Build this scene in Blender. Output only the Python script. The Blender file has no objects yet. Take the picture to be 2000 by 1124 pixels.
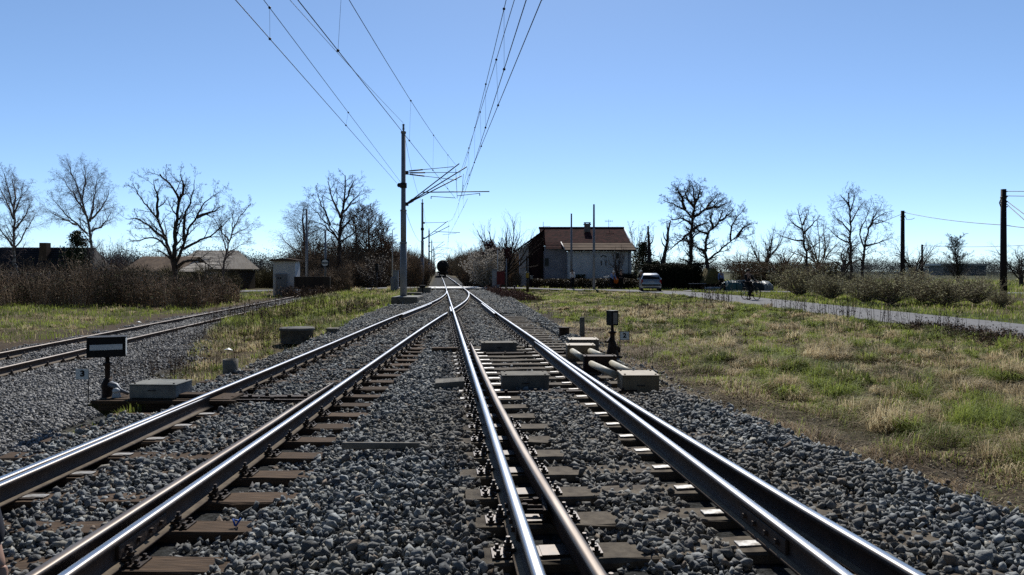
import bpy, bmesh, math, random
import numpy as np
from mathutils import Vector, Matrix

# ------------------------------------------------------------------ scene, camera, light
sc = bpy.context.scene
COL = sc.collection
H = 1.49            # lens height above the main rail tops (z = 0)
F = 1400.0          # focal length in pixels of a 2000 px wide frame
HY = 529.0          # horizon row

cd = bpy.data.cameras.new("camera")
cam = bpy.data.objects.new("camera", cd)
COL.objects.link(cam)
cam.location = (0, 0, H)
cam.rotation_euler = (math.radians(90), 0, 0)
cd.sensor_width = 36
cd.lens = F / 2000 * 36
cd.shift_y = -(562 - HY) / 2000
cd.clip_start = 0.05
cd.clip_end = 6000
sc.camera = cam

SUN_EL, SUN_AZ = 41.0, 3.0        # degrees; azimuth from +Y towards +X
world = bpy.data.worlds.new("World")
sc.world = world
world.use_nodes = True
wn = world.node_tree
bg = wn.nodes["Background"]
sky = wn.nodes.new("ShaderNodeTexSky")
sky.sky_type = 'NISHITA'
sky.sun_disc = False
sky.sun_elevation = math.radians(SUN_EL)
sky.sun_rotation = math.radians(SUN_AZ)
sky.air_density = 0.6
sky.dust_density = 0.08
sky.ozone_density = 4.0
sky.altitude = 100
gam = wn.nodes.new("ShaderNodeGamma"); gam.inputs[1].default_value = 0.85    # softens the step from zenith to horizon
wn.links.new(sky.outputs[0], gam.inputs[0])
tint = wn.nodes.new("ShaderNodeMix"); tint.data_type = 'RGBA'; tint.blend_type = 'MULTIPLY'; tint.inputs[0].default_value = 1
wn.links.new(gam.outputs[0], tint.inputs[6]); tint.inputs[7].default_value = (1.70, 1.86, 1.95, 1)
# added multiplier dims the sky away from the sun, cutting fill on camera-facing sides
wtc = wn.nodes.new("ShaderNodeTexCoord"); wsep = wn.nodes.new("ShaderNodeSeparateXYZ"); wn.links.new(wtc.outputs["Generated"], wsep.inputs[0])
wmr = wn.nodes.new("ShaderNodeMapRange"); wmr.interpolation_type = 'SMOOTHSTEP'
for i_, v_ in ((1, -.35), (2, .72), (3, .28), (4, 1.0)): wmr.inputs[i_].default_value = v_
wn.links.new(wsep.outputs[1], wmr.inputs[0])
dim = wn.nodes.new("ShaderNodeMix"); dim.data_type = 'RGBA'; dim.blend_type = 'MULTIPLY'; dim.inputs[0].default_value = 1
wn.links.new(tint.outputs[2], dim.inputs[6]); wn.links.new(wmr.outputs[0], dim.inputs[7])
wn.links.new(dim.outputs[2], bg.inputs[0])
bg.inputs[1].default_value = 0.1

sl = bpy.data.lights.new("sun", 'SUN')
sl.energy = 5.0
sl.angle = math.radians(0.5)
sl.color = (1.0, 0.955, 0.88)
sun = bpy.data.objects.new("sun", sl)
COL.objects.link(sun)
e, a = math.radians(SUN_EL), math.radians(SUN_AZ)
sdir = Vector((math.sin(a) * math.cos(e), math.cos(a) * math.cos(e), math.sin(e)))
sun.rotation_euler = (-sdir).to_track_quat('-Z', 'Y').to_euler()
sun.location = (0, 0, 30)

sc.view_settings.view_transform = 'Standard'
sc.view_settings.look = 'None'
sc.view_settings.exposure = 0.0
sc.view_settings.gamma = 1.0
sc.cycles.max_bounces = 5
sc.cycles.sample_clamp_direct = 1.6
sc.cycles.volume_bounces = 0
sc.cycles.use_denoising = False
sc.cycles.diffuse_bounces = 2
sc.cycles.glossy_bounces = 3
sc.cycles.transparent_max_bounces = 8

RNG = np.random.default_rng(11)
R_ = random.Random(5)

def P(px, py, Y):
    """point seen at pixel (px,py) of the 2000x1124 photograph at depth Y"""
    return Vector(((px - 1000) / F * Y, Y, H + (HY - py) / F * Y))
def PX(px, Y): return (px - 1000) / F * Y
def PZ(py, Y): return H + (HY - py) / F * Y

# ------------------------------------------------------------------ materials
MATS = {}
ALB = 0.80
def mat(name, c1, c2=None, rough=0.8, metal=0.0, scale=6.0, detail=4.0, bump=0.0, bscale=None,
        coord='Object', stretch=None, spec=0.2, island=0.0, attr=None, contrast=(0.35, 0.65), emis=None,
        transl=0.0, objrand=0.0):
    if name in MATS: return MATS[name]
    k_ = 1.0 if metal > .7 else ALB
    if not attr: c1 = tuple(x * k_ for x in c1)
    if c2 is not None and not attr: c2 = tuple(x * k_ for x in c2)
    m = bpy.data.materials.new(name); m.use_nodes = True
    nt = m.node_tree; N = nt.nodes; L = nt.links
    b = N["Principled BSDF"]
    b.inputs["Roughness"].default_value = rough
    b.inputs["Metallic"].default_value = metal
    b.inputs["Specular IOR Level"].default_value = spec
    tc = N.new("ShaderNodeTexCoord")
    vec = tc.outputs[coord]
    if stretch:
        mp = N.new("ShaderNodeMapping"); mp.inputs["Scale"].default_value = stretch
        L.new(vec, mp.inputs[0]); vec = mp.outputs[0]
    col = None
    if attr:
        at = N.new("ShaderNodeAttribute"); at.attribute_name = attr
        ml = N.new("ShaderNodeMix"); ml.data_type = 'RGBA'; ml.blend_type = 'MULTIPLY'; ml.inputs[0].default_value = 1
        L.new(at.outputs["Color"], ml.inputs[6]); ml.inputs[7].default_value = (k_, k_, k_, 1); col = ml.outputs[2]
    else:
        rgb = N.new("ShaderNodeRGB"); rgb.outputs[0].default_value = (*c1, 1); col = rgb.outputs[0]
    if c2 is not None:
        nz = N.new("ShaderNodeTexNoise"); nz.inputs["Scale"].default_value = scale; nz.inputs["Detail"].default_value = detail
        nz.inputs["Roughness"].default_value = 0.6
        L.new(vec, nz.inputs["Vector"])
        rp = N.new("ShaderNodeMapRange"); rp.inputs[1].default_value = contrast[0]; rp.inputs[2].default_value = contrast[1]
        L.new(nz.outputs[0], rp.inputs[0])
        mx = N.new("ShaderNodeMix"); mx.data_type = 'RGBA'
        L.new(rp.outputs[0], mx.inputs[0]); L.new(col, mx.inputs[6])
        if attr:
            mx.blend_type = 'MULTIPLY'
        mx.inputs[7].default_value = (*c2, 1)
        col = mx.outputs[2]
    if island or objrand:
        if island:
            g = N.new("ShaderNodeNewGeometry"); rnd = g.outputs["Random Per Island"]; amt = island
        else:
            g = N.new("ShaderNodeObjectInfo"); rnd = g.outputs["Random"]; amt = objrand
        mr = N.new("ShaderNodeMapRange"); mr.inputs[3].default_value = 1 - amt; mr.inputs[4].default_value = 1 + amt
        L.new(rnd, mr.inputs[0])
        hs = N.new("ShaderNodeHueSaturation")
        L.new(col, hs.inputs["Color"]); L.new(mr.outputs[0], hs.inputs["Value"])
        col = hs.outputs[0]
    L.new(col, b.inputs["Base Color"])
    if bump:
        n2 = N.new("ShaderNodeTexNoise"); n2.inputs["Scale"].default_value = bscale or scale * 3; n2.inputs["Detail"].default_value = 5
        L.new(vec, n2.inputs["Vector"])
        bp = N.new("ShaderNodeBump"); bp.inputs["Strength"].default_value = bump; bp.inputs["Distance"].default_value = 0.02
        L.new(n2.outputs[0], bp.inputs["Height"]); L.new(bp.outputs[0], b.inputs["Normal"])
    if emis:
        b.inputs["Emission Color"].default_value = (*emis[:3], 1); b.inputs["Emission Strength"].default_value = emis[3]
    if transl:
        tr = N.new("ShaderNodeBsdfTranslucent"); L.new(col, tr.inputs[0])
        ms = N.new("ShaderNodeMixShader"); ms.inputs[0].default_value = transl
        L.new(b.outputs[0], ms.inputs[1]); L.new(tr.outputs[0], ms.inputs[2])
        L.new(ms.outputs[0], N["Material Output"].inputs[0])
    MATS[name] = m
    return m

# ------------------------------------------------------------------ object helpers
def tag(o, label=None, cat=None, group=None, kind=None):
    if label: o["label"] = label
    if cat: o["category"] = cat
    if group: o["group"] = group
    if kind: o["kind"] = kind
    return o
def empty(name, loc, label, cat, group=None, rz=0.0):
    o = bpy.data.objects.new(name, None); COL.objects.link(o)
    o.location = loc; o.rotation_euler = (0, 0, rz); o.empty_display_size = 0.2
    return tag(o, label, cat, group)
def link(name, me, parent=None):
    o = bpy.data.objects.new(name, me); COL.objects.link(o)
    if parent: o.parent = parent
    return o
def copy_tree(o, parent=None):
    c = o.copy(); COL.objects.link(c)
    if parent: c.parent = parent
    for ch in list(o.children): copy_tree(ch, c)
    return c

class MB:
    """collects polygons; build() links them as one mesh object"""
    def __init__(s): s.v = []; s.f = []; s.m = []; s.sm = []
    def add(s, vs, fs, mi=0, smooth=False):
        b = len(s.v); s.v.extend([tuple(v) for v in vs])
        for f in fs: s.f.append([b + i for i in f]); s.m.append(mi); s.sm.append(smooth)
        return s
    def box(s, c, d, mi=0, rz=0.0, bev=0.0, M=None, taper=None):
        x, y, z = d[0] / 2, d[1] / 2, d[2] / 2
        tx, ty = taper or (1, 1)
        if bev > 0:
            bm = bmesh.new(); bmesh.ops.create_cube(bm, size=1)
            for v in bm.verts:
                k = (tx, ty) if v.co.z > 0 else (1, 1)
                v.co = Vector((v.co.x * d[0] * k[0], v.co.y * d[1] * k[1], v.co.z * d[2]))
            bmesh.ops.bevel(bm, geom=bm.edges[:], offset=bev, segments=1, affect='EDGES')
            bm.verts.ensure_lookup_table()
            vs = [v.co.copy() for v in bm.verts]; fs = [[v.index for v in f.verts] for f in bm.faces]; bm.free()
        else:
            vs = [Vector((sx * x * (tx if sz > 0 else 1), sy * y * (ty if sz > 0 else 1), sz * z)) for sz in (-1, 1) for sy in (-1, 1) for sx in (-1, 1)]
            fs = [(0, 2, 3, 1), (4, 5, 7, 6), (0, 1, 5, 4), (2, 6, 7, 3), (0, 4, 6, 2), (1, 3, 7, 5)]
        R = Matrix.Rotation(rz, 3, 'Z')
        vs = [Vector(c) + R @ v for v in vs]
        if M: vs = [M @ v for v in vs]
        return s.add(vs, fs, mi)
    def tube(s, pts, rad, n=8, mi=0, caps=True, smooth=True):
        pts = [Vector(p) for p in pts]
        if not hasattr(rad, '__len__'): rad = [rad] * len(pts)
        vs, fs = [], []
        up = None
        for i, p in enumerate(pts):
            t = (pts[min(i + 1, len(pts) - 1)] - pts[max(i - 1, 0)]).normalized()
            if up is None:
                up = Vector((0, 0, 1)) if abs(t.z) < .9 else Vector((0, 1, 0))
            u = t.cross(up)
            if u.length < 1e-4: u = t.cross(Vector((1, 0, 0)))
            u.normalize(); w = u.cross(t).normalized(); up = w
            for k in range(n):
                A = 2 * math.pi * k / n
                vs.append(p + (u * math.cos(A) + w * math.sin(A)) * rad[i])
        m = len(pts)
        for i in range(m - 1):
            for k in range(n):
                k2 = (k + 1) % n
                fs.append((i * n + k, i * n + k2, (i + 1) * n + k2, (i + 1) * n + k))
        s.add(vs, fs, mi, smooth)
        if caps:
            s.add([vs[k] for k in range(n)], [tuple(range(n))[::-1]], mi)
            s.add([vs[(m - 1) * n + k] for k in range(n)], [tuple(range(n))], mi)
        return s
    def cyl(s, c, r, h, n=16, mi=0, r2=None, axis='Z', smooth=True):
        c = Vector(c); ax = {'X': Vector((1, 0, 0)), 'Y': Vector((0, 1, 0)), 'Z': Vector((0, 0, 1))}[axis]
        return s.tube([c, c + ax * h], [r, r if r2 is None else r2], n, mi, True, smooth)
    def lathe(s, prof, c=(0, 0, 0), n=20, mi=0, smooth=True):
        vs, fs = [], []
        for (r, z) in prof:
            for k in range(n):
                A = 2 * math.pi * k / n
                vs.append((c[0] + r * math.cos(A), c[1] + r * math.sin(A), c[2] + z))
        for i in range(len(prof) - 1):
            for k in range(n):
                k2 = (k + 1) % n
                fs.append((i * n + k, i * n + k2, (i + 1) * n + k2, (i + 1) * n + k))
        s.add(vs, fs, mi, smooth)
        s.add([vs[(len(prof) - 1) * n + k] for k in range(n)], [tuple(range(n))], mi)
        return s
    def prism(s, poly, y0, y1, mi=0, plane='XZ'):
        n = len(poly)
        if plane == 'XZ': vs = [(p[0], y0, p[1]) for p in poly] + [(p[0], y1, p[1]) for p in poly]
        elif plane == 'YZ': vs = [(y0, p[0], p[1]) for p in poly] + [(y1, p[0], p[1]) for p in poly]
        else: vs = [(p[0], p[1], y0) for p in poly] + [(p[0], p[1], y1) for p in poly]
        fs = [tuple(range(n)), tuple(range(2 * n - 1, n - 1, -1))]
        fs += [(i, (i + 1) % n, n + (i + 1) % n, n + i) for i in range(n)]
        return s.add(vs, fs, mi)
    def sphere(s, c, r, n=10, m=7, mi=0, sc3=(1, 1, 1)):
        prof = []
        vs, fs = [], []
        for i in range(m + 1):
            th = math.pi * i / m
            for k in range(n):
                A = 2 * math.pi * k / n
                vs.append((c[0] + r * sc3[0] * math.sin(th) * math.cos(A), c[1] + r * sc3[1] * math.sin(th) * math.sin(A), c[2] - r * sc3[2] * math.cos(th)))
        for i in range(m):
            for k in range(n):
                k2 = (k + 1) % n
                fs.append((i * n + k, i * n + k2, (i + 1) * n + k2, (i + 1) * n + k))
        return s.add(vs, fs, mi, True)
    def mesh(s, name, mats):
        me = bpy.data.meshes.new(name)
        me.from_pydata(s.v, [], s.f)
        for m in (mats if isinstance(mats, (list, tuple)) else [mats]): me.materials.append(m)
        me.polygons.foreach_set('material_index', s.m)
        me.polygons.foreach_set('use_smooth', s.sm)
        bm = bmesh.new(); bm.from_mesh(me)
        bmesh.ops.remove_doubles(bm, verts=bm.verts, dist=1e-5)
        bmesh.ops.recalc_face_normals(bm, faces=bm.faces)
        bm.to_mesh(me); bm.free()
        me.update(); return me
    def build(s, name, mats, parent=None):
        return link(name, s.mesh(name, mats), parent)

def np_mesh(name, V, faces, mats, col=None, smooth=False, mi=None):
    """faces: list of (k,n) int arrays"""
    me = bpy.data.meshes.new(name)
    V = np.asarray(V, np.float32)
    me.vertices.add(len(V)); me.vertices.foreach_set('co', V.ravel())
    li = np.concatenate([f.ravel() for f in faces]).astype(np.int32)
    tot = np.concatenate([np.full(len(f), f.shape[1], np.int32) for f in faces])
    st = np.concatenate([[0], np.cumsum(tot)[:-1]]).astype(np.int32)
    me.loops.add(len(li)); me.loops.foreach_set('vertex_index', li)
    me.polygons.add(len(tot)); me.polygons.foreach_set('loop_start', st)
    if smooth: me.polygons.foreach_set('use_smooth', np.ones(len(tot), bool))
    for m in (mats if isinstance(mats, (list, tuple)) else [mats]): me.materials.append(m)
    if mi is not None: me.polygons.foreach_set('material_index', np.asarray(mi, np.int32))
    if col is not None:
        ca = me.color_attributes.new('Col', 'FLOAT_COLOR', 'POINT')
        c4 = np.ones((len(V), 4), np.float32); c4[:, :3] = col
        ca.data.foreach_set('color', c4.ravel())
    me.update(calc_edges=True)
    return me

# ------------------------------------------------------------------ noise and maths
_perm = np.random.default_rng(3).random((256, 256))
def vnoise(x, y):
    x = np.asarray(x, float); y = np.asarray(y, float)
    xi = np.floor(x).astype(int); yi = np.floor(y).astype(int)
    fx = x - xi; fy = y - yi
    fx = fx * fx * (3 - 2 * fx); fy = fy * fy * (3 - 2 * fy)
    g = lambda i, j: _perm[i % 256, j % 256]
    return (g(xi, yi) * (1 - fx) + g(xi + 1, yi) * fx) * (1 - fy) + (g(xi, yi + 1) * (1 - fx) + g(xi + 1, yi + 1) * fx) * fy
def fbm(x, y, o=3):
    s = 0; a = .5; t = 0
    for i in range(o):
        s = s + a * vnoise(x * 2 ** i + 17.3 * i, y * 2 ** i + 5.1 * i); t += a; a *= .5
    return s / t
def sstep(a, b, x):
    t = np.clip((np.asarray(x, float) - a) / (b - a), 0, 1); return t * t * (3 - 2 * t)

# ------------------------------------------------------------------ track geometry (plan)
_gy = np.array([2.0, 3.5, 5.6, 11.18, 18.48, 23, 27.0, 32.6, 37, 42.6, 48, 54, 400])
_gv = np.array([4.24, 4.11, 3.92, 3.36, 2.60, 2.08, 1.60, 1.02, .64, .30, .08, 0, 0])
_fy = np.arange(0, 120, .25)
_g = np.interp(_fy, _gy, _gv)
_k = np.ones(17) / 17
_g2 = np.convolve(np.pad(_g, 8, mode='edge'), _k, mode='valid'); _g2[:14] = np.interp(_fy[:14], _gy, _gv)
def gapL(Y): return np.interp(Y, _fy, _g2)
def bend(Y): return -1.6e-5 * np.clip(np.asarray(Y, float) - 66, 0, 400) ** 2
def mainX(o, Y): return o - .1 * np.asarray(Y, float) + bend(Y)
OC, OD = .487, 2.001
def xC(Y): return mainX(OC, Y)
def xD(Y): return mainX(OD, Y)
def zLt(Y): return np.interp(Y, [4, 8, 12, 18, 24, 27], [-.172, -.158, -.13, -.075, -.012, 0])
def xA(Y): return xC(Y) - gapL(Y) * 1.0
def xB(Y): return xD(Y) - gapL(Y) * 1.0
_c2y = [2.5, 3.506, 5.28, 6.3, 8.28, 10.33, 15.1]; _c2g = [.36, .304, .23, .197, .165, .150, .142]
def xC2(Y): return xC(Y) + np.interp(Y, _c2y, _c2g)
_d2y = [2.5, 3.53, 4.7, 6.86, 9, 11.6, 15.5]; _d2g = [.42, .354, .285, .2, .125, .082, .074]
def xD2(Y): return xD(Y) + np.interp(Y, _d2y, _d2g)
def xB2(Y): return xB(Y) - np.interp(Y, [3, 4, 7.3, 10.5], [.19, .175, .155, .150])
def xA2(Y): return xA(Y) - np.interp(Y, [3, 4.5, 7, 9.6], [.15, .12, .09, .074])
def xS1(Y): return -9.77 - .115 * np.asarray(Y, float)
def xS2(Y): return -8.26 - .115 * np.asarray(Y, float)
ZS = -.37

# ------------------------------------------------------------------ ground shape
ROAD = [(14.6, 2), (14.3, 18), (13.8, 35), (13.5, 48), (12.6, 56), (10.2, 61), (6.5, 63.2), (1, 64), (-6, 64.5), (-14, 64.6), (-19, 62.5), (-24, 57), (-34, 52), (-60, 46)]
SIDE = [(14.6, 60), (20, 57.5), (30, 55), (60, 51)]
def polydist(X, Y, pl):
    best = np.full(np.shape(X), 1e9)
    for (a, b) in zip(pl[:-1], pl[1:]):
        ax, ay = a; bx, by = b
        dx, dy = bx - ax, by - ay; l2 = dx * dx + dy * dy
        t = np.clip(((X - ax) * dx + (Y - ay) * dy) / l2, 0, 1)
        d = np.hypot(X - ax - t * dx, Y - ay - t * dy)
        best = np.minimum(best, d)
    return best
def roadz(X, Y):
    # level with the rails at the crossing, a little lower elsewhere
    t = sstep(4.5, 11, np.abs(np.asarray(X) + .1 * np.asarray(Y) - 1.25))
    return -.012 * (1 - t) + (-.16) * t
def bedL(Y): return xA(Y) - .95 - 1.1 * sstep(14, 34, Y) * (1 - sstep(50, 62, Y)) - 1.0 * sstep(62, 70, Y)
def bedR(Y): return mainX(np.interp(Y, [2, 3, 5, 7, 9, 12, 20, 30, 46, 66, 75], [4.2, 4.1, 3.85, 3.6, 3.3, 3.2, 3.4, 3.8, 4.4, 4.4, 4.1]), Y)
def gh(X, Y, fine=True):
    X = np.asarray(X, float); Y = np.asarray(Y, float)
    bl, br = bedL(Y), bedR(Y)
    tl = np.clip((xC(Y) - .7 - X) / np.maximum(xC(Y) - .7 - xB(Y) - .6, .3), 0, 1)
    bed = -.235 + zLt(Y) * np.where(Y < 54, tl, 0)
    left = -.56 + .1 * sstep(-12, -18, X + .115 * Y) + .06 * sstep(14, 25, Y)
    isl = sstep(14, 24, Y) * sstep(0.2, 1.2, X - xS2(Y)) * sstep(0, 1.0, bl - X)
    left = left + .18 * isl
    right = -.47 + .10 * sstep(1.0, 6.5, X - br) + .12 * sstep(9.6, 11.6, X)
    right = right + ((fbm(X * .9, Y * .9) - .5) * .18 + (fbm(X * 2.1 + 7, Y * 2.1) - .5) * .16) * sstep(.6, 2.4, X - br) * (1 - sstep(9, 12, X))
    left = left + (fbm(X * .8 + 40, Y * .8) - .5) * .1 * sstep(.2, 1.5, bl - X)
    zl = np.maximum(left, bed - .55 * np.clip(bl - X, 0, None))
    zr = np.maximum(right, bed - .5 * np.clip(X - br, 0, None))
    z = np.where(X < bl, zl, np.where(X > br, zr, bed))
    far = sstep(66, 110, Y)
    outer = np.where(X < bl, z * (1 - far) + far * np.maximum(-.3, bed - .4 * np.clip(bl - X, 0, None)), z)
    z = np.where(X > br, z * (1 - far) + far * np.maximum(-.3, bed - .4 * np.clip(X - br, 0, None)), outer)
    # hollow in front of the mast foundation
    z = z - .30 * sstep(-7.6, -6.9, X) * (1 - sstep(-5.3, -4.7, X)) * sstep(34.3, 36.0, Y) * (1 - sstep(38.4, 38.9, Y))
    # level crossing approach and roads
    d = np.minimum(polydist(X, Y, ROAD), 1e9)
    w = 1 - sstep(1.75, 3.2, d)
    z = z * (1 - w) + (roadz(X, Y) - .05) * w
    d2 = polydist(X, Y, SIDE); w2 = 1 - sstep(1.4, 2.6, d2)
    z = z * (1 - w2) + (-.21) * w2
    # soil stays low under the crossing planks and rails
    return z
# ------------------------------------------------------------------ ground, roads
m_ground = mat('ground_soil', (1, 1, 1), (.28, .28, .25), rough=.95, scale=26, detail=10, bump=1.0, bscale=40, attr='Col', spec=.1, contrast=(.38, .6))
m_asphalt = mat('old_asphalt', (.27, .27, .275), (.20, .20, .205), rough=.95, scale=3, detail=8, bump=.15, bscale=60, spec=.15)
m_plank = mat('crossing_concrete', (.85, .85, .83), (.68, .68, .67), rough=.55, scale=5, detail=6, bump=.1)

def smax(v, lo, hi): return np.clip((v - lo) / (hi - lo), 0, 1)
def green_mask(X, Y): return sstep(.40, .58, fbm(X * .35 + 9, Y * .35 + 3, 4))
def lgr(Y):  # right limit of the pale gravel beside the siding
    return np.interp(Y, [0, 6, 10, 12, 14, 18, 23, 30, 60], [-4.9, -4.95, -5.3, -5.7, -6.6, -7.9, -9.3, -10.9, -14.4])
def zones(X, Y):
    """weights: ballast, gravel, soil"""
    bl, br = bedL(Y), bedR(Y)
    nz = (fbm(X * 1.3, Y * 1.3) - .5)
    ballast = smax(X - bl + nz * .7, -.25, .1) * smax(br - X + nz * .9, -.35, .1)
    ballast = np.where(Y > 66, smax(X - bl, 0, .5) * smax(br - X, 0, .5), ballast)
    gravel = smax(lgr(Y) - X + nz * 1.6, -.35, .35) * smax(X - (xS1(Y) - .7) + nz * 1.6, -.35, .35) * (1 - sstep(50, 55, Y))
    gravel = gravel * (1 - ballast)
    return ballast, gravel
def ground_color(X, Y):
    b, g = zones(X, Y)
    bl, br = bedL(Y), bedR(Y)
    straw = np.array([.24, .185, .105]); green = np.array([.15, .14, .055]); soil = np.array([.105, .08, .055]); dark = np.array([.05, .042, .03])
    gm = green_mask(X, Y)[..., None]
    c = straw * (1 - gm) + green * gm
    n2 = sstep(.5, .66, fbm(X * .9 + 31, Y * .9 + 8, 3))[..., None]
    c = c * (1 - .5 * n2) + soil * .5 * n2
    # bare strip along the shoulders
    wr = (1 - sstep(.7, 2.9, X - br + (fbm(X * .7, Y * .7 + 50) - .5) * 2.2)) * (X > br - .6) * (1 - sstep(60, 70, Y))
    c = c * (1 - wr[..., None]) + soil * .85 * wr[..., None]
    ls = smax(xS1(Y) - X, .2, .6) * (1 - smax(xS1(Y) - X + (fbm(X * .6, Y * .6) - .5) * 2, 1.6, 2.8)) * (Y < 60)
    c = c * (1 - ls[..., None]) + np.array([.15, .11, .075]) * ls[..., None]
    li = smax(X - lgr(Y), 0, .6) * smax(bl - X, 0, .3) * (1 - sstep(16, 22, Y))
    c = c * (1 - .7 * li[..., None]) + np.array([.16, .12, .07]) * .7 * li[..., None]
    # verge grass is lush beside the road and in the far field
    d = polydist(X, Y, ROAD)
    vg = (sstep(1.6, 2.0, d) * (1 - sstep(3.5, 6, d)) * ((X > 14.3) | (X < -20))) * (Y > 8)
    c = c * (1 - .8 * vg[..., None]) + np.array([.10, .15, .028]) * .8 * vg[..., None]
    ff = sstep(30, 44, X) * sstep(30, 60, Y)
    c = c * (1 - .7 * ff[..., None]) + np.array([.10, .125, .045]) * .7 * ff[..., None]
    c = c * (1 - b[..., None]) + np.array([.055, .058, .06]) * b[..., None]
    c = c * (1 - g[..., None]) + np.array([.125, .125, .125]) * g[..., None]
    return np.clip(c, .01, 1)

def geo(a, b, s0, k):
    out = [a]
    s = s0
    while out[-1] < b:
        out.append(out[-1] + s); s *= k
    return np.array(out)
ys = np.concatenate([np.arange(-40, -2, 4), np.arange(-2, 1.5, .5), np.arange(1.5, 34, .16), geo(34, 1400, .2, 1.05)])
xr = np.concatenate([np.arange(0, 17, .16), geo(17, 1500, .2, 1.075)])
xs = np.concatenate([-xr[:0:-1], xr])
GX, GY = np.meshgrid(xs, ys)
GZ = gh(GX, GY)
GZ = GZ + (fbm(GX * 2.2, GY * 2.2) - .5) * .035 * (np.abs(GX) < 40)
nx, ny = len(xs), len(ys)
idx = np.arange(nx * ny).reshape(ny, nx)
quads = np.stack([idx[:-1, :-1], idx[:-1, 1:], idx[1:, 1:], idx[1:, :-1]], -1).reshape(-1, 4)
V = np.stack([GX, GY, GZ], -1).reshape(-1, 3)
g_o = link('ground', np_mesh('ground', V, [quads], m_ground, col=ground_color(GX, GY).reshape(-1, 3), smooth=True))
tag(g_o, kind='structure')

def ribbon(pl, w, zf, dz, step=.6, thick=.0):
    pts = []
    for (a, b) in zip(pl[:-1], pl[1:]):
        a = np.array(a, float); b = np.array(b, float); n = max(2, int(np.linalg.norm(b - a) / step))
        for i in range(n): pts.append(a + (b - a) * i / n)
    pts.append(np.array(pl[-1], float)); pts = np.array(pts)
    for _ in range(12): pts[1:-1] = (pts[:-2] + pts[2:] + 2 * pts[1:-1]) / 4
    t = np.gradient(pts, axis=0); t /= np.linalg.norm(t, axis=1)[:, None]
    nrm = np.stack([-t[:, 1], t[:, 0]], 1)
    K = 7
    rows = []
    for k in range(K):
        u = (k / (K - 1) - .5) * w
        wob = (fbm(pts[:, 0] * .8 + k, pts[:, 1] * .8) - .5) * (.35 if k in (0, K - 1) else 0)
        q = pts + nrm * (u + wob)[:, None]
        rows.append(np.column_stack([q, zf(q[:, 0], q[:, 1]) + dz - (.03 if k in (0, K - 1) else 0)]))
    V = np.stack(rows, 1); n = len(pts)
    id_ = np.arange(n * K).reshape(n, K)
    q = np.stack([id_[:-1, :-1], id_[:-1, 1:], id_[1:, 1:], id_[1:, :-1]], -1).reshape(-1, 4)
    return V.reshape(-1, 3), q
v_, q_ = ribbon(ROAD, 3.8, roadz, 0)
tag(link('road', np_mesh('road', v_, [q_], m_asphalt, smooth=True)), kind='structure')
v_, q_ = ribbon(SIDE, 3.0, lambda x, y: np.full(np.shape(x), -.16), 0)
tag(link('side_road', np_mesh('side_road', v_, [q_], m_asphalt, smooth=True)), kind='structure')

# level crossing deck: slabs between and beside the rails
cx = empty('crossing_deck', (float(mainX(1.244, 64)), 64, -.02), 'pale concrete deck of the level crossing laid between the rails', 'level crossing', rz=math.atan(.1))
for (x0, x1) in ((-.68, .68), (-2.3, -.83), (.83, 2.3)):
    b = MB()
    for k in range(3): b.box(((x0 + x1) / 2, -2.0 + 2.0 * k, 0), (x1 - x0, 1.96, .05), bev=.008)
    b.build('deck_slab', m_plank, cx)

# ------------------------------------------------------------------ rails
m_steel = mat('polished_rail_head', (.48, .49, .51), (.30, .295, .29), rough=.31, metal=1.0, scale=8, detail=6, stretch=(1, .08, 1), contrast=(.3, .7))
m_rust = mat('rusty_rail_side', (.10, .062, .042), (.055, .038, .03), rough=.75, scale=9, detail=6, bump=.25, spec=.3)
m_foot = mat('dusty_rail_foot', (.24, .19, .13), (.14, .105, .075), rough=.85, scale=9, detail=5, bump=.2)
m_dull = mat('dull_rail_head', (.22, .19, .165), (.13, .10, .08), rough=.5, metal=.55, scale=8, detail=6, stretch=(1, .1, 1))
m_edge = mat('worn_head_edge', (.26, .235, .215), (.15, .125, .105), rough=.48, metal=.7, scale=10, detail=6, stretch=(1, .1, 1))
m_iron = mat('dark_oiled_iron', (.045, .036, .032), (.025, .022, .022), rough=.5, metal=.3, scale=20, detail=5, bump=.3, spec=.5)

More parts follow.
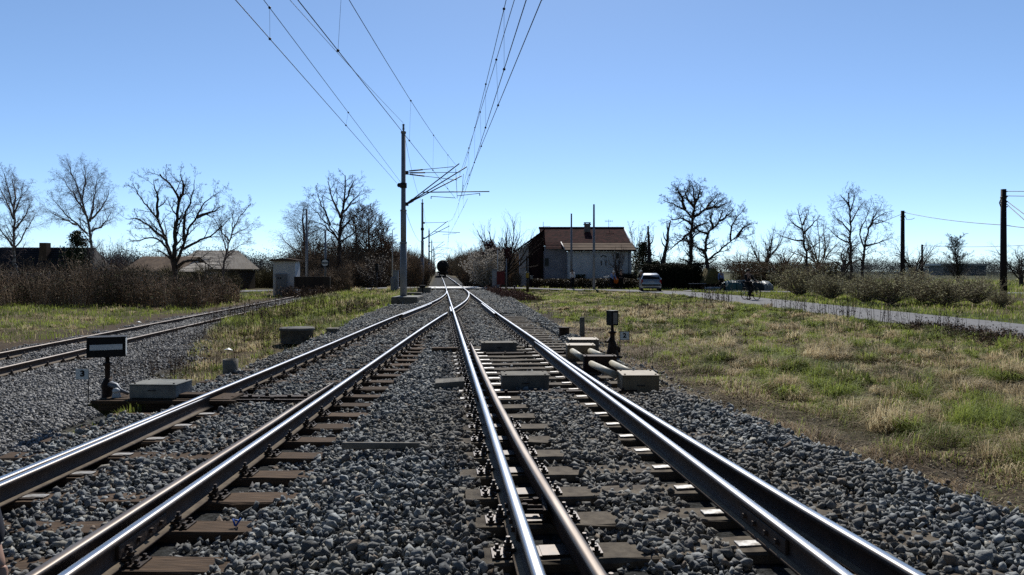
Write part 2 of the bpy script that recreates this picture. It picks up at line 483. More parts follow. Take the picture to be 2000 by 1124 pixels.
HEAD = [(-.0355, -.036), (-.036, -.013), (-.0275, -.0035), (-.012, 0), (.012, 0), (.0275, -.0035), (.036, -.013), (.0355, -.036)]
def profile(kind):
    r = HEAD + [(.0105, -.05), (.0085, -.128), (.028, -.145), (.07, -.156), (.07, -.17)]
    l = [(-x, z) for (x, z) in r[:7:-1]]
    if kind == 'left':    # blade whose foot points left only
        r = HEAD + [(.0105, -.05), (.0095, -.128), (.0105, -.14), (.011, -.15), (.011, -.166)]
        l = [(-.062, -.166), (-.062, -.15), (-.028, -.142), (-.0085, -.128), (-.0105, -.05)]
    if kind == 'right':
        q = profile('left'); return [(-x, z) for (x, z) in q][::-1]
    return r + l
def rail(name, xf, y0, y1, zf, label, kind='full', head=None, tip=None, group=None, dz=0.0, joints=()):
    prof = profile(kind); n = len(prof)
    ysr = np.concatenate([np.arange(y0, min(y1, 60), .5), geo(max(60, y0), y1, 1, 1.04)[:-1] if y1 > 60 else [], [y1]])
    X = xf(ysr); Z = zf(ysr) + dz if callable(zf) else np.full(len(ysr), zf + dz)
    dx = np.gradient(X, ysr); c = 1 / np.sqrt(1 + dx * dx)
    pr = np.array(prof)
    rows = []
    for i in range(len(ysr)):
        k = 1.0; drop = 0
        if tip is not None:
            d = abs(ysr[i] - tip); k = .25 + .75 * min(1, d / 2.5); drop = .014 * max(0, 1 - d / 1.5)
        px = pr[:, 0] * np.where(pr[:, 1] > -.12, k, 1)
        rows.append(np.column_stack([X[i] + px * c[i], ysr[i] - px * dx[i] * c[i], Z[i] + pr[:, 1] - drop * (pr[:, 1] > -.06)]))
    V = np.concatenate(rows)
    m = len(ysr); id_ = np.arange(m * n).reshape(m, n)
    fs = []; mi = []
    for k in range(n):
        k2 = (k + 1) % n
        fs.append(np.stack([id_[:-1, k], id_[1:, k], id_[1:, k2], id_[:-1, k2]], -1))
        za = max(pr[k, 1], pr[k2, 1]); zb = min(pr[k, 1], pr[k2, 1])
        lab = 0 if zb > -.005 else 3 if zb > -.014 else (2 if (zb < -.14 and zb > -.162 and za < -.12 and abs(pr[k, 0] - pr[k2, 0]) > .02) else 1)
        mi.append(np.full(m - 1, lab))
    caps = [np.array([id_[0, ::-1]]), np.array([id_[-1]])]
    me = np_mesh(name, V, [np.concatenate(fs)] + caps, [head or m_steel, m_rust, m_foot, m_edge], mi=np.concatenate(mi + [[1, 1]]))
    o = tag(link(name, me), label, 'rail', group)
    for (jy, side) in joints:
        fb_ = MB(); xx, zz = float(xf(np.array([jy]))[0]), float((zf(np.array([jy]))[0] if callable(zf) else zf))
        an_ = math.atan(-float(xf(np.array([jy + .2]))[0] - xx) / .2)
        fb_.box((xx + side * .022, jy, zz - .09), (.022, .62, .085), rz=an_, bev=.004)
        for q_ in (-.22, -.08, .08, .22): fb_.cyl((xx + side * .03 - q_ * math.tan(an_), jy + q_, zz - .09), .017, side * .024, 6, axis='X', smooth=False)
        fb_.build('fishplate', m_rust, o)
    return o
z0 = lambda y: np.zeros(np.shape(y))
rail('railway_rail', xC, 2, 53.6, z0, 'bright stock rail running up the middle to the frog, left rail of main track', joints=((4.6, -1), (9.2, -1)))
rail('switch_blade', xC2, 2, 15.1, z0, 'grey open switch blade just right of the bright middle rail', 'right', head=m_dull, tip=15.1, dz=.001)
def xDs(y): return np.where(y < 15.5, xD2(y), xD(y) + np.interp(y, [15.5, 24], [.074, 0]))
rail('railway_rail', xDs, 2, 420, z0, 'dull outer rail at the far right, running on to the train', head=m_steel)
rail('switch_blade', xD, 2, 15.3, z0, 'bright closed switch blade lying against the far right rail', 'left', tip=15.3, dz=.0015, joints=((4.4, -1),))
rail('railway_rail', lambda y: xA2(np.minimum(y, 9.6)) * (y < 9.6) + (xA(y) - np.interp(y, [9.6, 16], [.074, 0])) * (y >= 9.6), 2, 420, zLt, 'leftmost rail of the curved left track, running on to the train as left rail')
rail('switch_blade', xA, 2, 9.46, zLt, 'bright closed switch blade lying against the leftmost rail beside signal lantern 3', 'right', tip=9.46, dz=.0015)
rail('railway_rail', xB, 2, 25.8, zLt, 'bright right rail of the left track ending at the frog', joints=((4.75, 1), (12.2, 1)))
rail('railway_rail', xB, 27.6, 53.6, z0, 'curved rail from the frog bending towards the far right rail', head=m_steel)
rail('switch_blade', xB2, 2, 10.53, zLt, 'brown rusty open switch blade left of the bright rail in the left track', 'left', head=m_dull, tip=10.53, dz=.0015)
rail('railway_rail', xS1, 4, 56, ZS, 'brown far rail of the old siding on the left', head=m_dull)
rail('railway_rail', xS2, 4, 56, ZS, 'brown near rail of the old siding on the left', head=m_dull)
rail('check_rail', lambda y: xD(y) - .105, 25, 33, z0, 'short check rail inside the far right rail opposite the frog', head=m_steel, dz=.004, kind='left')
rail('check_rail', lambda y: xA(y) + .105, 24.5, 33, lambda y: zLt(y) * 0 + zLt(y), 'short check rail inside the curved left rail opposite the frog', head=m_steel, dz=.004, kind='right')
rail('wing_rail', lambda y: xC(y) - .085 - .02 * np.clip(y - 25.5, -3, 0) , 26.4, 29.6, z0, 'short wing rail on the left of the frog', dz=.003, kind='left')

# ------------------------------------------------------------------ sleepers and fastenings
m_wood = mat('weathered_timber', (.15, .10, .064), (.045, .032, .024), rough=.9, scale=3.5, detail=9, bump=.5, bscale=8, stretch=(1, 9, 9), objrand=.3, contrast=(.3, .72), spec=.15)
m_conc = mat('grey_beige_bearer', (.18, .15, .11), (.075, .06, .046), rough=.9, scale=7, detail=7, bump=.25, objrand=.12)
m_plate = mat('worn_slide_plate', (.42, .42, .42), (.13, .12, .11), rough=.62, metal=.75, scale=12, detail=4)
m_clip = mat('greasy_clip_iron', (.035, .026, .022), (.07, .045, .03), rough=.45, metal=.4, scale=25, detail=4, spec=.6)

def sleeper_mesh(L, seed, w=.25, hgt=.16):
    rg = np.random.default_rng(seed); b = MB()
    n = 14
    vs, fs = [], []
    for i in range(n + 1):
        x = -L / 2 + L * i / n + (rg.normal(0, .012) if i in (0, n) else 0)
        for (sy, sz) in ((-1, 0), (-1, -.014), (-1, -1), (1, -1), (1, -.014), (1, 0)):
            ins = .012 if sz == 0 else 0
            vs.append((x + rg.normal(0, .003), sy * (w / 2 - ins) + rg.normal(0, .004), (sz * hgt if sz == -1 else sz) + (rg.normal(0, .003) if sz > -.5 else 0)))
    for i in range(n):
        for k in range(6):
            k2 = (k + 1) % 6
            fs.append((i * 6 + k, (i + 1) * 6 + k, (i + 1) * 6 + k2, i * 6 + k2))
    fs.append(tuple(range(6))); fs.append(tuple(range(n * 6 + 5, n * 6 - 1, -1)))
    b.add(vs, fs)
    return b
def clip_mb(both=True, sides=(-1, 1)):
    b = MB()
    b.box((0, 0, .006), (.36, .155, .014))
    for s in sides:
        b.box((s * .092, 0, .02), (.018, .14, .03))
        b.box((s * .072, 0, .036), (.062, .075, .022), bev=.005)
        b.box((s * .098, 0, .03), (.022, .075, .03))
        b.cyl((s * .083, 0, .03), .013, .075, 8)
        b.cyl((s * .083, 0, .052), .024, .024, 6, smooth=False)
        b.cyl((s * .083, 0, .046), .03, .006, 10)
        for q in (-.05, .05):
            b.cyl((s * .145, q, .012), .024, .012, 8); b.box((s * .145, q, .034), (.024, .024, .022), bev=.004)
    return b
me_clip = clip_mb().mesh('rail_fastening', m_clip)
me_clipR = clip_mb(sides=(1,)).mesh('rail_fastening_single', m_clip)
me_clipL = clip_mb(sides=(-1,)).mesh('rail_fastening_single', m_clip)
me_wood = [sleeper_mesh(3.3, 10 + i).mesh('timber_sleeper', m_wood) for i in range(4)]
me_beam = [sleeper_mesh(2.95, 20 + i, .26).mesh('bearer_sleeper', m_conc) for i in range(4)]
me_sid = [sleeper_mesh(2.5, 30 + i).mesh('siding_sleeper', m_wood) for i in range(3)]
plate_mb = MB(); plate_mb.box((0, 0, 0), (.66, .13, .012), bev=.002)
me_plate = plate_mb.mesh('slide_plate', m_plate)
plate_mb = MB(); plate_mb.box((0, 0, 0), (.21, .085, .012), bev=.002)
me_plateS = plate_mb.mesh('slide_plate', m_plate)
SLEEPERS = []      # (cx, cy, halflen, rz, kind) for keeping stones off
def sleeper(me, x, y, z, rz, label, group, clips):
    o = link('railway_sleeper', me); o.location = (x, y, z); o.rotation_euler = (0, 0, rz)
    tag(o, label, 'sleeper', group)
    for (dx, mesh, dz) in clips:
        c = link('slide_plate' if mesh in (me_plate, me_plateS) else 'rail_fastening', mesh, o); c.location = (dx, 0, dz)
    return o
k = 0; y = 3.83
while y < 25:
    w = zLt(y) - .168 - .004
    xa, xb = float(xA(y)), float(xB(y)); xc = xb - .9
    cl = [(xb - xc, me_clipR if y < 10.8 else me_clip, .0), (xa - xc, me_clipL if y < 9.6 else me_clip, 0)]
    if y < 10.8: cl.append((xb - xc - .17, me_plateS, .008))
    if y < 9.8: cl.append((xa - xc + .13, me_plateS, .008))
    o = sleeper(me_wood[k % 4], xc, y, float(w), 0, 'brown weathered timber sleeper under the left track, with bolted rail clips', 'timber sleepers under the left track', cl)
    SLEEPERS.append((xc, y, 1.65, 0, 'L')); k += 1; y += .65
k = 0; y = 3.2
rzM = math.atan(.1)
while y < 26:
    xc = float(mainX(1.66, y)); off = 1.66
    cl = [(OC - off, me_clipL if y < 15.4 else me_clip, 0), (OD - off + (float(xD2(y) - xD(y)) if y < 15.4 else 0), me_clipR if y < 15.4 else me_clip, 0)]
    if y < 15.4:
        g = float(xC2(y) - xC(y))
        cl.append((OC - off + g / 2 + .03, me_plateS if y < 9 else me_plate, .006)); cl.append((OD - off - .10, me_plateS, .006))
        if y < 8: cl.append((OC - off + g + .02, me_clipR, .004))
    # long bearers where the point machine stands
    o = sleeper(me_beam[k % 4] if 9 < y < 19 else me_beam[(k + 1) % 4], xc, y, -.176, rzM, 'grey beige sleeper under the right-hand main track, with bolted clips and steel plates', 'grey sleepers under the main track', cl)
    SLEEPERS.append((xc, y, 1.475, rzM, 'M')); k += 1; y += .568
k = 0; y = 6.0
while y < 56:
    xc = float(xS1(y) + xS2(y)) / 2
    sleeper(me_sid[k % 3], xc, y, ZS - .186, math.atan(.115), 'old half buried sleeper under the rusty siding on the left', 'sleepers under the siding', [(-.755, me_clip, 0), (.755, me_clip, 0)])
    k += 1; y += .66
# ------------------------------------------------------------------ loose ballast and gravel (uncountable: stuff)
m_stone = mat('crushed_basalt', (1, 1, 1), (.62, .63, .65), rough=.85, scale=22, detail=6, bump=.35, bscale=60, attr='Col', spec=.25)
m_stone2 = mat('pale_gravel', (.42, .415, .40), (.23, .23, .235), rough=.9, scale=14, detail=5, island=.45, spec=.3)
def stone_templates(n, npts, seed):
    rg = np.random.default_rng(seed); out = []
    for i in range(n):
        bm = bmesh.new()
        p = np.array([(x, y, z) for x in (-1, 1) for y in (-1, 1) for z in (-1, 1)], float) * .62
        p = p * rg.uniform(.55, 1.25, (8, 1)) + rg.normal(0, .16, (8, 3))
        if npts > 8: p = np.concatenate([p, rg.normal(size=(npts - 8, 3)) * .55])
        p *= np.array([1.0, rg.uniform(.55, .95), rg.uniform(.38, .75)]) 
        vs = [bm.verts.new(q) for q in p]
        r = bmesh.ops.convex_hull(bm, input=vs)
        bmesh.ops.delete(bm, geom=[v for v in bm.verts if not v.link_faces], context='VERTS')
        bmesh.ops.triangulate(bm, faces=bm.faces)
        bm.verts.index_update()
        out.append((np.array([v.co[:] for v in bm.verts]), np.array([[v.index for v in f.verts] for f in bm.faces])))
        bm.free()
    return out
T_HI = stone_templates(36, 10, 1); T_LO = stone_templates(12, 8, 2)
def rand_rot(n, rg, tilt=1.0):
    q = rg.normal(size=(n, 4)) * np.array([1, tilt, tilt, 1]); q /= np.linalg.norm(q, axis=1)[:, None]
    w, x, y, z = q.T
    return np.stack([1 - 2 * (y * y + z * z), 2 * (x * y - z * w), 2 * (x * z + y * w), 2 * (x * y + z * w), 1 - 2 * (x * x + z * z), 2 * (y * z - x * w), 2 * (x * z - y * w), 2 * (y * z + x * w), 1 - 2 * (x * x + y * y)], -1).reshape(-1, 3, 3)
def stones(P_, size, T, rg, tilt=.55, col=None):
    n = len(P_); which = rg.integers(0, len(T), n); Vs = []; Fs = []; base = 0; Cs = []
    Rm = rand_rot(n, rg, tilt)
    for t, (tv, tf) in enumerate(T):
        s = np.where(which == t)[0]
        if len(s) == 0: continue
        v = np.einsum('nij,kj->nki', Rm[s], tv) * size[s][:, None, None] * .5 + P_[s][:, None, :]
        f = tf[None] + (np.arange(len(s)) * len(tv))[:, None, None] + base
        if col is not None: Cs.append(np.repeat(col[s], len(tv), 0))
        Vs.append(v.reshape(-1, 3)); Fs.append(f.reshape(-1, 3)); base += len(s) * len(tv)
    if col is not None: return np.concatenate(Vs), np.concatenate(Fs), np.concatenate(Cs)
    return np.concatenate(Vs), np.concatenate(Fs)
def sample(n, x0f, x1f, y0, y1, rg):
    Y = rg.uniform(y0, y1, n); a, b = x0f(Y), x1f(Y)
    return a + (b - a) * rg.uniform(0, 1, n), Y
def rail_clear(X, Y, w=.12):
    """distance to the nearest rail"""
    d = np.abs(X - xC(Y))
    for f in (xD, xA, xB): d = np.minimum(d, np.abs(X - f(Y)))
    d = np.where(Y < 15.3, np.minimum(d, np.minimum(np.abs(X - xC2(Y)), np.abs(X - xD2(Y)))), d)
    d = np.where((Y < 15.3) & (X > xC(Y)) & (X < xC2(Y)), 0, d); d = np.where((Y < 15.3) & (X > xD(Y)) & (X < xD2(Y)), 0, d)
    d = np.where(Y < 10.6, np.minimum(d, np.abs(X - xB2(Y))), d)
    d = np.where((Y < 10.6) & (X > xB2(Y)) & (X < xB(Y)), 0, d)
    return d
def on_sleeper(X, Y):
    bad = np.zeros(len(X), bool)
    nz = fbm(X * 3, Y * 3)
    for (sx, sy, hl, rz, kd) in SLEEPERS:
        dx = X - sx; dy = Y - sy
        c, s = math.cos(rz), math.sin(rz)
        u = dx * c + dy * s; v = -dx * s + dy * c
        ins = (np.abs(v) < .125) & (np.abs(u) < hl)
        if not ins.any(): continue
        if kd == 'L':
            e = (X > xB(Y) - .22) & (X < xB(Y) + .30 + .5 * nz) | ((X > xA(Y) - .1) & (X < xA(Y) + .3)) | (X > xB(Y) - .75) & (X < xB(Y)) & (nz > .60)
        else:
            oc = X + .1 * Y
            lim = .40 + .35 * (nz - .5)
            e = (oc > OC - .24) & (X < xC2(Y) + lim) | (oc > OD - .25) & (X < xD2(Y) + .12)
            if 10.4 < sy < 15.6: e = e | (oc > OC) & (oc < OD)
            if 10.2 < sy < 27: e = e | (oc > OD) & (oc < 2.75 + .5 * (nz - .5))
            if 16 < sy: e = (oc > OC) & (oc < OC + .32) & (nz > .42) | (oc > OD) & (oc < 2.7 + .6 * (nz - .5))
            e = e | (oc < OC - .1) & (oc > OC - .5) & (nz > .66)
        bad |= ins & e
    return bad
rgS = np.random.default_rng(77)
EQUIP = []   # (x0,x1,y0,y1) footprints kept free of stones; filled below
def ballast_patch(y0, y1, dens, smin, smax_, T, layers=1, lift=.0):
    area = (y1 - y0) * 10.5
    n = int(area * dens)
    X, Y = sample(n, lambda y: bedL(y) - .7, lambda y: bedR(y) + .9, y0, y1, rgS)
    b, g = zones(X, Y)
    keep = rgS.random(n) < np.maximum(b ** 1.5, .10 * (X > bedR(Y)) * (X < bedR(Y) + .9) * (Y < 20))
    # only what the frame can see
    keep &= (np.abs(X) < Y * .76 + .6)
    d = rail_clear(X, Y); keep &= d > .10
    X, Y, d = X[keep], Y[keep], d[keep]
    keep = ~on_sleeper(X, Y); X, Y, d = X[keep], Y[keep], d[keep]
    for (a0, a1, b0, b1) in EQUIP:
        k2 = ~((X > a0) & (X < a1) & (Y > b0) & (Y < b1)); X, Y, d = X[k2], Y[k2], d[k2]
    size = rgS.uniform(smin, smax_, len(X)) * np.exp(np.clip(rgS.normal(0, .2, len(X)), -.5, .28))
    Z = gh(X, Y) + size * .1 + rgS.uniform(-.02, .07, len(X)) + (fbm(X * 1.7 + 5, Y * 1.7) - .5) * .06
    Z = Z - .075 * (1 - sstep(.10, .26, d))
    oc = X + .1 * Y
    low = ((X > xB(Y) + .05) & (X < xB(Y) + .58) & (Y < 18)) | ((X > xC2(Y)) & (X < xC2(Y) + .42) & (Y < 10.4)) | ((oc > OC) & (oc < OD) & (Y > 10.2) & (Y < 16)) | ((oc > OD) & (oc < 3.0) & (Y > 10.5) & (Y < 28)) | ((oc > OD - .25) & (oc < OD) & (Y < 10.2))
    Z = Z - low * (.045 + .03 * rgS.random(len(X)))
    # raised rim of the shoulder
    rim = np.exp(-((bedR(Y) - X - .25) / .3) ** 2) * .05 * (Y < 30)
    n = len(X); r = rgS.random((n, 1)); t = rgS.random((n, 1))
    col = np.array([.135, .150, .158]) + (np.array([.50, .525, .52]) - np.array([.135, .150, .158])) * t ** 1.4
    col = np.where(r < .10, np.array([.46, .44, .38]) * (.75 + .5 * t), col); col = np.where(r > .97, np.array([.30, .235, .18]) * (.7 + .5 * t), col)
    col = np.where((r > .10) & (r < .2), np.array([.14, .15, .165]), col)
    ru = (np.clip(1 - d / .75, 0, 1) ** 1.5 * (.35 + .9 * fbm(X * 2.3, Y * 1.1 + 3)))[:, None]      # brake dust and rust beside the rails
    col = col * (1 - .6 * ru) + np.array([.105, .066, .042]) * .6 * ru
    du = (sstep(.52, .7, fbm(X * .5 + 60, Y * .5 + 20)) * .5)[:, None]; col = col * (1 - du) + np.array([.24, .22, .185]) * du
    return stones(np.column_stack([X, Y, Z + rim]), size, T, rgS, tilt=.9, col=col)
EQUIP += [(PX(1196, 10.3), PX(1296, 10.3), 9.6, 10.6), (PX(972, 10.4), PX(1078, 10.4), 10.0, 10.75), (-5.75, -4.5, 9.0, 10.2)]
va, fa, ca = ballast_patch(3.0, 9.0, 1250, .034, .086, T_HI)
vb, fb, cb = ballast_patch(9.0, 17.0, 850, .040, .088, T_HI)
vc, fc, cc = ballast_patch(17, 32, 480, .06, .10, T_LO)
vd, fd, cd_ = ballast_patch(32, 62, 200, .08, .14, T_LO)
Vv = np.concatenate([va, vb, vc, vd]); o1, o2, o3 = len(va), len(va) + len(vb), len(va) + len(vb) + len(vc)
Ff = np.concatenate([fa, fb + o1, fc + o2, fd + o3])
tag(link('ballast', np_mesh('ballast', Vv, [Ff], m_stone, col=np.concatenate([ca, cb, cc, cd_]))), 'dark blue grey crushed stone ballast between and beside the rails', 'ballast', kind='stuff')
def gravel_patch(y0, y1, dens, smin, smax_, T):
    n = int((y1 - y0) * 9 * dens)
    X, Y = sample(n, lambda y: xS1(y) - 1.3, lambda y: lgr(y) + .8, y0, y1, rgS)
    b, g = zones(X, Y)
    keep = (rgS.random(n) < g ** 1.3) & (np.abs(X) < Y * .76 + .6)
    d = np.minimum(np.abs(X - xS1(Y)), np.abs(X - xS2(Y))); keep &= d > .085
    X, Y = X[keep], Y[keep]
    for (a0, a1, b0, b1) in EQUIP:
        k2 = ~((X > a0) & (X < a1) & (Y > b0) & (Y < b1)); X, Y = X[k2], Y[k2]
    size = rgS.uniform(smin, smax_, len(X))
    Z = gh(X, Y) + size * .1 + rgS.uniform(-.01, .02, len(X)) + (fbm(X * 1.1, Y * 1.1 + 9) - .5) * .06
    return stones(np.column_stack([X, Y, Z]), size, T, rgS)
va, fa = gravel_patch(5.5, 14, 420, .045, .075, T_LO); vb, fb = gravel_patch(14, 30, 210, .05, .085, T_LO); vc, fc = gravel_patch(30, 55, 60, .07, .12, T_LO)
Vv = np.concatenate([va, vb, vc]); Ff = np.concatenate([fa, fb + len(va), fc + len(va) + len(vb)])
tag(link('gravel', np_mesh('gravel', Vv, [Ff], m_stone2)), 'pale grey gravel beside and between the rails of the siding', 'gravel', kind='stuff')
# ------------------------------------------------------------------ signal lanterns, boxes and covers beside the track
m_black = mat('black_enamel', (.010, .011, .012), (.022, .022, .022), rough=.6, scale=9, detail=5, spec=.2)
m_white = mat('white_enamel', (.9, .94, .96), (.68, .74, .76), rough=.4, scale=5, detail=5, spec=.5)
m_signwhite = mat('sign_white', (.95, 1.0, 1.0), (.75, .85, .87), rough=.5, scale=8, detail=4)
m_rustdark = mat('rusty_casting', (.07, .042, .03), (.03, .022, .02), rough=.7, metal=.2, scale=18, detail=6, bump=.5)
m_concrete = mat('weathered_concrete', (.33, .33, .30), (.19, .20, .19), rough=.85, scale=5, detail=8, bump=.3, bscale=35)
m_concd = mat('dirty_concrete', (.27, .25, .21), (.15, .14, .12), rough=.9, scale=5, detail=8, bump=.3, bscale=30)
m_pipe = mat('cream_plastic_pipe', (.55, .51, .40), (.42, .385, .29), rough=.5, scale=6, detail=4)
m_cover = mat('brown_sheet_cover', (.30, .25, .17), (.19, .145, .095), rough=.55, metal=.1, scale=5, detail=7, bump=.1)
m_moss = mat('mossy_iron', (.075, .07, .022), (.03, .026, .015), rough=.85, scale=9, detail=6, bump=.4)
m_galv = mat('galvanised_steel', (.30, .32, .36), (.24, .26, .29), rough=.55, metal=.5, scale=4, detail=4)

def textobj(name, txt, size, m, parent, loc, rot=(math.pi / 2, 0, 0), bold=.006):
    cu = bpy.data.curves.new(name, 'FONT'); cu.body = txt; cu.size = size; cu.extrude = .002; cu.offset = bold
    cu.align_x = 'CENTER'; cu.align_y = 'CENTER'; cu.materials.append(m)
    tmp = bpy.data.objects.new('tmp', cu); COL.objects.link(tmp)
    me = bpy.data.meshes.new_from_object(tmp.evaluated_get(bpy.context.evaluated_depsgraph_get()))
    bpy.data.objects.remove(tmp)
    o = link(name, me, parent); o.location = loc; o.rotation_euler = rot
    return o

# lantern 3, black box with a white bar, on the left
Y = 9.75
L3 = empty('point_lantern', (PX(210, Y), Y, -.30), 'black switch lantern box with white bar beside number plate 3', 'switch lantern')
b = MB(); b.box((0, 0, .88), (.44, .26, .305), bev=.008); b.box((0, 0, 1.037), (.47, .29, .014), bev=.004)
b.box((-.22, -.135, .88), (.02, .012, .30)); b.box((.22, -.135, .88), (.02, .012, .30))
for s in (-.12, -.08, .1, .14): b.cyl((s, -.14, .79), .008, .01, 8, axis='Y')
b.build('lantern_box', m_black, L3).rotation_euler.z = .40
b = MB(); b.box((0, -.133, .885), (.385, .012, .084)); b.build('white_bar', m_white, L3).rotation_euler.z = .40
b = MB(); b.box((.2215, .02, .88), (.006, .17, .26)); b.build('side_pane', m_white, L3).rotation_euler.z = .40
b = MB(); b.lathe([(.032, .36), (.034, .60), (.055, .605), (.055, .625), (.026, .63), (.026, .74)], n=14)
b.lathe([(.105, .0), (.10, .05), (.07, .09), (.066, .2), (.078, .24), (.072, .30), (.045, .37), (.036, .38)], n=14)
b.box((0, 0, .02), (.30, .24, .04), bev=.008); b.build('stand', m_rustdark, L3)
b = MB(); b.tube([(.05, -.02, .29), (.13, -.04, .27), (.18, -.03, .20), (.29, 0, .13)], [.05, .045, .03, .022], 10); b.build('crank_arm', m_galv, L3)
b = MB(); b.prism([(.10, .03), (.18, .03), (.215, .10), (.19, .20), (.13, .19)], -.10, -.05); b.sphere((.165, -.09, .20), .045); b.build('counterweight', m_white, L3)
b = MB(); b.box((.10, -.02, -.02), (.60, .22, .03), bev=.005); b.prism([(-.16, -.03), (.36, -.03), (.3, -.2), (.08, -.24)], -.11, .08); b.build('mossy_bracket', m_moss, L3)
b = MB(); b.tube([(-.24, -.03, .0), (-.24, -.03, .52)], .006, 6); b.build('plate_post', m_black, L3)
b = MB(); b.box((-.325, -.035, .45), (.175, .004, .165), bev=.001); pl = b.build('number_plate', m_signwhite, L3)
textobj('number', '3', .125, m_black, pl, (-.318, -.0395, .455))

L3.scale = (1, 1, .86)
# lantern 2 on the right
Y = 13.9
L2 = empty('point_lantern', (PX(1196, Y), Y, -.2), 'slim black switch lantern on a cast stand beside number plate 2', 'switch lantern', rz=.55)
b = MB(); b.box((0, 0, .885), (.17, .17, .32), bev=.006); b.box((0, 0, 1.05), (.19, .19, .014), bev=.003)
b.build('lantern_box', m_black, L2)
b = MB(); b.box((.088, 0, .885), (.006, .10, .25)); b.box((0, -.088, .885), (.10, .006, .25)); b.build('milk_glass_pane', mat('milky_pane', (.34, .32, .31), (.25, .235, .23), rough=.3), L2)
b = MB(); b.lathe([(.12, 0), (.125, .08), (.09, .22), (.085, .30), (.05, .40), (.045, .52), (.06, .55), (.09, .57), (.09, .585), (.03, .60), (.028, .73)], n=14)
b.tube([(-.03, 0, .45), (-.14, -.02, .36), (-.2, -.03, .37)], [.03, .03, .025], 8); b.tube([(.05, 0, .2), (.16, .02, .19), (.17, .02, .10)], [.04, .045, .03], 8)
b.box((0, 0, .02), (.3, .26, .05), bev=.006); b.cyl((.05, -.1, .22), .05, .04, 12, axis='Y'); b.build('stand', m_rustdark, L2)
L2.scale = (1, 1, .87)
n2 = empty('number_board', (PX(1211, Y - .3), Y - .3, -.28), 'small white number board reading 2 on a thin post', 'sign')
b = MB(); b.tube([(0, 0, 0), (0, 0, .62)], .008, 6); b.build('post', m_black, n2)
b = MB(); b.box((.085, -.008, .535), (.185, .006, .165), bev=.001); b.build('board_edge', m_black, n2)
b = MB(); b.box((.085, -.0125, .535), (.165, .004, .147)); pl = b.build('board', m_signwhite, n2)
textobj('number', '2', .12, m_black, pl, (.085, -.016, .538))

def simple(name, mb, m, label, cat, group=None):
    return tag(mb.build(name, m), label, cat, group)
def boxat(name, px0, px1, ytop, Y, depth, zb, m, label, cat, group=None, rz=0.0, bev=.01):
    """box whose front top edge spans px0..px1 at row ytop, depth Y"""
    x0, x1 = PX(px0, Y), PX(px1, Y); zt = PZ(ytop, Y)
    b = MB(); b.box((0, 0, 0), (x1 - x0, depth, zt - zb), rz=rz, bev=bev)
    o = simple(name, b, m, label, cat, group); o.location = ((x0 + x1) / 2, Y + depth / 2, (zt + zb) / 2)
    if name in ('rodding_cover', 'sleeper_cover', 'concrete_cover') and cat != 'slab':
        w_, h_ = x1 - x0, zt - zb
        lb = MB(); lb.box((0, 0, h_ / 2 + .004), (w_ + .012, depth + .012, .016), rz=rz, bev=.004)
        lid = lb.build('lid', m_cover if name == 'rodding_cover' and m is not m_rustdark else m, o)
        bb = MB(); R2 = Matrix.Rotation(rz, 3, 'Z')
        for sx in (-.42, .42):
            for sy in (-.38, .38): bb.cyl(R2 @ Vector((sx * w_, sy * depth, h_ / 2 + .012)), .014, .012, 6, smooth=False)
        bb.build('lid_bolts', m_rustdark, lid)
        hb_ = MB(); c_ = R2 @ Vector((0, -depth / 2 - .012, h_ * .12)); hb_.tube([c_ + R2 @ Vector((-.05, 0, 0)), c_ + R2 @ Vector((-.045, -.02, 0)), c_ + R2 @ Vector((.045, -.02, 0)), c_ + R2 @ Vector((.05, 0, 0))], .006, 6)
        hb_.build('handle', m_rustdark, o)
    return o
# concrete trough end beside lantern 3
c3 = boxat('concrete_cover', 252, 345, 753, 9.55, .46, -.215, m_concrete, 'pale concrete cover box beside the lantern with number plate 3', 'concrete box', bev=.012)
c3.rotation_euler.z = -.04
# point machine covers on the right
cg = 'flat covers over the point rodding'
boxat('rodding_cover', 1216, 1288, 735, 9.85, .5, -.30, m_cover, 'largest brown cover box, nearest end of the cream pipes', 'cover box', cg)
boxat('rodding_cover', 1141, 1205, 697.5, 11.75, .22, -.28, m_rustdark, 'rusty dark cover box between the two pairs of pipes', 'cover box', cg)
boxat('rodding_cover', 1108, 1163, 676, 13.5, .42, -.27, m_cover, 'tan topped cover box at the far end of the pipes', 'cover box', cg)
boxat('rodding_cover', 1112, 1170, 665, 14.6, .5, -.27, m_concd, 'pale topped cover box behind the tan one, farthest of the covers', 'cover box', cg)
pg = 'cream pipes between the rodding covers'
for (a, c, lb) in (((1118, 686, 13.35), (1139, 700, 11.9), 'short cream pipe on the left, between tan cover and rusty box'),
                   ((1153, 686, 13.35), (1180, 698, 11.95), 'short cream pipe on the right, beside the stand of lantern 2'),
                   ((1155, 711, 11.65), (1200, 732, 10.3), 'long cream pipe on the left, running into the largest cover'),
                   ((1195, 710, 11.65), (1238, 731, 10.3), 'long cream pipe on the right, running into the largest cover')):
    p0 = P(*a); p1 = P(*c); b = MB(); b.tube([p0, p1], .052, 16)
    simple('cream_pipe', b, m_pipe, lb, 'pipe', pg)
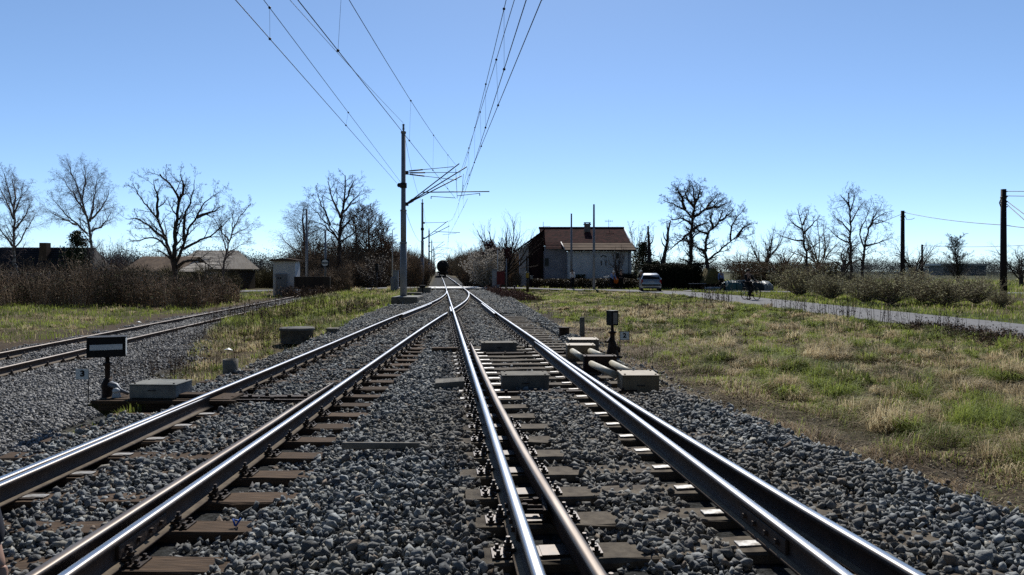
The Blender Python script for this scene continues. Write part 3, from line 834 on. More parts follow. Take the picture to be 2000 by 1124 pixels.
# covers lying between the rails
wg = 'dark cover boards lying across the sleepers'
boxat('sleeper_cover', 979, 1071, 735, 10.0, .42, -.24, m_concd, 'broad dark cover box between the rails, level with the largest pipe cover', 'cover box', wg, rz=.06)
boxat('sleeper_cover', 939, 1008, 671, 14.85, .4, -.24, m_concd, 'dark cover box between the rails beside the tip of the open blade', 'cover box', wg, rz=.08)
o = boxat('sleeper_cover', 847, 905, 747, 10.1, .42, -.20, m_concd, 'tilted grey slab on the ballast left of the bright middle rail', 'slab', wg, rz=.06); o.rotation_euler = (.0, -.06, .05)
boxat('timber_plank', 843, 893, 680, 14.6, .2, -.2, m_wood, 'flat brown timber end on the ballast beside the middle rail', 'timber', None, bev=.004)
# throw rods between the left rails
b = MB()
for (dy, z, w) in ((0, -.275, .05), (.16, -.265, .035), (.33, -.28, .11)):
    b.box(((float(xA(9.9)) + float(xB(9.9))) / 2 + .05, 9.75 + dy, z), (1.22, w, .03), bev=.004)
for k in range(7): b.cyl((float(xA(9.9)) + .2 + k * .18, 9.72 + (k % 3) * .16, -.27), .028, .05, 6, smooth=False)
simple('throw_rod', b, m_rustdark, 'rusty throw rods across the left track beside the concrete cover', 'point rod')
b = MB(); b.box((PX(318, 9.5), 9.78, -.30), (1.75, .5, .16), bev=.01); b.box((PX(318, 9.45), 9.47, -.245), (1.9, .06, .04)); b.box((PX(372, 9.6), 9.72, -.195), (.42, .2, .05), bev=.01)
simple('bearer_beam', b, m_wood, 'dark timber bearer running from lantern 3 to the leftmost rail', 'timber beam')
for (dy, lb) in ((9.8, 'flat throw rod beside the broad dark cover between the rails'), (14.35, 'flat throw rod in front of the far cover box between the rails')):
    b = MB(); xm = float(mainX(1.9, dy)); b.box((xm, dy, -.16), (2.5, .06, .02), rz=rzM); b.box((xm + .1, dy + .13, -.16), (2.3, .03, .02), rz=rzM)
    for k in range(6): b.cyl((xm - 1 + k * .4, dy + (.05 if k % 2 else -.01) + (-1 + k * .4) * .1, -.16), .022, .035, 6, smooth=False)
    simple('throw_rod', b, m_rustdark, lb, 'point rod')
# stretcher between blades in the foreground
b = MB(); xm = float(xC(4.75)) + .12
for dy in (0, .09, .2): b.box((xm + .02, 4.75 + dy, -.105), (.17, .035, .03), bev=.01)
b.box((xm + .09, 4.85, -.10), (.035, .34, .05), bev=.006)
for q in ((-.05, .02), (.03, .14)): b.cyl((xm + q[0], 4.75 + q[1], -.09), .022, .03, 6, smooth=False)
simple('distance_block', b, m_rustdark, 'iron spacer block bolted between middle rail and open blade', 'spacer block')
# shafts and stumps on the left
b = MB(); Y = 18.9; b.lathe([(.42, -.02), (.42, .30), (.455, .302), (.455, .36), (.43, .375), (.05, .385)], n=32)
o = simple('concrete_shaft', b, mat('old_dark_concrete', (.19, .185, .17), (.10, .10, .095), rough=.9, scale=4, detail=8, bump=.3), 'low round concrete shaft with a flat lid in the grass left of the tracks', 'shaft'); o.location = (PX(580, Y), Y, PZ(640, Y) - .375)
b = MB(); Y = 19.6; b.box((0, 0, .10), (.30, .28, .26), bev=.02); b.box((0, 0, .25), (.33, .31, .05), bev=.012)
o = simple('concrete_block', b, m_concd, 'small square concrete block right of the round shaft', 'concrete block'); o.location = (PX(650, Y), Y, PZ(641, Y) - .275)
b = MB(); Y = 12.7
prof = [(.125, 0), (.13, .02), (.13, .31), (.11, .31), (.11, .10)]
b.lathe(prof, n=24); o = simple('concrete_pipe', b, m_concd, 'upright grey pipe stump at the edge of the ballast', 'pipe stump'); o.location = (PX(450, Y), Y, PZ(702, Y) - .31)
b = MB(); Y = 17.9; b.lathe([(.13, 0), (.13, .24), (.145, .25), (.145, .28), (.02, .285)], n=20)
o = simple('cable_stub', b, m_rustdark, 'short dark capped stub on the ballast right of the main track', 'stub'); o.location = (PX(1102, Y), Y, PZ(639, Y) - .285)
b = MB(); Y = 18.4; b.box((0, 0, .22), (.13, .12, .50), bev=.012, taper=(.9, .9))
o = simple('marker_post', b, m_concd, 'short grey concrete marker post behind the pipe covers', 'marker post'); o.location = (PX(1137, Y), Y, PZ(620, Y) - .47)
b = MB(); b.box((0, 0, 0), (.75, .05, .06), rz=-.02, bev=.01); b.box((.40, -.05, -.01), (.16, .05, .06), rz=-.7, bev=.01)
o = simple('iron_bar', b, m_concd, 'thin bent iron bar lying on the ballast in the foreground', 'bar'); o.location = (PX(745, 6.75), 6.75, -.158)
b = MB(); b.tube([(0, 0, 0), (.03, .02, .05), (.01, .05, .02), (-.03, .03, .04), (0, -.01, .01)], .007, 6)
o = simple('plastic_scrap', b, mat('blue_plastic', (.02, .12, .5), rough=.4), 'scrap of blue plastic cord on the end of a timber sleeper', 'litter'); o.location = (PX(460, 5.1), 5.1, -.33)
for (px, py, Y, lb) in ((445, 657, 17, 'white scrap of paper on the grass left of the pipe stump'), (270, 622, 26, 'white scrap on the grass beyond the siding')):
    b = MB(); b.add([(-.11, 0, .02), (.02, -.07, .05), (.12, .0, .02), (.0, .06, .07)], [(0, 1, 3), (1, 2, 3), (0, 3, 2, 1)])
    o = simple('paper_scrap', b, m_white, lb, 'litter'); o.location = P(px, py, Y); o.location.z = float(gh(o.location.x, Y)) + .08

# ------------------------------------------------------------------ overhead line
m_mast = mat('mast_concrete_grey', (.36, .37, .40), (.28, .29, .31), rough=.6, scale=1.5, detail=6, bump=.05, metal=.2)
m_line = mat('dark_wire', (.05, .045, .05), rough=.5, metal=.5)
m_insul = mat('brown_insulator', (.045, .028, .022), rough=.25)
MY = 40.0
MXm = PX(788, MY)
def mast(X, Y, main, label):
    ztop = 9.62; zb = -.25
    t = empty('catenary_mast', (X, Y, zb), label, 'line mast', 'overhead line masts left of the main track')
    b = MB(); n = 14
    b.tube([(0, 0, 0), (0, 0, 3.3)], [.19, .19], n); b.tube([(0, 0, 3.3), (0, 0, 5.1), (0, 0, 5.12), (0, 0, 9.45)], [.16, .16, .135, .12], n)
    b.tube([(0, 0, 3.25), (0, 0, 3.35)], .2, n); b.cyl((0, 0, 5.05), .18, .09, n); b.cyl((0, 0, 9.4), .15, .1, n)
    b.build('pole', m_mast, t)
    prof = []
    for k in range(6): prof += [(.035, 9.5 + k * .075), (.095, 9.52 + k * .075), (.035, 9.55 + k * .075)]
    b = MB(); b.lathe(prof, n=10); b.build('top_insulator', m_insul, t)
    b = MB(); b.cyl((0, 0, 6.35), .19, .28, n); b.build('clamp', m_iron, t)
    for zz in (7.2, 5.45): b = MB(); b.box((.15, 0, zz), (.25, .11, .2)); b.build('bracket', m_iron, t)
    return t
def loc(t, px, py, Y):
    p = P(px, py, Y); return (p.x - t.location.x, p.y - t.location.y, p.z - t.location.z)
M1 = mast(MXm, MY, True, 'tall grey line mast nearest the camera, on a dark foundation block')
# foundation is its own block; sunlit top painted on as a paler slab
fb = empty('mast_foundation', (MXm, MY, -.6), 'dark concrete foundation block with sunlit top painted pale under the nearest mast', 'foundation')
x0, x1 = PX(763, 38.6), PX(815, 38.6)
b = MB(); b.box(((x0 + x1) / 2 - MXm, 0, .22), (x1 - x0, 2.6, .85), bev=.03); b.build('block', m_concd, fb)
b = MB(); b.box(((x0 + x1) / 2 - MXm, 0, .655), ((x1 - x0) * .96, 2.5, .02)); b.build('lit_top', m_concrete, fb)
def arms(t, rows, ties, rY, steady=True, thick=.032):
    for (a, c, Y) in rows:
        b = MB(); p0 = Vector(loc(t, *a, rY)); p1 = Vector(loc(t, *c, Y)); d = p1 - p0
        b.tube([p0, p1], thick, 8)
        b.tube([p0, p0 + d * .12], thick * 1.9, 8)
        b.build('cantilever_tube', m_iron, t)
    for (a, c, Y) in ties:
        b = MB(); p0 = Vector(loc(t, *a, rY)); p1 = Vector(loc(t, *c, Y)); d = p1 - p0
        b.tube([p0, p1], thick * .55, 6); b.tube([p0 + d * .08, p0 + d * .36], thick * 1.25, 8)
        b.build('tie_rod', m_iron, t)
arms(M1, [((794, 399), (897, 320), 39.2), ((794, 399), (912, 326), 40.2), ((794, 399), (901.5, 344), 41)],
     [((792, 335), (886, 326), 39.3), ((792, 338), (898, 337), 40.2), ((792, 340), (893, 352), 41)], MY)
def steady(t, a, c, regs, Y, r=.03):
    b = MB(); b.tube([loc(t, *a, Y), loc(t, *c, Y)], r, 8); b.build('steady_tube', m_iron, t)
    for (q0, q1, h) in regs:
        b = MB(); p0 = Vector(loc(t, *q0, Y)); p1 = Vector(loc(t, *q1, Y))
        b.tube([p0, p1], r * .6, 6); b.tube([p1 + Vector((0, 0, .0)), p1 + Vector((0, 0, h))], r * .8, 6); b.build('registration_arm', m_iron, t)
steady(M1, (823, 376), (956, 374.5), [((893, 383), (937, 378), -.14), ((888, 387), (842, 384), -.14)], 40)
b = MB(); b.tube([loc(M1, 905, 340, 40), loc(M1, 902, 384, 40)], .012, 6); b.tube([loc(M1, 890, 330, 40), loc(M1, 893, 388, 40)], .012, 6); b.build('drop_bracket', m_iron, M1)
b = MB(); b.sphere(loc(M1, 780, 362, 40), .13, 10, 8, sc3=(1, .5, 1)); b.tube([loc(M1, 780, 362, 40), loc(M1, 788, 364, 40)], .04, 8); b.build('tension_pulley', m_iron, M1)
MASTS = [(PX(825, 82), 82, 'second line mast, dark and slim, behind the nearest mast'), (PX(838, 139), 139, 'third line mast along the track'),
         (PX(843.3, 187), 187, 'fourth line mast along the track'), (PX(847, 235), 235, 'fifth line mast along the track'),
         (PX(849.3, 285), 285, 'sixth and farthest line mast, beside the train')]
ML = [M1]
for i, (X, Y, lb) in enumerate(MASTS):
    t = mast(X, Y, False, lb); ML.append(t)
    k = 82 / Y
    f = lambda px, py: (870 + (px - 870) * k if False else 1000 + (px - 1000), py)
    ax, az = X, 5.2
    def w3(dx, z): return (dx, 0, z + .25)
    b = MB(); b.tube([w3(.15, 5.1), w3(2.9, 7.15)], .04, 6); b.build('cantilever_tube', m_iron, t)
    b = MB(); b.tube([w3(.15, 5.1), w3(3.1, 6.6)], .04, 6); b.build('cantilever_tube', m_iron, t)
    b = MB(); b.tube([w3(.15, 6.95), w3(2.7, 7.02)], .025, 6); b.build('tie_rod', m_iron, t)
    b = MB(); b.tube([w3(1.4, 5.95), w3(4.3, 5.85)], .035, 6); b.tube([w3(2.3, 5.6), w3(3.9, 5.75)], .02, 6); b.build('steady_tube', m_iron, t)

def wire(name, pts, r, label, cat='wire', group='overhead wires', drop=None):
    b = MB(); b.tube(pts, r, 5); return tag(b.build(name, m_line), label, cat, group)
def sag(p0, p1, s, n=14):
    p0, p1 = Vector(p0), Vector(p1)
    return [p0.lerp(p1, i / n) - Vector((0, 0, s * 4 * (i / n) * (1 - i / n))) for i in range(n + 1)]
WR = .0085
def lerp_at(pts, Y):
    for p, q in zip(pts[:-1], pts[1:]):
        lo, hi = (p, q) if p.y <= q.y else (q, p)
        if lo.y <= Y <= hi.y: return lo.lerp(hi, (Y - lo.y) / max(1e-6, hi.y - lo.y))
    return pts[0]
def pair(cat_pts, con_pts, rows, lab_cat, lab_con):
    co = wire('contact_wire', con_pts, WR, lab_con)
    ca = wire('catenary_wire', cat_pts, WR * .9, lab_cat)
    for Y in rows:
        p, q = lerp_at(cat_pts, Y), lerp_at(con_pts, Y)
        b = MB(); b.tube([p, q], .0028, 4)
        for u in (p, q): b.sphere(u, .03, 6, 4)
        b.build('dropper', m_line, ca)
XL = -3.14
pair(sag((XL + .1, -12, 7.35), (XL, 40, 7.4), .75), sag((XL - .03, -12, 5.52), (XL, 40, 5.5), .03), [13.0, 22.0, 28.5, 35], 'upper carrier wire over the left track, ending at the nearest mast arms', 'lower contact wire over the left track, ending at the nearest mast arms')
def mp(o, Y, z): return (float(mainX(o, Y)), Y, z)
pair(sag(mp(1.22, -14, 7.3), mp(1.3, 40.2, 7.15), .55), sag(mp(1.28, -14, 5.52), mp(1.25, 40.2, 5.5), .03), [6, 14.2, 20, 26.5, 33], 'upper carrier wire over the main track in front of the nearest mast', 'lower contact wire over the main track in front of the nearest mast')
pair(sag(mp(1.75, -14, 7.25), mp(1.05, 41, 6.8), .42), sag(mp(1.85, -14, 5.52), mp(1.05, 41, 5.5), .03), [10.5, 17.3, 23, 30], 'rightmost upper carrier wire, close beside that of the main track', 'rightmost lower contact wire, leaving the frame farthest right')
pw = [P(460, 0, 12.0), P(775, 358, 39.8)]; pw[0] = pw[1] + (pw[0] - pw[1]) * 1.35
pu = [P(515, 0, 13.7), P(783, 357, 39.8)]; pu[0] = pu[1] + (pu[0] - pu[1]) * 1.3
pair(sag(pu[0], pu[1], .0), sag(pw[0], pw[1], .0), [14.1, 23.0], 'upper of the two leftmost wires, anchored on the nearest mast', 'lower of the two leftmost wires, anchored on the nearest mast')
wire('feeder_wire', sag((MXm - 1.1, -10, 9.7), (MXm, 40, 9.72), .35), WR, 'single feeder wire running to the top of the nearest mast')
alltops = [(MXm, 40)] + [(m[0], m[1]) for m in MASTS]
for i in range(5):
    (xa_, ya_), (xb_, yb_) = alltops[i], alltops[i + 1]
    word = ('first', 'second', 'third', 'fourth', 'fifth')[i]
    wire('feeder_wire', sag((xa_, ya_, 9.4), (xb_, yb_, 9.4), .9), WR * 1.2, f'feeder wire along the mast tops, {word} span from the camera')
    wire('return_wire', sag((xa_ + .1, ya_, 4.9), (xb_ + .1, yb_, 4.9), .7), WR * 1.2, f'low return wire from mast to mast, {word} span from the camera')
    s1 = .35 if i % 2 else -.35
    o0, o1 = 1.244 - s1 * .8, 1.244 + s1 * .8
    pair(sag(mp(o0, ya_, 7.2), mp(o1, yb_, 7.2), .9), sag(mp(o0, ya_, 5.5), mp(o1, yb_, 5.5), .05), list(np.linspace(ya_ + 5, yb_ - 5, 5)),
         f'carrier wire over the main track beyond the nearest mast, {word} span', f'contact wire over the main track beyond the nearest mast, {word} span')
# ------------------------------------------------------------------ buildings
m_render = mat('pale_render', (.92, .95, .97), (.72, .75, .78), rough=.9, scale=1.2, detail=7, bump=.08, bscale=20)
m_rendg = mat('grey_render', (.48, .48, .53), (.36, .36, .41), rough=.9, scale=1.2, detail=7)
m_tile = mat('red_brown_tiles', (.135, .052, .05), (.03, .018, .021), rough=.95, scale=2.6, detail=8, bump=.4, bscale=6, stretch=(1, 1, 3), contrast=(.38, .62), spec=.05)
m_tan = mat('tan_sheet_roof', (.20, .145, .105), (.13, .093, .07), rough=.9, scale=1.0, detail=6, bump=.15, spec=.05)
m_darktile = mat('black_brown_roof', (.045, .04, .042), (.028, .026, .03), rough=.7, scale=1.2, detail=6)
m_paletile = mat('pale_stone_tiles', (.62, .57, .50), (.36, .32, .28), rough=.8, scale=2.5, detail=7, contrast=(.3, .7))
m_browntile = mat('worn_brown_tiles', (.38, .28, .20), (.19, .135, .10), rough=.85, scale=1.2, detail=8, stretch=(2.5, 1, 1))
m_glass = mat('dark_window_glass', (.015, .018, .02), rough=.25, spec=.25)
m_dark = mat('dark_recess', (.03, .025, .024), rough=.9)
m_brick = mat('chimney_render', (.30, .28, .27), (.2, .18, .17), rough=.9, scale=3, detail=6)
m_trim = mat('white_trim', (.7, .7, .7), rough=.6)
m_woodd = mat('dark_boards', (.09, .07, .055), (.05, .04, .034), rough=.85, scale=4, detail=6, stretch=(1, 1, .1))

def tiles_roof(b, p00, p10, p01, p11, rows, th=.06, mi=0):
    """sloped roof of overlapping courses: p00-p10 eave, p01-p11 ridge"""
    p00, p10, p01, p11 = map(Vector, (p00, p10, p01, p11))
    n = (p10 - p00).cross(p01 - p00).normalized()
    if n.z < 0: n = -n
    for r in range(rows):
        t0, t1 = r / rows, (r + 1.12) / rows
        a, c = p00.lerp(p01, t0), p10.lerp(p11, t0); d_, e_ = p00.lerp(p01, min(t1, 1)), p10.lerp(p11, min(t1, 1))
        o = n * th
        vs = [a, c, e_, d_, a + o * 1.0, c + o * 1.0, e_ + o * .35, d_ + o * .35]
        b.add(vs, [(0, 3, 2, 1), (4, 5, 6, 7), (0, 1, 5, 4), (1, 2, 6, 5), (2, 3, 7, 6), (3, 0, 4, 7)], mi)
    return b

# house by the crossing
hs = empty('crossing_house', (PX(1150, 75), 75, .1), 'white rendered house with a long red brown tiled roof behind the level crossing', 'house')
def hl(px, py, Y): p = P(px, py, Y); return (p.x - hs.location.x, p.y - hs.location.y, p.z - hs.location.z)
Yr, Ym, Ye = 79.5, 75.0, 72.4
zb = 0.0
rl = PX(1053, Yr) - hs.location.x; rr = PX(1218, Yr) - hs.location.x; zr = PZ(447, Yr) - .1
ml = PX(1065, Ym) - hs.location.x; mr = PX(1232, Ym) - hs.location.x; zm = PZ(475, Ym) - .1
el = PX(1104, Ye) - hs.location.x; er = PX(1243, Ye) - hs.location.x; ze = PZ(489, Ye) - .1
b = MB()
wl, wr_ = PX(1063, 75) - hs.location.x, PX(1233, 73) - hs.location.x
wm = PX(1109, 73) - hs.location.x
zwe = ze - .12
b.prism([(wm, -.3), (wr_, -.3), (wr_, zwe), (wm, zwe)], -2.15, 3.5)
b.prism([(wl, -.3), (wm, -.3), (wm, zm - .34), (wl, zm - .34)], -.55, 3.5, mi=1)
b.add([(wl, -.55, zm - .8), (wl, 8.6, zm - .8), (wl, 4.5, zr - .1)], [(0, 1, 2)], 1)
b.add([(wr_, -2.15, zwe), (wr_, 8.6, zwe), (wr_, 4.5, zr - .1)], [(0, 1, 2)], 0)
b.build('wall', [m_render, m_rendg], hs)
b = MB()
tiles_roof(b, (ml, 0, zm), (mr, 0, zm), (rl, 4.5, zr), (rr, 4.5, zr), 16)
tiles_roof(b, (ml, 9.0, zm), (mr, 9.0, zm), (rl, 4.5, zr), (rr, 4.5, zr), 8)
exl = ml + (PX(1063, 74) - PX(1053, 79.5)) * .18
tiles_roof(b, (ml + .06, -1.15, zm - .66), (el + .1, -1.15, zm - .66), (ml, .05, zm + .03), (el - .1, .05, zm + .03), 4)
b.tube([(rl - .05, 4.5, zr + .08), (rr + .05, 4.5, zr + .08)], .12, 8)
rf = b.build('roof', m_tile, hs)
b = MB(); tiles_roof(b, (el, -2.6, ze), (er, -2.6, ze), (el - .22, .1, zm + .03), (mr + .05, .1, zm + .03), 3, th=.05)
b.build('lean_to_roof', m_tan, hs)
b = MB(); b.tube([(el - .03, -2.62, ze + .05), (el - .25, .05, zm + .1)], .05, 6); b.tube([(er + .02, -2.62, ze + .03), (mr + .1, 0, zm + .06), (rr + .05, 4.5, zr + .05)], .045, 6)
b.build('verge_trim', m_trim, hs)
b = MB(); b.box(((el + er) / 2, -2.62, ze - .06), (er - el, .1, .14)); b.build('gutter', m_dark, hs)
cxp = hl(1147, 450, 78.6)
ch = MB(); ch.box((cxp[0], cxp[1], zr - .25), (.62, .6, 1.3)); ch.box((cxp[0], cxp[1], zr + .42), (.78, .76, .12)); ch.box((cxp[0], cxp[1], zr + .60), (.72, .7, .06), mi=1)
for s in (-.24, .24): ch.box((cxp[0] + s, cxp[1], zr + .52), (.12, .5, .1))
co = ch.build('chimney', [m_brick, m_tile], hs)
b = MB()
ax = hl(1179, 503, 72.7)
pts = [Vector((ax[0] + .33 * math.cos(t), -2.19, ax[2] - .1 + .27 * math.sin(t))) for t in np.linspace(math.pi * .85, math.pi * .15, 7)]
b.tube(pts, .045, 6); b.build('arch_ornament', m_dark, hs)
for px in (1174.5, 1183.5):
    q = hl(px, 514, 72.8); b = MB(); b.box((q[0], -2.17, q[2]), (.09, .06, .5)); b.build('wall_slit', m_dark, hs)
q = hl(1206, 500, 72.8); b = MB(); b.box((q[0], -2.18, q[2]), (.42, .08, .6)); wdo = b.build('window', m_trim, hs)
b = MB(); b.box((q[0], -2.225, q[2]), (.34, .03, .52)); b.build('pane', m_glass, wdo)
q = hl(1206, 533, 72.8); b = MB(); b.box((q[0], -2.18, q[2]), (.5, .07, 1.5)); b.build('door', m_galv, hs)
q = hl(1068, 512, 74.3); b = MB(); b.box((q[0], -.57, q[2]), (.5, .06, .9)); wdo = b.build('window', m_galv, hs)
b = MB(); b.box((q[0], -.61, q[2]), (.4, .03, .8)); b.build('pane', m_glass, wdo)
q = hl(1228, 500, 72.8); b = MB(); b.tube([(q[0], -2.3, ze - .1), (q[0], -2.25, 0)], .05, 6); b.build('downpipe', m_galv, hs)
# side wing with its own roof sloping left
b = MB()
sl_ = PX(1006, 77) - hs.location.x; szl = PZ(491, 77) - .1
b.prism([(sl_ + .5, -.3), (wl - 1.6, -.3), (wl - 1.6, szl + .75), (sl_ + .5, szl + .2)], 2.2, 8.2)
b.build('wing_wall', m_render, hs)
b = MB(); tiles_roof(b, (sl_, 1.0, szl), (sl_, 8.6, szl), (wl + .2, 1.0, szl + 2.35), (wl + .2, 8.6, szl + 2.35), 10)
b.build('wing_roof', m_tile, hs)
for px in (1029, 1058):
    q = hl(px, 520, 76.3); b = MB(); b.box((q[0], 1.25, 1.3), (.16, .16, 3.2)); b.build('porch_post', m_woodd, hs)
b = MB(); b.prism([(sl_ + .55, -.3), (wl - .02, -.3), (wl - .02, szl + 2.1), (sl_ + .55, szl + .22)], 2.6, 8.1); b.build('porch_wall', mat('dark_red_boards', (.12, .065, .065), (.06, .035, .04), rough=.9, scale=3, detail=6, stretch=(1, 1, .15)), hs)
an = empty('tv_antenna', (PX(1189, 79.4), 79.4, zr + .1), 'thin television antenna on the right of the tiled roof', 'antenna')
b = MB(); b.tube([(0, 0, -.1), (0, 0, 1.0)], .025, 6); b.build('pole', m_iron, an)
b = MB(); b.tube([(-.42, 0, .82), (.42, 0, .82)], .02, 6)
for k in range(5): b.tube([(-.4 + .2 * k, 0, .7), (-.4 + .2 * k, 0, .94)], .015, 5)
b.build('boom', m_iron, an)
an = empty('tv_antenna', (PX(1061, 79.4), 79.4, zr + .1), 'bare antenna mast on the left end of the tiled roof', 'antenna')
b = MB(); b.tube([(0, 0, -.1), (0, 0, .75)], .025, 6); b.build('pole', m_iron, an)
b = MB(); b.tube([(0, 0, .25), (.8, 0, .25)], .018, 6); b.build('boom', m_iron, an)

def gable_house(name, label, pxl, pxr, ye, yr, Y, depth, wallm, roofm, zb=-.5, ridge_x=True, rows=10, hip=0.0, cat='house', over=.35):
    t = empty(name, (PX((pxl + pxr) / 2, Y), Y, zb), label, cat)
    w = PX(pxr, Y) - PX(pxl, Y); ze = PZ(ye, Y) - zb; zr = PZ(yr, Y + depth / 2) - zb
    b = MB()
    b.box((0, depth / 2, (ze - .1) / 2), (w - 2 * over, depth - 2 * over, ze - .1))
    for s in (-1, 1):
        x = s * (w / 2 - over) * (1 - hip * .0)
        if hip == 0: b.add([(x, over, ze - .12), (x, depth - over, ze - .12), (x, depth / 2, zr - .12)], [(0, 1, 2)])
    b.build('wall', wallm, t)
    b = MB(); hx = hip * w / 2
    tiles_roof(b, (-w / 2, 0, ze), (w / 2, 0, ze), (-w / 2 + hx, depth / 2, zr), (w / 2 - hx, depth / 2, zr), rows)
    tiles_roof(b, (-w / 2, depth, ze), (w / 2, depth, ze), (-w / 2 + hx, depth / 2, zr), (w / 2 - hx, depth / 2, zr), rows)
    if hip:
        for s in (-1, 1): b.add([(s * w / 2, 0, ze + .02), (s * w / 2, depth, ze + .02), (s * (w / 2 - hx), depth / 2, zr + .02)], [(0, 1, 2)])
    b.build('roof', roofm, t)
    return t, w, ze, zr
# houses on the left
t, w, ze, zr = gable_house('dark_house', 'dark roofed house half hidden by the bramble thicket at far left', -60, 182, 530, 484, 60, 3.4, m_rendg, m_darktile, hip=.18, rows=12, over=.2)
q = P(88, 492, 61.0); b = MB(); b.box((q.x - t.location.x, q.y - t.location.y, q.z - t.location.z), (.6, .6, 1.5), mi=0); b.build('chimney', m_tan, t)
for px in (54, 90):
    q = P(px, 511, 60.6); b = MB(); b.prism([(-.55, -.22), (-.25, .22), (.55, .22), (.2, -.22)], 0, .06)
    o = b.build('skylight', mat('skylight_glass', (.12, .2, .22), rough=.15), t); o.location = (q.x - t.location.x, 1.0, q.z - t.location.z); o.rotation_euler = (-.35, 0, 0); o.location.y = .75
t, w, ze, zr = gable_house('low_house', 'grey walled house with a worn brown tiled roof behind the thicket', 236, 352, 531, 502, 58, 7, m_rendg, m_browntile, rows=14)
t, w, ze, zr = gable_house('barn', 'larger barn with pale stone coloured roof right of the brown roofed house', 330, 440, 526, 490, 66, 9, m_woodd, m_paletile, hip=.22, rows=13)
for px, py in ((400, 516), (343, 515)):
    q = P(px, py, 68); b = MB(); b.box((0, 0, 0), (.8, .05, .5)); o = b.build('skylight', m_trim, t); o.location = (q.x - t.location.x, 1.9, q.z - t.location.z + .25); o.rotation_euler = (-.75, 0, 0)
t = empty('white_shed', (PX(372, 57), 57, -.5), 'white walled shed with a low pale roof in front of the barn', 'shed')
w = PX(393, 57) - PX(346, 57); z1 = PZ(532, 57) + .5
b = MB(); b.box((0, 1.5, z1 / 2), (w, 3, z1)); b.build('wall', m_rendg, t)
b = MB(); tiles_roof(b, (-w / 2 - .15, -.2, z1), (w / 2 + .15, -.2, z1), (-w / 2 - .15, 3.2, z1 + .75), (w / 2 + .15, 3.2, z1 + .75), 6); b.build('roof', m_paletile, t)
# trackside hut
Y = 57
t = empty('trackside_hut', (PX(560, Y), Y, -.45), 'small pale concrete hut with a flat cap roof left of the buffer stop', 'hut')
w = PX(584, Y) - PX(539, Y); hh = PZ(511, Y) + .45
b = MB(); b.box((0, 0, hh / 2), (w - .1, 1.3, hh)); b.build('wall', m_render, t)
b = MB(); b.box((0, 0, hh + .06), (w + .3, 2.0, .12)); b.prism([(-w / 2 - .1, hh + .12), (w / 2 + .1, hh + .12), (.1, hh + .24), (-.15, hh + .24)], -.9, .9); b.build('roof', m_tan, t)
b = MB(); b.box((-.15, -.87, .85), (.85, .05, 1.7)); dr = b.build('door', m_galv, t)
b = MB(); b.box((-.15, -.885, 1.62), (1.0, .08, .06)); b.build('lintel', m_rendg, t)
for k in (-.18, 0): b = MB(); b.box((-.2 + k, -.905, 1.35), (.09, .02, .12)); b.build('vent', m_dark, dr)
# buffer stop
Y = 55.2
t = empty('buffer_stop', (float(xS1(Y) + xS2(Y)) / 2, Y, -.45), 'dark timber buffer stop overgrown with scrub at the end of the siding', 'buffer stop')
b = MB(); b.box((0, 0, 1.0), (2.75, .35, .95), bev=.03); b.build('beam', m_woodd, t)
for s in (-.8, .8):
    b = MB(); b.box((s, .2, .45), (.2, .2, .95)); b.tube([(s, .2, 1.2), (s, 1.7, 0)], .09, 6); b.build('strut', m_iron, t)
# cabinets at the crossing
def cabinet(px0, px1, yt, Y, zb, label):
    t = empty('relay_cabinet', (PX((px0 + px1) / 2, Y), Y, zb), label, 'cabinet')
    w = PX(px1, Y) - PX(px0, Y); h = PZ(yt, Y) - zb
    b = MB(); b.box((0, .3, h / 2), (w, .6, h), bev=.02); b.box((0, .3, h + .02), (w + .08, .7, .05)); b.build('body', m_galv, t)
    b = MB(); b.box((0, -.012, h * .5), (w * .82, .02, h * .86)); dr = b.build('door', mat('cabinet_paint', (.40, .42, .46), (.34, .36, .40), rough=.5), t)
    b = MB(); b.box((w * .3, -.03, h * .5), (.03, .03, .12)); b.build('handle', m_iron, dr)
cabinet(765, 777, 529, 60.5, -.3, 'grey relay cabinet left of the tracks, beside the foot of the nearest mast')
cabinet(961, 971, 527, 60, -.2, 'grey relay cabinet behind the red panel right of the tracks')
t = empty('red_panel', (PX(978, 50), 50, -.35), 'red square panel on a post right of the main track', 'sign')
b = MB(); b.tube([(0, 0, 0), (0, 0, 1.5)], .045, 8); b.build('post', mat('red_paint', (.16, .025, .03), (.12, .02, .022), rough=.5), t)
b = MB(); b.box((0, -.06, 1.33), (.56, .04, .92), bev=.01); b.build('panel', MATS['red_paint'], t)
t = empty('yellow_box_post', (PX(1030, 58), 58, -.25), 'yellow call box on a dark post by the crossing', 'call box')
b = MB(); b.tube([(.02, .1, 0), (.02, .1, 1.6)], .12, 8); b.build('post', m_iron, t)
b = MB(); b.box((0, -.05, 1.36), (.24, .2, .40), bev=.02); b.build('box', mat('yellow_paint', (.5, .34, .05), (.4, .27, .05), rough=.5), t)
b = MB(); b.box((-.14, 0, 1.62), (.2, .2, .05)); b.build('cap', m_white, t)
b = MB(); b.box((.33, .2, 1.2), (.22, .12, .3)); b.build('side_box', m_galv, t)
t = empty('bollard', (PX(1005, 58), 58, -.25), 'short dark bollard in the grass right of the red panel', 'bollard'); b = MB(); b.tube([(0, 0, 0), (0, 0, .55)], .07, 8); b.build('post', m_iron, t)
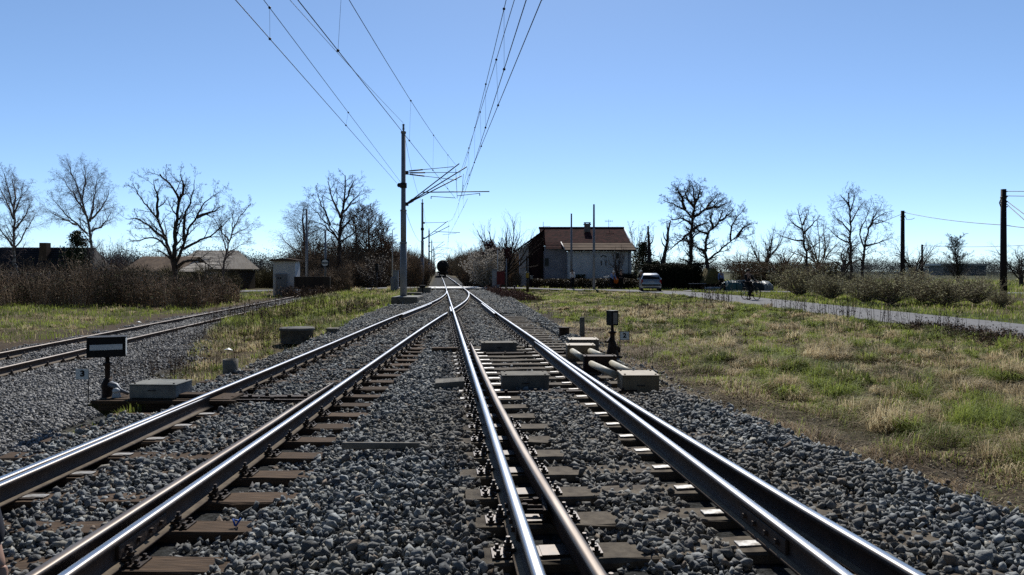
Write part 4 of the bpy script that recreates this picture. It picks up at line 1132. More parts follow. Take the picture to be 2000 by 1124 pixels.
# round disc signal behind the buffer stop
t = empty('disc_signal', (PX(635, 58), 58, -.4), 'round white disc signal with black bar on a dark board behind the buffer stop', 'signal')
b = MB(); b.tube([(0, .1, 0), (0, .1, 5.2)], .08, 8); b.build('post', m_galv, t)
q = PZ(514, 58) + .4
b = MB(); b.box((0, 0, q), (.66, .08, .66), bev=.01); b.build('board', m_black, t)
b = MB(); b.cyl((0, -.05, q), .27, -.02, 24, axis='Y'); b.build('disc', m_white, t)
b = MB(); b.box((0, -.085, q), (.54, .02, .09)); b.build('bar', m_black, t)
# dwarf light signal near the white blossom
t = empty('light_signal', (PX(736, 64), 64, -.35), 'dark light signal head on a thin post before the tall trees left of the mast', 'signal')
b = MB(); b.tube([(0, 0, 0), (0, 0, 2.0)], .06, 6); b.build('post', m_iron, t)
b = MB(); b.box((0, -.05, 2.15), (.28, .2, .62), bev=.03); b.box((0, 0, 1.85), (.55, .3, .06)); b.build('head', m_black, t)
for z in (2.0, 2.3): b = MB(); b.cyl((0, -.15, z), .08, -.1, 10, axis='Y'); b.build('hood', m_black, t)
t = empty('dwarf_signal', (PX(825, 52), 52, -.2), 'low dark trackside box on a post left of the switch tongue', 'signal')
b = MB(); b.tube([(0, 0, 0), (0, 0, .5)], .05, 6); b.build('post', m_iron, t); b = MB(); b.box((0, 0, .55), (.4, .3, .16), bev=.02); b.build('head', m_black, t)
bl_ = boxat('concrete_slab', 795, 822, 572, 46, .8, -.3, m_concd, 'low concrete slab behind the mast foundation', 'slab')
bl_ = boxat('concrete_slab', 815, 840, 562, 52, .8, -.25, m_concd, 'small concrete slab beside the low trackside box', 'slab')

# plain poles
def pole(name, px, yt, Y, zb, r, m, label, cat='pole', group=None):
    t = empty(name, (PX(px, Y), Y, zb), label, cat, group); h = PZ(yt, Y) - zb
    b = MB(); b.tube([(0, 0, 0), (0, 0, h * .45), (0, 0, h)], [r, r * .85, r * .6], 10); b.build('shaft', m, t)
    b = MB(); b.cyl((0, 0, h - .03), r * .62, .05, 10); b.build('cap', m_iron, t); return t
gp = 'grey poles beside the level crossing'
pole('steel_pole', 1160, 400, 64.5, -.2, .13, m_galv, 'taller of two grey poles in front of the house', 'pole', gp)
pole('steel_pole', 1116, 418, 69, -.1, .12, m_galv, 'shorter of two grey poles in front of the house, behind the white topped person', 'pole', gp)
pole('steel_pole', 599, 410, 60, -.4, .13, m_galv, 'grey pole left of the buffer stop, right of the hut', 'pole', gp)
pole('steel_pole', 989, 505, 60, -.2, .06, m_galv, 'thin short grey pole beside the red panel', 'pole', gp)
for (px, yt, Y, lb) in ((766.5, 450, 60.2, 'raised barrier boom left of the tracks'), (972, 488, 60, 'raised barrier boom right of the tracks')):
    t = empty('barrier_boom', (PX(px, Y), Y, -.2), lb, 'barrier'); h = PZ(yt, Y) + .2
    b = MB(); b.tube([(0, 0, .9), (0, 0, h)], [.05, .03], 8); b.build('boom', m_trim, t); b = MB(); b.box((0, .1, .55), (.3, .4, 1.1), bev=.03); b.build('drive_box', m_galv, t)
# timber telegraph poles on the right
m_pole = mat('tarred_pole', (.035, .028, .032), (.022, .018, .02), rough=.8, scale=3, detail=6, stretch=(1, 1, .1), bump=.3)
TP = []
for (px, yt, Y, r, lb) in ((1960, 370, 42, .15, 'thick dark telegraph pole at the right edge with four cables'), (1763, 412, 60, .15, 'second dark telegraph pole behind the bushes on the right'), (1801, 478, 105, .14, 'short far telegraph pole right of the second one')):
    t = empty('telegraph_pole', (PX(px, Y), Y, -.4), lb, 'telegraph pole'); h = PZ(yt, Y) + .4
    b = MB(); b.tube([(0, 0, 0), (0, 0, h * .5), (0, 0, h)], [r * 1.3, r * 1.1, r * .95], 12); b.build('shaft', m_pole, t)
    b = MB(); b.cyl((0, 0, h - .55), r * 1.12, .12, 12); b.cyl((0, 0, h - .8), r * 1.12, .06, 12); b.build('band', m_iron, t)
    for k in range(4 if Y < 50 else 2): b = MB(); b.tube([(r * .9, 0, h - .15 - k * .3), (r * 1.6, 0, h - .12 - k * .3)], .035, 6); b.build('insulator', m_insul, t)
    if Y < 50: b = MB(); b.tube([(-r * 1.0, 0, h - .55), (-r * 1.6, 0, h - .8), (-r * 1.0, 0, h - 1.05)], .03, 6); b.build('cable_loop', m_iron, t)
    if 50 < Y < 70: b = MB(); b.tube([(r, 0, h - .4), (r + .2, 0, h - .75), (r + .6, 0, h - .72), (r + .85, 0, h - .62)], .02, 6); b.build('lamp_arm', m_iron, t)
    TP.append(t)
p = lambda px, py, Y: P(px, py, Y)
wg2 = 'cables on the telegraph poles'
wire('telegraph_cable', sag(p(1765, 415, 60), p(1962, 440, 42), .15) + sag(p(1962, 440, 42), p(2200, 442, 30), .2)[1:], .02, 'thick cable sagging between the two telegraph poles', 'cable', wg2)
for (y0, y1, lb) in ((374, 374, 'topmost cable leaving the right edge pole'), (383, 384, 'second cable leaving the right edge pole'), (392, 470, 'third cable leaving the right edge pole, slanting down'), (398, 490, 'lowest cable leaving the right edge pole, slanting down')):
    wire('telegraph_cable', [p(1965, y0, 42), p(1975, y0 + (y1 - y0) * .1, 40.5), p(2120, y0 + (y1 - y0) * 1.5, 30)], .022, lb, 'cable', wg2)
wire('telegraph_cable', sag(p(1763, 418, 60), p(1560, 470, 110), .6), .018, 'thin cable running left from the second telegraph pole', 'cable', wg2)
wire('telegraph_cable', sag(p(1801, 480, 105), p(2050, 476, 90), .3) , .025, 'far low cable crossing behind the right edge pole', 'cable', wg2)
wire('telegraph_cable', sag(p(-30, 497, 75), p(330, 488, 90), .2), .015, 'thin cable above the houses on the left', 'cable', wg2)
# far right sheds
t = empty('long_shed', (PX(1886, 260), 260, -.3), 'long low far shed with a white roof and blue wall beyond the field', 'shed')
w = PX(1935, 260) - PX(1838, 260)
b = MB(); b.box((0, 5, 1.8), (w * .86, 9, 3.6)); b.build('wall', mat('blue_sheet', (.10, .16, .22), (.08, .12, .16), rough=.6), t)
b = MB(); b.box((0, 5, 4.0), (w, 10, .7)); b.build('roof', m_trim, t)
t = empty('long_shed', (PX(1806, 280), 280, -.3), 'small far shed with a white roof left of the long one', 'shed')
b = MB(); b.box((0, 5, 1.2), (4, 7, 2.4)); b.build('wall', m_rendg, t); b = MB(); b.box((0, 5, 2.6), (5, 8, .4)); b.build('roof', m_trim, t)
# thatched store, tarpaulin heap and white goods right of the hedge
t = empty('straw_roof_hut', (PX(1391, 66), 66, -.2), 'low hut with a steep straw coloured roof behind the road', 'hut')
b = MB(); b.prism([(-1.1, .5), (1.1, .5), (.0, 1.9), (-.35, 1.9)], -1.1, 1.5); b.build('roof', mat('mossy_thatch', (.23, .19, .07), (.12, .10, .05), rough=.95, scale=4, detail=8, bump=.6), t)
b = MB(); b.box((-.1, .3, .4), (1.7, 1.8, .9)); b.build('wall', m_woodd, t)
t = empty('tarpaulin_heap', (PX(1458, 60), 60, -.25), 'heap covered with green and pale tarpaulins beside the cyclist', 'covered heap')
w = PX(1503, 60) - PX(1412, 60)
m_tarp = mat('green_tarpaulin', (.05, .16, .14), (.03, .09, .085), rough=.5, scale=2, detail=4, spec=.6); m_tarp2 = mat('pale_tarpaulin', (.42, .46, .46), (.28, .31, .31), rough=.45, scale=2, detail=4)
def heap(name, x0, x1, hh, m, seed):
    n, k = 16, 9; rg = np.random.default_rng(seed); vs = []; fs = []
    for i in range(n + 1):
        for j in range(k + 1):
            A = math.pi * j / k; u = i / n
            r = hh * (1 - .25 * abs(2 * u - 1) ** 3) * (1 + rg.normal(0, .05))
            vs.append((x0 + (x1 - x0) * u + rg.normal(0, .03), -math.cos(A) * .9 * (1 + rg.normal(0, .05)), max(0, math.sin(A)) ** .45 * r))
    for i in range(n):
        for j in range(k): fs.append((i * (k + 1) + j, i * (k + 1) + j + 1, (i + 1) * (k + 1) + j + 1, (i + 1) * (k + 1) + j))
    b = MB(); b.add(vs, fs, 0, False); return b.build(name, m, t)
heap('green_cover', -w / 2, -.55, .92, m_tarp, 3); heap('dark_cover', -.6, 1.3, .9, mat('dark_tarpaulin', (.03, .045, .045), (.02, .025, .03), rough=.5), 4); heap('grey_cover', 1.2, w / 2, .85, m_tarp2, 5)
b = MB()
for k in range(5): b.box((-1.0 + k * .42, -.1 - .05 * (k % 2), .86 + .02 * (k % 3)), (.34, .5, .12), rz=.2 * (k % 3 - 1), bev=.02)
b.build('pale_sheet', m_tarp2, t)
for k, (px, w_) in enumerate(((1378, .12), (1384, .2), (1391, .4), (1400, .7))):
    b = MB(); b.box((0, 0, .14), (w_, .3, .26), bev=.05); o = simple('white_sack', b, m_trim, ('narrow white jug', 'small white sack', 'middle sized white sack', 'long white sack')[k] + ' on the ground before the straw roofed hut', 'sack', 'white sacks by the hut'); o.location = (PX(px, 62), 62, -.2)
t = empty('white_bench', (PX(1362, 63), 63, -.2), 'pale bench rail in the shade left of the straw roofed hut', 'bench')
b = MB(); b.box((0, 0, .55), (1.5, .2, .05)); b.build('seat', m_rendg, t)
for s in (-.6, .6): b = MB(); b.box((s, 0, .27), (.06, .18, .54)); b.build('leg', m_iron, t)
# ------------------------------------------------------------------ vegetation
m_grass = mat('grass_blades', (1, 1, 1), attr='Col', rough=.7, spec=.2, transl=.45)
m_dry = mat('dry_stems', (1, 1, 1), attr='Col', rough=.85, spec=.15)
m_bark = mat('grey_bark', (.115, .095, .085), (.055, .046, .042), rough=.9, scale=6, detail=6, bump=.4, stretch=(1, 1, .2))
m_twig = mat('bare_twigs', (.085, .066, .056), (.05, .04, .036), rough=.9, scale=2, detail=3)
m_birchb = mat('birch_bark', (.42, .40, .38), (.10, .09, .085), rough=.8, scale=5, detail=6, stretch=(1, 1, 2.5), contrast=(.42, .6))
m_birtw = mat('birch_twigs', (.24, .19, .19), (.15, .125, .13), rough=.9, scale=2)
m_paletw = mat('pale_twigs', (.34, .285, .20), (.21, .175, .125), rough=.9, scale=2)
m_browntw = mat('brown_twigs', (.25, .18, .125), (.16, .115, .085), rough=.9, scale=2)
m_ever = mat('evergreen_leaf', (.022, .04, .016), (.04, .06, .025), rough=.6, scale=3, transl=.15)
m_bloss = mat('white_blossom', (.62, .58, .53), (.45, .42, .38), rough=.7, scale=4, transl=.3)
m_plum = mat('dark_red_leaf', (.06, .022, .028), (.04, .02, .024), rough=.6, scale=3, transl=.2)
m_catkin = mat('willow_buds', (.55, .53, .32), (.34, .33, .19), rough=.8, scale=3, transl=.3)
m_leafbr = mat('bramble_leaf', (.07, .06, .028), (.05, .035, .024), rough=.55, scale=2, island=.5, transl=.25)

def blades(pos, h, w, az, lean, col, col2=None):
    """five-vertex grass blades; returns V, faces, colours"""
    n = len(pos)
    d = np.stack([np.cos(az), np.sin(az), np.zeros(n)], 1); s = np.stack([-np.sin(az), np.cos(az), np.zeros(n)], 1)
    up = np.array([0, 0, 1.0])
    mid = pos + d * (h * lean * .35)[:, None] + up * (h * .6 * np.sqrt(np.clip(1 - lean ** 2 * .3, .1, 1)))[:, None]
    tip = pos + d * (h * lean)[:, None] + up * (h * np.clip(1 - lean * .62, .12, 1))[:, None]
    hw = (w / 2)[:, None]
    V = np.stack([pos - s * hw, pos + s * hw, mid - s * hw * .8, mid + s * hw * .8, tip], 1).reshape(-1, 3)
    b = np.arange(n)[:, None] * 5
    q = b + np.array([[0, 1, 3, 2]]); t = b + np.array([[2, 3, 4]])
    C = np.repeat(col, 5, 0)
    if col2 is not None:
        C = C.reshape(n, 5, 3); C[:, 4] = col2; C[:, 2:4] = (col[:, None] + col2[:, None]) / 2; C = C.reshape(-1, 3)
    return V, q, t, C
def sticks(p0, p1, r0, r1, col=None):
    """thin three-sided stems"""
    n = len(p0); d = p1 - p0; d = d / np.maximum(np.linalg.norm(d, axis=1), 1e-6)[:, None]
    a = np.where(np.abs(d[:, 2:3]) < .9, np.array([[0, 0, 1.0]]), np.array([[1.0, 0, 0]]))
    u = np.cross(d, a); u /= np.linalg.norm(u, axis=1)[:, None]; w = np.cross(d, u)
    rings = []
    for P_, r in ((p0, r0), (p1, r1)):
        for k in range(3):
            A = 2 * math.pi * k / 3
            rings.append(P_ + (u * math.cos(A) + w * math.sin(A)) * np.reshape(r, (-1, 1)))
    V = np.stack(rings, 1).reshape(-1, 3)
    b = np.arange(n)[:, None] * 6
    F_ = np.concatenate([b + np.array([[k, (k + 1) % 3, 3 + (k + 1) % 3, 3 + k]]) for k in range(3)])
    return V, F_, (np.repeat(col, 6, 0) if col is not None else None)
def cards(c, size, rg, ar=.6):
    """small randomly turned leaf quads"""
    n = len(c); Rm = rand_rot(n, rg); base = np.array([[-.5, 0, 0], [0, -.5 * ar, .08], [.5, 0, 0], [0, .5 * ar, .08]])
    V = np.einsum('nij,kj->nki', Rm, base) * size[:, None, None] + c[:, None]
    return V.reshape(-1, 3), np.arange(n * 4).reshape(n, 4)

rgG = np.random.default_rng(21)
STRAW = np.array([.70, .59, .37]); STRAWD = np.array([.34, .26, .15]); GREEN = np.array([.34, .40, .085]); GREEND = np.array([.145, .19, .042])
def grass_color(X, Y, n, boost=0.0):
    g = np.clip(green_mask(X, Y) * 1.05 + boost, 0, 1)
    r = rgG.random(n)
    isg = r < .32 + .58 * g
    t = rgG.random((n, 1))
    c = np.where(isg[:, None], GREEND + (GREEN - GREEND) * t, STRAWD + (STRAW - STRAWD) * t)
    return c * rgG.uniform(.8, 1.2, (n, 1)), isg
parts = []
def add_blades(X, Y, hmin, hmax, wid, boost=0.0, wscale=1.0, straw_only=False, lean=(.25, 1.0)):
    n = len(X)
    if n == 0: return
    col, isg = grass_color(X, Y, n, boost)
    if straw_only: col = STRAWD + (STRAW - STRAWD) * rgG.random((n, 1)); isg = np.zeros(n, bool)
    tus = fbm(X * 1.6 + 70, Y * 1.6, 2)
    h = rgG.uniform(hmin, hmax, n) * (.4 + 1.3 * sstep(.36, .70, tus))
    bendA = fbm(X * .7 + 11, Y * .7 + 90, 2) * 9.0 + rgG.normal(0, .7, n)
    ln = rgG.uniform(lean[0], lean[1], n) * np.where(isg, .75, 1.05)
    w = wid * rgG.uniform(.6, 1.4, n) * np.maximum(1, Y / 9.0) * wscale
    pos = np.column_stack([X, Y, gh(X, Y) - .02 + (fbm(X * 2.2, Y * 2.2) - .5) * .035])
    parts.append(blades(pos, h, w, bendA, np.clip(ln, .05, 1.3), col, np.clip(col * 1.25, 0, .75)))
def in_frame(X, Y): return (np.abs(X) < Y * .76 + 1.0)
# right-hand bank between ballast and road
def bank(y0, y1, dens, hmin, hmax, wid):
    n = int((y1 - y0) * 13 * dens)
    X, Y = sample(n, lambda y: bedR(y), lambda y: np.interp(y, [0, 50, 56, 62], [12.4, 11.5, 10.4, 7.0]) + 0 * y, y0, y1, rgG)
    sd = X - bedR(Y)
    bare = 1 - sstep(.9, 2.6, sd + (fbm(X * .7, Y * .7 + 50) - .5) * 2.2 + 1.0 * sstep(22, 40, Y))
    keep = in_frame(X, Y) & (rgG.random(n) > bare * .985) & (polydist(X, Y, ROAD) > 1.75)
    keep &= rgG.random(n) < .6 + .7 * sstep(.25, .6, fbm(X * 1.6 + 70, Y * 1.6, 2))
    add_blades(X[keep], Y[keep], hmin, hmax, wid, lean=(.45, 1.25))
bank(3.2, 9, 1500, .05, .21, .006); bank(9, 16, 1000, .06, .21, .006); bank(16, 30, 520, .06, .19, .006); bank(30, 62, 260, .06, .16, .006)
# lying straw on the bare shoulder
n = 16000
X, Y = sample(n, lambda y: bedR(y) - .5, lambda y: bedR(y) + 3.0, 3.2, 26, rgG)
k = in_frame(X, Y) & (fbm(X * 1.1, Y * 1.1 + 33) > .40); X, Y = X[k], Y[k]
add_blades(X, Y, .05, .2, .005, straw_only=True, lean=(.9, 1.35))
# tussocks: dense bunches bending outward
def tussocks(n, x0f, x1f, y0, y1, per, hm, keepf=None):
    X, Y = sample(n, x0f, x1f, y0, y1, rgG); k = in_frame(X, Y) & (polydist(X, Y, ROAD) > 2.0); X, Y = X[k], Y[k]; n = len(X)
    sz = rgG.uniform(.5, 1.25, n); kind = rgG.random(n); tilt = fbm(X * .5 + 11, Y * .5 + 90, 2) * 9
    for j in range(n):
        m = int(per * sz[j]); A = rgG.uniform(0, 6.28, m); q = np.sqrt(rgG.random(m)) * .15 * sz[j]
        x = X[j] + np.cos(A) * q; y = Y[j] + np.sin(A) * q
        g_ = green_mask(np.array([X[j]]), np.array([Y[j]]))[0]
        if kind[j] < .25 + .4 * g_: c0, c1 = GREEND, GREEN
        else: c0, c1 = STRAWD, STRAW
        t = rgG.random((m, 1)); col = (c0 + (c1 - c0) * t) * rgG.uniform(.8, 1.15)
        az = np.where(rgG.random(m) < .55, A, tilt[j]) + rgG.normal(0, .35, m)
        pos = np.column_stack([x, y, gh(x, y) - .02])
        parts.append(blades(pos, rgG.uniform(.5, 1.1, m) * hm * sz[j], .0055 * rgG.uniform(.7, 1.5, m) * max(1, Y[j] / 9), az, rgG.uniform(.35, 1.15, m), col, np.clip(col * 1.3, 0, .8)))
tussocks(380, lambda y: bedR(y) + 2.1, lambda y: np.minimum(11.6, y * .76 + 1) + 0 * y, 4.0, 16, 170, .42)
tussocks(420, lambda y: bedR(y) + 1.6, lambda y: 11.6 + 0 * y, 16, 36, 80, .40)
tussocks(120, lambda y: lgr(y) + .4, lambda y: bedL(y) - .3, 14, 45, 60, .26)
tussocks(160, lambda y: xS1(y) - 14, lambda y: xS1(y) - 2.2, 14, 38, 50, .26)
# short matted thatch over the whole bank
n = 90000
X, Y = sample(n, lambda y: bedR(y) - .1, lambda y: np.minimum(11.8, bedR(y) + 8) + 0 * y, 3.2, 24, rgG)
k = in_frame(X, Y); X, Y = X[k], Y[k]
STRAW_, STRAWD_ = STRAW, STRAWD
STRAW, STRAWD = np.array([.34, .25, .15]), np.array([.13, .09, .055])
add_blades(X, Y, .05, .19, .006, straw_only=True, lean=(.95, 1.35))
STRAW, STRAWD = STRAW_, STRAWD_
# island between siding and left track, and the verge left of the siding
def island(y0, y1, dens, hmin, hmax):
    n = int((y1 - y0) * 7 * dens)
    X, Y = sample(n, lambda y: lgr(y) - .1, lambda y: bedL(y) + .1, y0, y1, rgG)
    keep = in_frame(X, Y) & (rgG.random(n) < .30 + .7 * sstep(14, 22, Y)) & (polydist(X, Y, ROAD) > 1.9)
    add_blades(X[keep], Y[keep], hmin, hmax, .006, boost=.15)
island(8, 18, 260, .04, .16); island(18, 34, 300, .08, .26); island(34, 63, 130, .10, .30)
def lverge(y0, y1, dens, x0, hmin, hmax, boost):
    n = int((y1 - y0) * 24 * dens)
    X, Y = sample(n, lambda y: xS1(y) - 26, lambda y: xS1(y) - .9, y0, y1, rgG)
    keep = in_frame(X, Y) & (rgG.random(n) < sstep(.9, 2.6, xS1(Y) - X + (fbm(X * .6, Y * .6) - .5) * 2)) & (polydist(X, Y, ROAD) > 1.9)
    add_blades(X[keep], Y[keep], hmin, hmax, .006, boost=boost)
lverge(12, 30, 130, 0, .07, .22, .45); lverge(30, 62, 60, 0, .08, .24, .35)
# green verges of the road on the right, field behind
n = 42000
X, Y = sample(n, lambda y: 14.5 + 0 * y, lambda y: 27 + 0 * y, 14, 62, rgG); k = in_frame(X, Y) & (polydist(X, Y, ROAD) > 1.8) & (polydist(X, Y, SIDE) > 1.6); X, Y = X[k], Y[k]
add_blades(X, Y, .08, .24, .007, boost=.75)
n = 26000
X, Y = sample(n, lambda y: 24 + 0 * y, lambda y: y * .8, 45, 130, rgG); k = (polydist(X, Y, SIDE) > 1.6); X, Y = X[k], Y[k]
add_blades(X, Y, .15, .4, .007, boost=.35)
# grass by the house and crossing
n = 14000
X, Y = sample(n, lambda y: mainX(5, y), lambda y: 15 + 0 * y, 63, 74, rgG); k = polydist(X, Y, ROAD) > 1.8; X, Y = X[k], Y[k]
add_blades(X, Y, .08, .25, .007, boost=.5)
Vs, Qs, Ts, Cs = [], [], [], []; o = 0
for (v, q, t, c) in parts:
    Vs.append(v); Qs.append(q + o); Ts.append(t + o); Cs.append(c); o += len(v)
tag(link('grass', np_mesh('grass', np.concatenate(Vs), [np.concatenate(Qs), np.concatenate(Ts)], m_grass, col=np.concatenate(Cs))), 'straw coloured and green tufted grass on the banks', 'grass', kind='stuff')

# stones, crumbs and fallen stalks on the bare shoulder
n = 26000
X, Y = sample(n, lambda y: bedR(y) - .2, lambda y: bedR(y) + 2.6, 3.2, 22, rgG)
sd_ = X - bedR(Y); k = in_frame(X, Y) & (rgG.random(n) < np.exp(-np.clip(sd_, 0, 9) / .9)); X, Y = X[k], Y[k]; n = len(X)
v_, f_ = stones(np.column_stack([X, Y, gh(X, Y) + .002]), rgG.uniform(.012, .045, n) * np.maximum(1, Y / 12), T_LO, rgG)
tag(link('stone_crumbs', np_mesh('stone_crumbs', v_, [f_], mat('dusty_crumbs', (.24, .21, .175), (.12, .105, .09), rough=.95, scale=14, island=.5))), 'small stones and crumbs of soil strewn along the ballast edge on the right', 'gravel', kind='stuff')
n = 5200
X, Y = sample(n, lambda y: bedR(y) - .1, lambda y: bedR(y) + 3.2, 3.2, 24, rgG); k = in_frame(X, Y); X, Y = X[k], Y[k]; n = len(X)
A = rgG.uniform(0, 6.28, n); L_ = rgG.uniform(.06, .32, n); p0 = np.column_stack([X, Y, gh(X, Y) + rgG.uniform(.0, .03, n)]); x1, y1 = X + np.cos(A) * L_, Y + np.sin(A) * L_
p1 = np.column_stack([x1, y1, gh(x1, y1) + rgG.uniform(.005, .06, n)]); r_ = .0022 * np.maximum(1, Y / 7)
V_, F__, C_ = sticks(p0, p1, r_, r_ * .6, np.array([.16, .11, .07]) + (np.array([.55, .46, .31]) - np.array([.16, .11, .07])) * rgG.random((n, 1)) ** 1.5)
tag(link('fallen_stalks', np_mesh('fallen_stalks', V_, [F__], m_dry, col=C_)), 'fallen dry stalks lying on the brown shoulder right of the ballast', 'dead stalks', kind='stuff')
# dry weed stalks standing in the verges
def stalks(name, X, Y, h0, h1, r, cols, label, leafy=0.0, kind='stuff', branch=3):
    n = len(X); Z = gh(X, Y) - .02
    P0, P1, R0, R1, CC = [], [], [], [], []
    h = rgG.uniform(h0, h1, n); A = rgG.uniform(0, 6.28, n); l = rgG.uniform(0, .3, n)
    b = np.column_stack([X, Y, Z]); m = b + np.column_stack([np.cos(A) * l * h * .4, np.sin(A) * l * h * .4, h * .55]); tp = b + np.column_stack([np.cos(A) * l * h, np.sin(A) * l * h, h])
    rr = r * np.maximum(1, Y / 16) * rgG.uniform(.7, 1.3, n)
    c = cols[0] + (cols[1] - cols[0]) * rgG.random((n, 1))
    P0 += [b, m]; P1 += [m, tp]; R0 += [rr, rr * .75]; R1 += [rr * .75, rr * .35]; CC += [c, c]
    for k in range(branch):
        t = rgG.uniform(.3, .95, (n, 1)); s = b * (1 - t) + tp * t; B_ = rgG.uniform(0, 6.28, n)
        e = s + np.column_stack([np.cos(B_), np.sin(B_), rgG.uniform(.4, 1.6, n)]) * (h * rgG.uniform(.08, .28, n))[:, None]
        P0.append(s); P1.append(e); R0.append(rr * .5); R1.append(rr * .25); CC.append(c)
    V, F_, C = sticks(np.concatenate(P0), np.concatenate(P1), np.concatenate(R0), np.concatenate(R1), np.concatenate(CC))
    fl = [F_]
    if leafy:
        k = int(n * leafy); ii = rgG.integers(0, n, k); t = rgG.uniform(.1, .8, (k, 1))
        cc = b[ii] * (1 - t) + tp[ii] * t + rgG.normal(0, .05, (k, 3)) * np.maximum(1, Y[ii] / 16)[:, None]
        v2, f2 = cards(cc, rgG.uniform(.03, .07, k) * np.maximum(1, Y[ii] / 22), rgG)
        fl.append(f2 + len(V)); V = np.concatenate([V, v2]); C = np.concatenate([C, np.repeat(c[ii] * rgG.uniform(.8, 1.9, (k, 1)), 4, 0)])
    return tag(link(name, np_mesh(name, V, fl, m_dry, col=C)), label, 'weeds', kind=kind)
BR = (np.array([.10, .065, .045]), np.array([.19, .13, .085])); DK = (np.array([.05, .038, .03]), np.array([.11, .08, .06]))
n = 300; Y = rgG.uniform(14, 44, n); X = 11.9 + rgG.normal(0, .45, n) - .02 * (Y - 20); X = np.where(rgG.random(n) < .25, rgG.uniform(4, 12, n), X); k = ((fbm(Y * .5, Y * 0 + 2, 2) > .42) | (X < 11)) & (np.abs(X / Y * F - 468) > 34)

stalks('dry_weeds', X[k], Y[k], .35, 1.15, .0055, DK, 'thin dark dry weed stalks along the near edge of the road', leafy=5)
n = 2600; Y = rgG.uniform(13, 22, n); X = 12.1 + rgG.normal(0, .55, n)
stalks('dead_leaf_litter', X, Y, .04, .20, .005, BR, 'low tangle of dead brown leaves at the roadside on the right', leafy=6, branch=2)
n = 1700; X, Y = sample(n, lambda y: lgr(y) - 1.2, lambda y: bedL(y) - .15, 12, 36, rgG); k = (fbm(X * .5 + 3, Y * .4) > .46) & in_frame(X, Y)
stalks('dry_weeds', X[k], Y[k], .2, .75, .004, BR, 'brown dry weeds on the island between siding and left track', leafy=2)
n = 260; Y = rgG.uniform(51, 58, n); X = xS1(Y) - rgG.uniform(-3.0, 1.5, n)
stalks('dry_weeds', X, Y, .3, 1.0, .006, BR, 'dry scrub growing around the buffer stop', leafy=4)
n = 700; X, Y = sample(n, lambda y: bedR(y) + .5, lambda y: 11.0 + 0 * y, 6, 40, rgG); k = in_frame(X, Y)
stalks('dry_weeds', X[k], Y[k], .2, .6, .003, BR, 'scattered thin straw stalks on the right bank', branch=4)
n = 1500; Y = rgG.uniform(44, 60, n); X = bedR(Y) + rgG.uniform(-.6, 2.0, n)
stalks('dry_weeds', X, Y, .1, .45, .006, (np.array([.13, .07, .055]), np.array([.2, .12, .09])), 'reddish dry weeds on the shoulder before the red panel', leafy=2)

# ---- trees
MINR = .005
def grow(rg, levels, H_, lean=(0, 0)):
    """recursive bare tree; levels = list of dicts; returns {level: [(pts, radii)]}"""
    out = {}
    UP = Vector((0, 0, 1))
    def rv(s): return Vector((rg.gauss(0, s), rg.gauss(0, s), rg.gauss(0, s)))
    def br(p, d, L, r, lv):
        q = levels[lv]; n = q['n']; st = L / n
        pts = [p.copy()]; rad = [r]; dirs = [d.copy()]
        for i in range(n):
            d = (d + rv(q['w']) + UP * q['up']).normalized()
            p = p + d * st; pts.append(p.copy()); dirs.append(d.copy())
            rad.append(max(MINR, r * (1 - q['tp'] * (i + 1) / n)))
        out.setdefault(lv, []).append((pts, rad))
        if lv + 1 >= len(levels): return
        c = q['c']; c = c if isinstance(c, int) else rg.randint(*c)
        az = rg.uniform(0, 6.28)
        for k in range(c):
            t = q['s'] + (1 - q['s']) * ((k + rg.uniform(.15, .95)) / c)
            f = t * n; i = min(int(f), n - 1); u = f - i
            pp = pts[i].lerp(pts[i + 1], u); dd = dirs[i + 1]; rr = rad[i] * (1 - u) + rad[i + 1] * u
            az += 2.4 + rg.uniform(-.5, .5)
            a = dd.cross(UP) if abs(dd.z) < .95 else dd.cross(Vector((1, 0, 0)))
            a.normalize(); b_ = dd.cross(a)
            ang = math.radians(rg.uniform(*q['a']))
            nd = dd * math.cos(ang) + (a * math.cos(az) + b_ * math.sin(az)) * math.sin(ang)
            sh = 1 - q.get('sh', .45) * t
            br(pp, nd, L * rg.uniform(*q['l']) * sh, rr * rg.uniform(*q.get('r', (.5, .7))), lv + 1)
    L0 = levels[0]['L'] * H_
    br(Vector((0, 0, 0)), Vector((lean[0], lean[1], 1)).normalized(), L0, levels[0]['R'] * H_, 0)
    return out
def tubes_np(brs, sides):
    by = {}
    for pts, rad in brs: by.setdefault(len(pts), []).append((pts, rad))
    Vs, Fs, o = [], [], 0
    for m, L in by.items():
        Pn = np.array([[tuple(p) for p in b[0]] for b in L]); Rn = np.array([b[1] for b in L]); B = len(L)
        T = np.gradient(Pn, axis=1); T /= np.maximum(np.linalg.norm(T, axis=2), 1e-9)[..., None]
        t0 = Pn[:, -1] - Pn[:, 0]; ref = np.where(np.abs(t0[:, 2:3]) > .8 * np.linalg.norm(t0, axis=1)[:, None], np.array([[1.0, .13, 0]]), np.array([[.1, 0, 1.0]]))
        U = np.cross(T, ref[:, None]); U /= np.maximum(np.linalg.norm(U, axis=2), 1e-9)[..., None]; W = np.cross(T, U)
        A = 2 * np.pi * np.arange(sides) / sides
        V = Pn[:, :, None] + (U[:, :, None] * np.cos(A)[:, None] + W[:, :, None] * np.sin(A)[:, None]) * Rn[:, :, None, None]
        Vs.append(V.reshape(-1, 3))
        id_ = np.arange(B * m * sides).reshape(B, m, sides) + o
        for k in range(sides):
            k2 = (k + 1) % sides
            Fs.append(np.stack([id_[:, :-1, k], id_[:, :-1, k2], id_[:, 1:, k2], id_[:, 1:, k]], -1).reshape(-1, 4))
        o += B * m * sides
    return np.concatenate(Vs), np.concatenate(Fs)
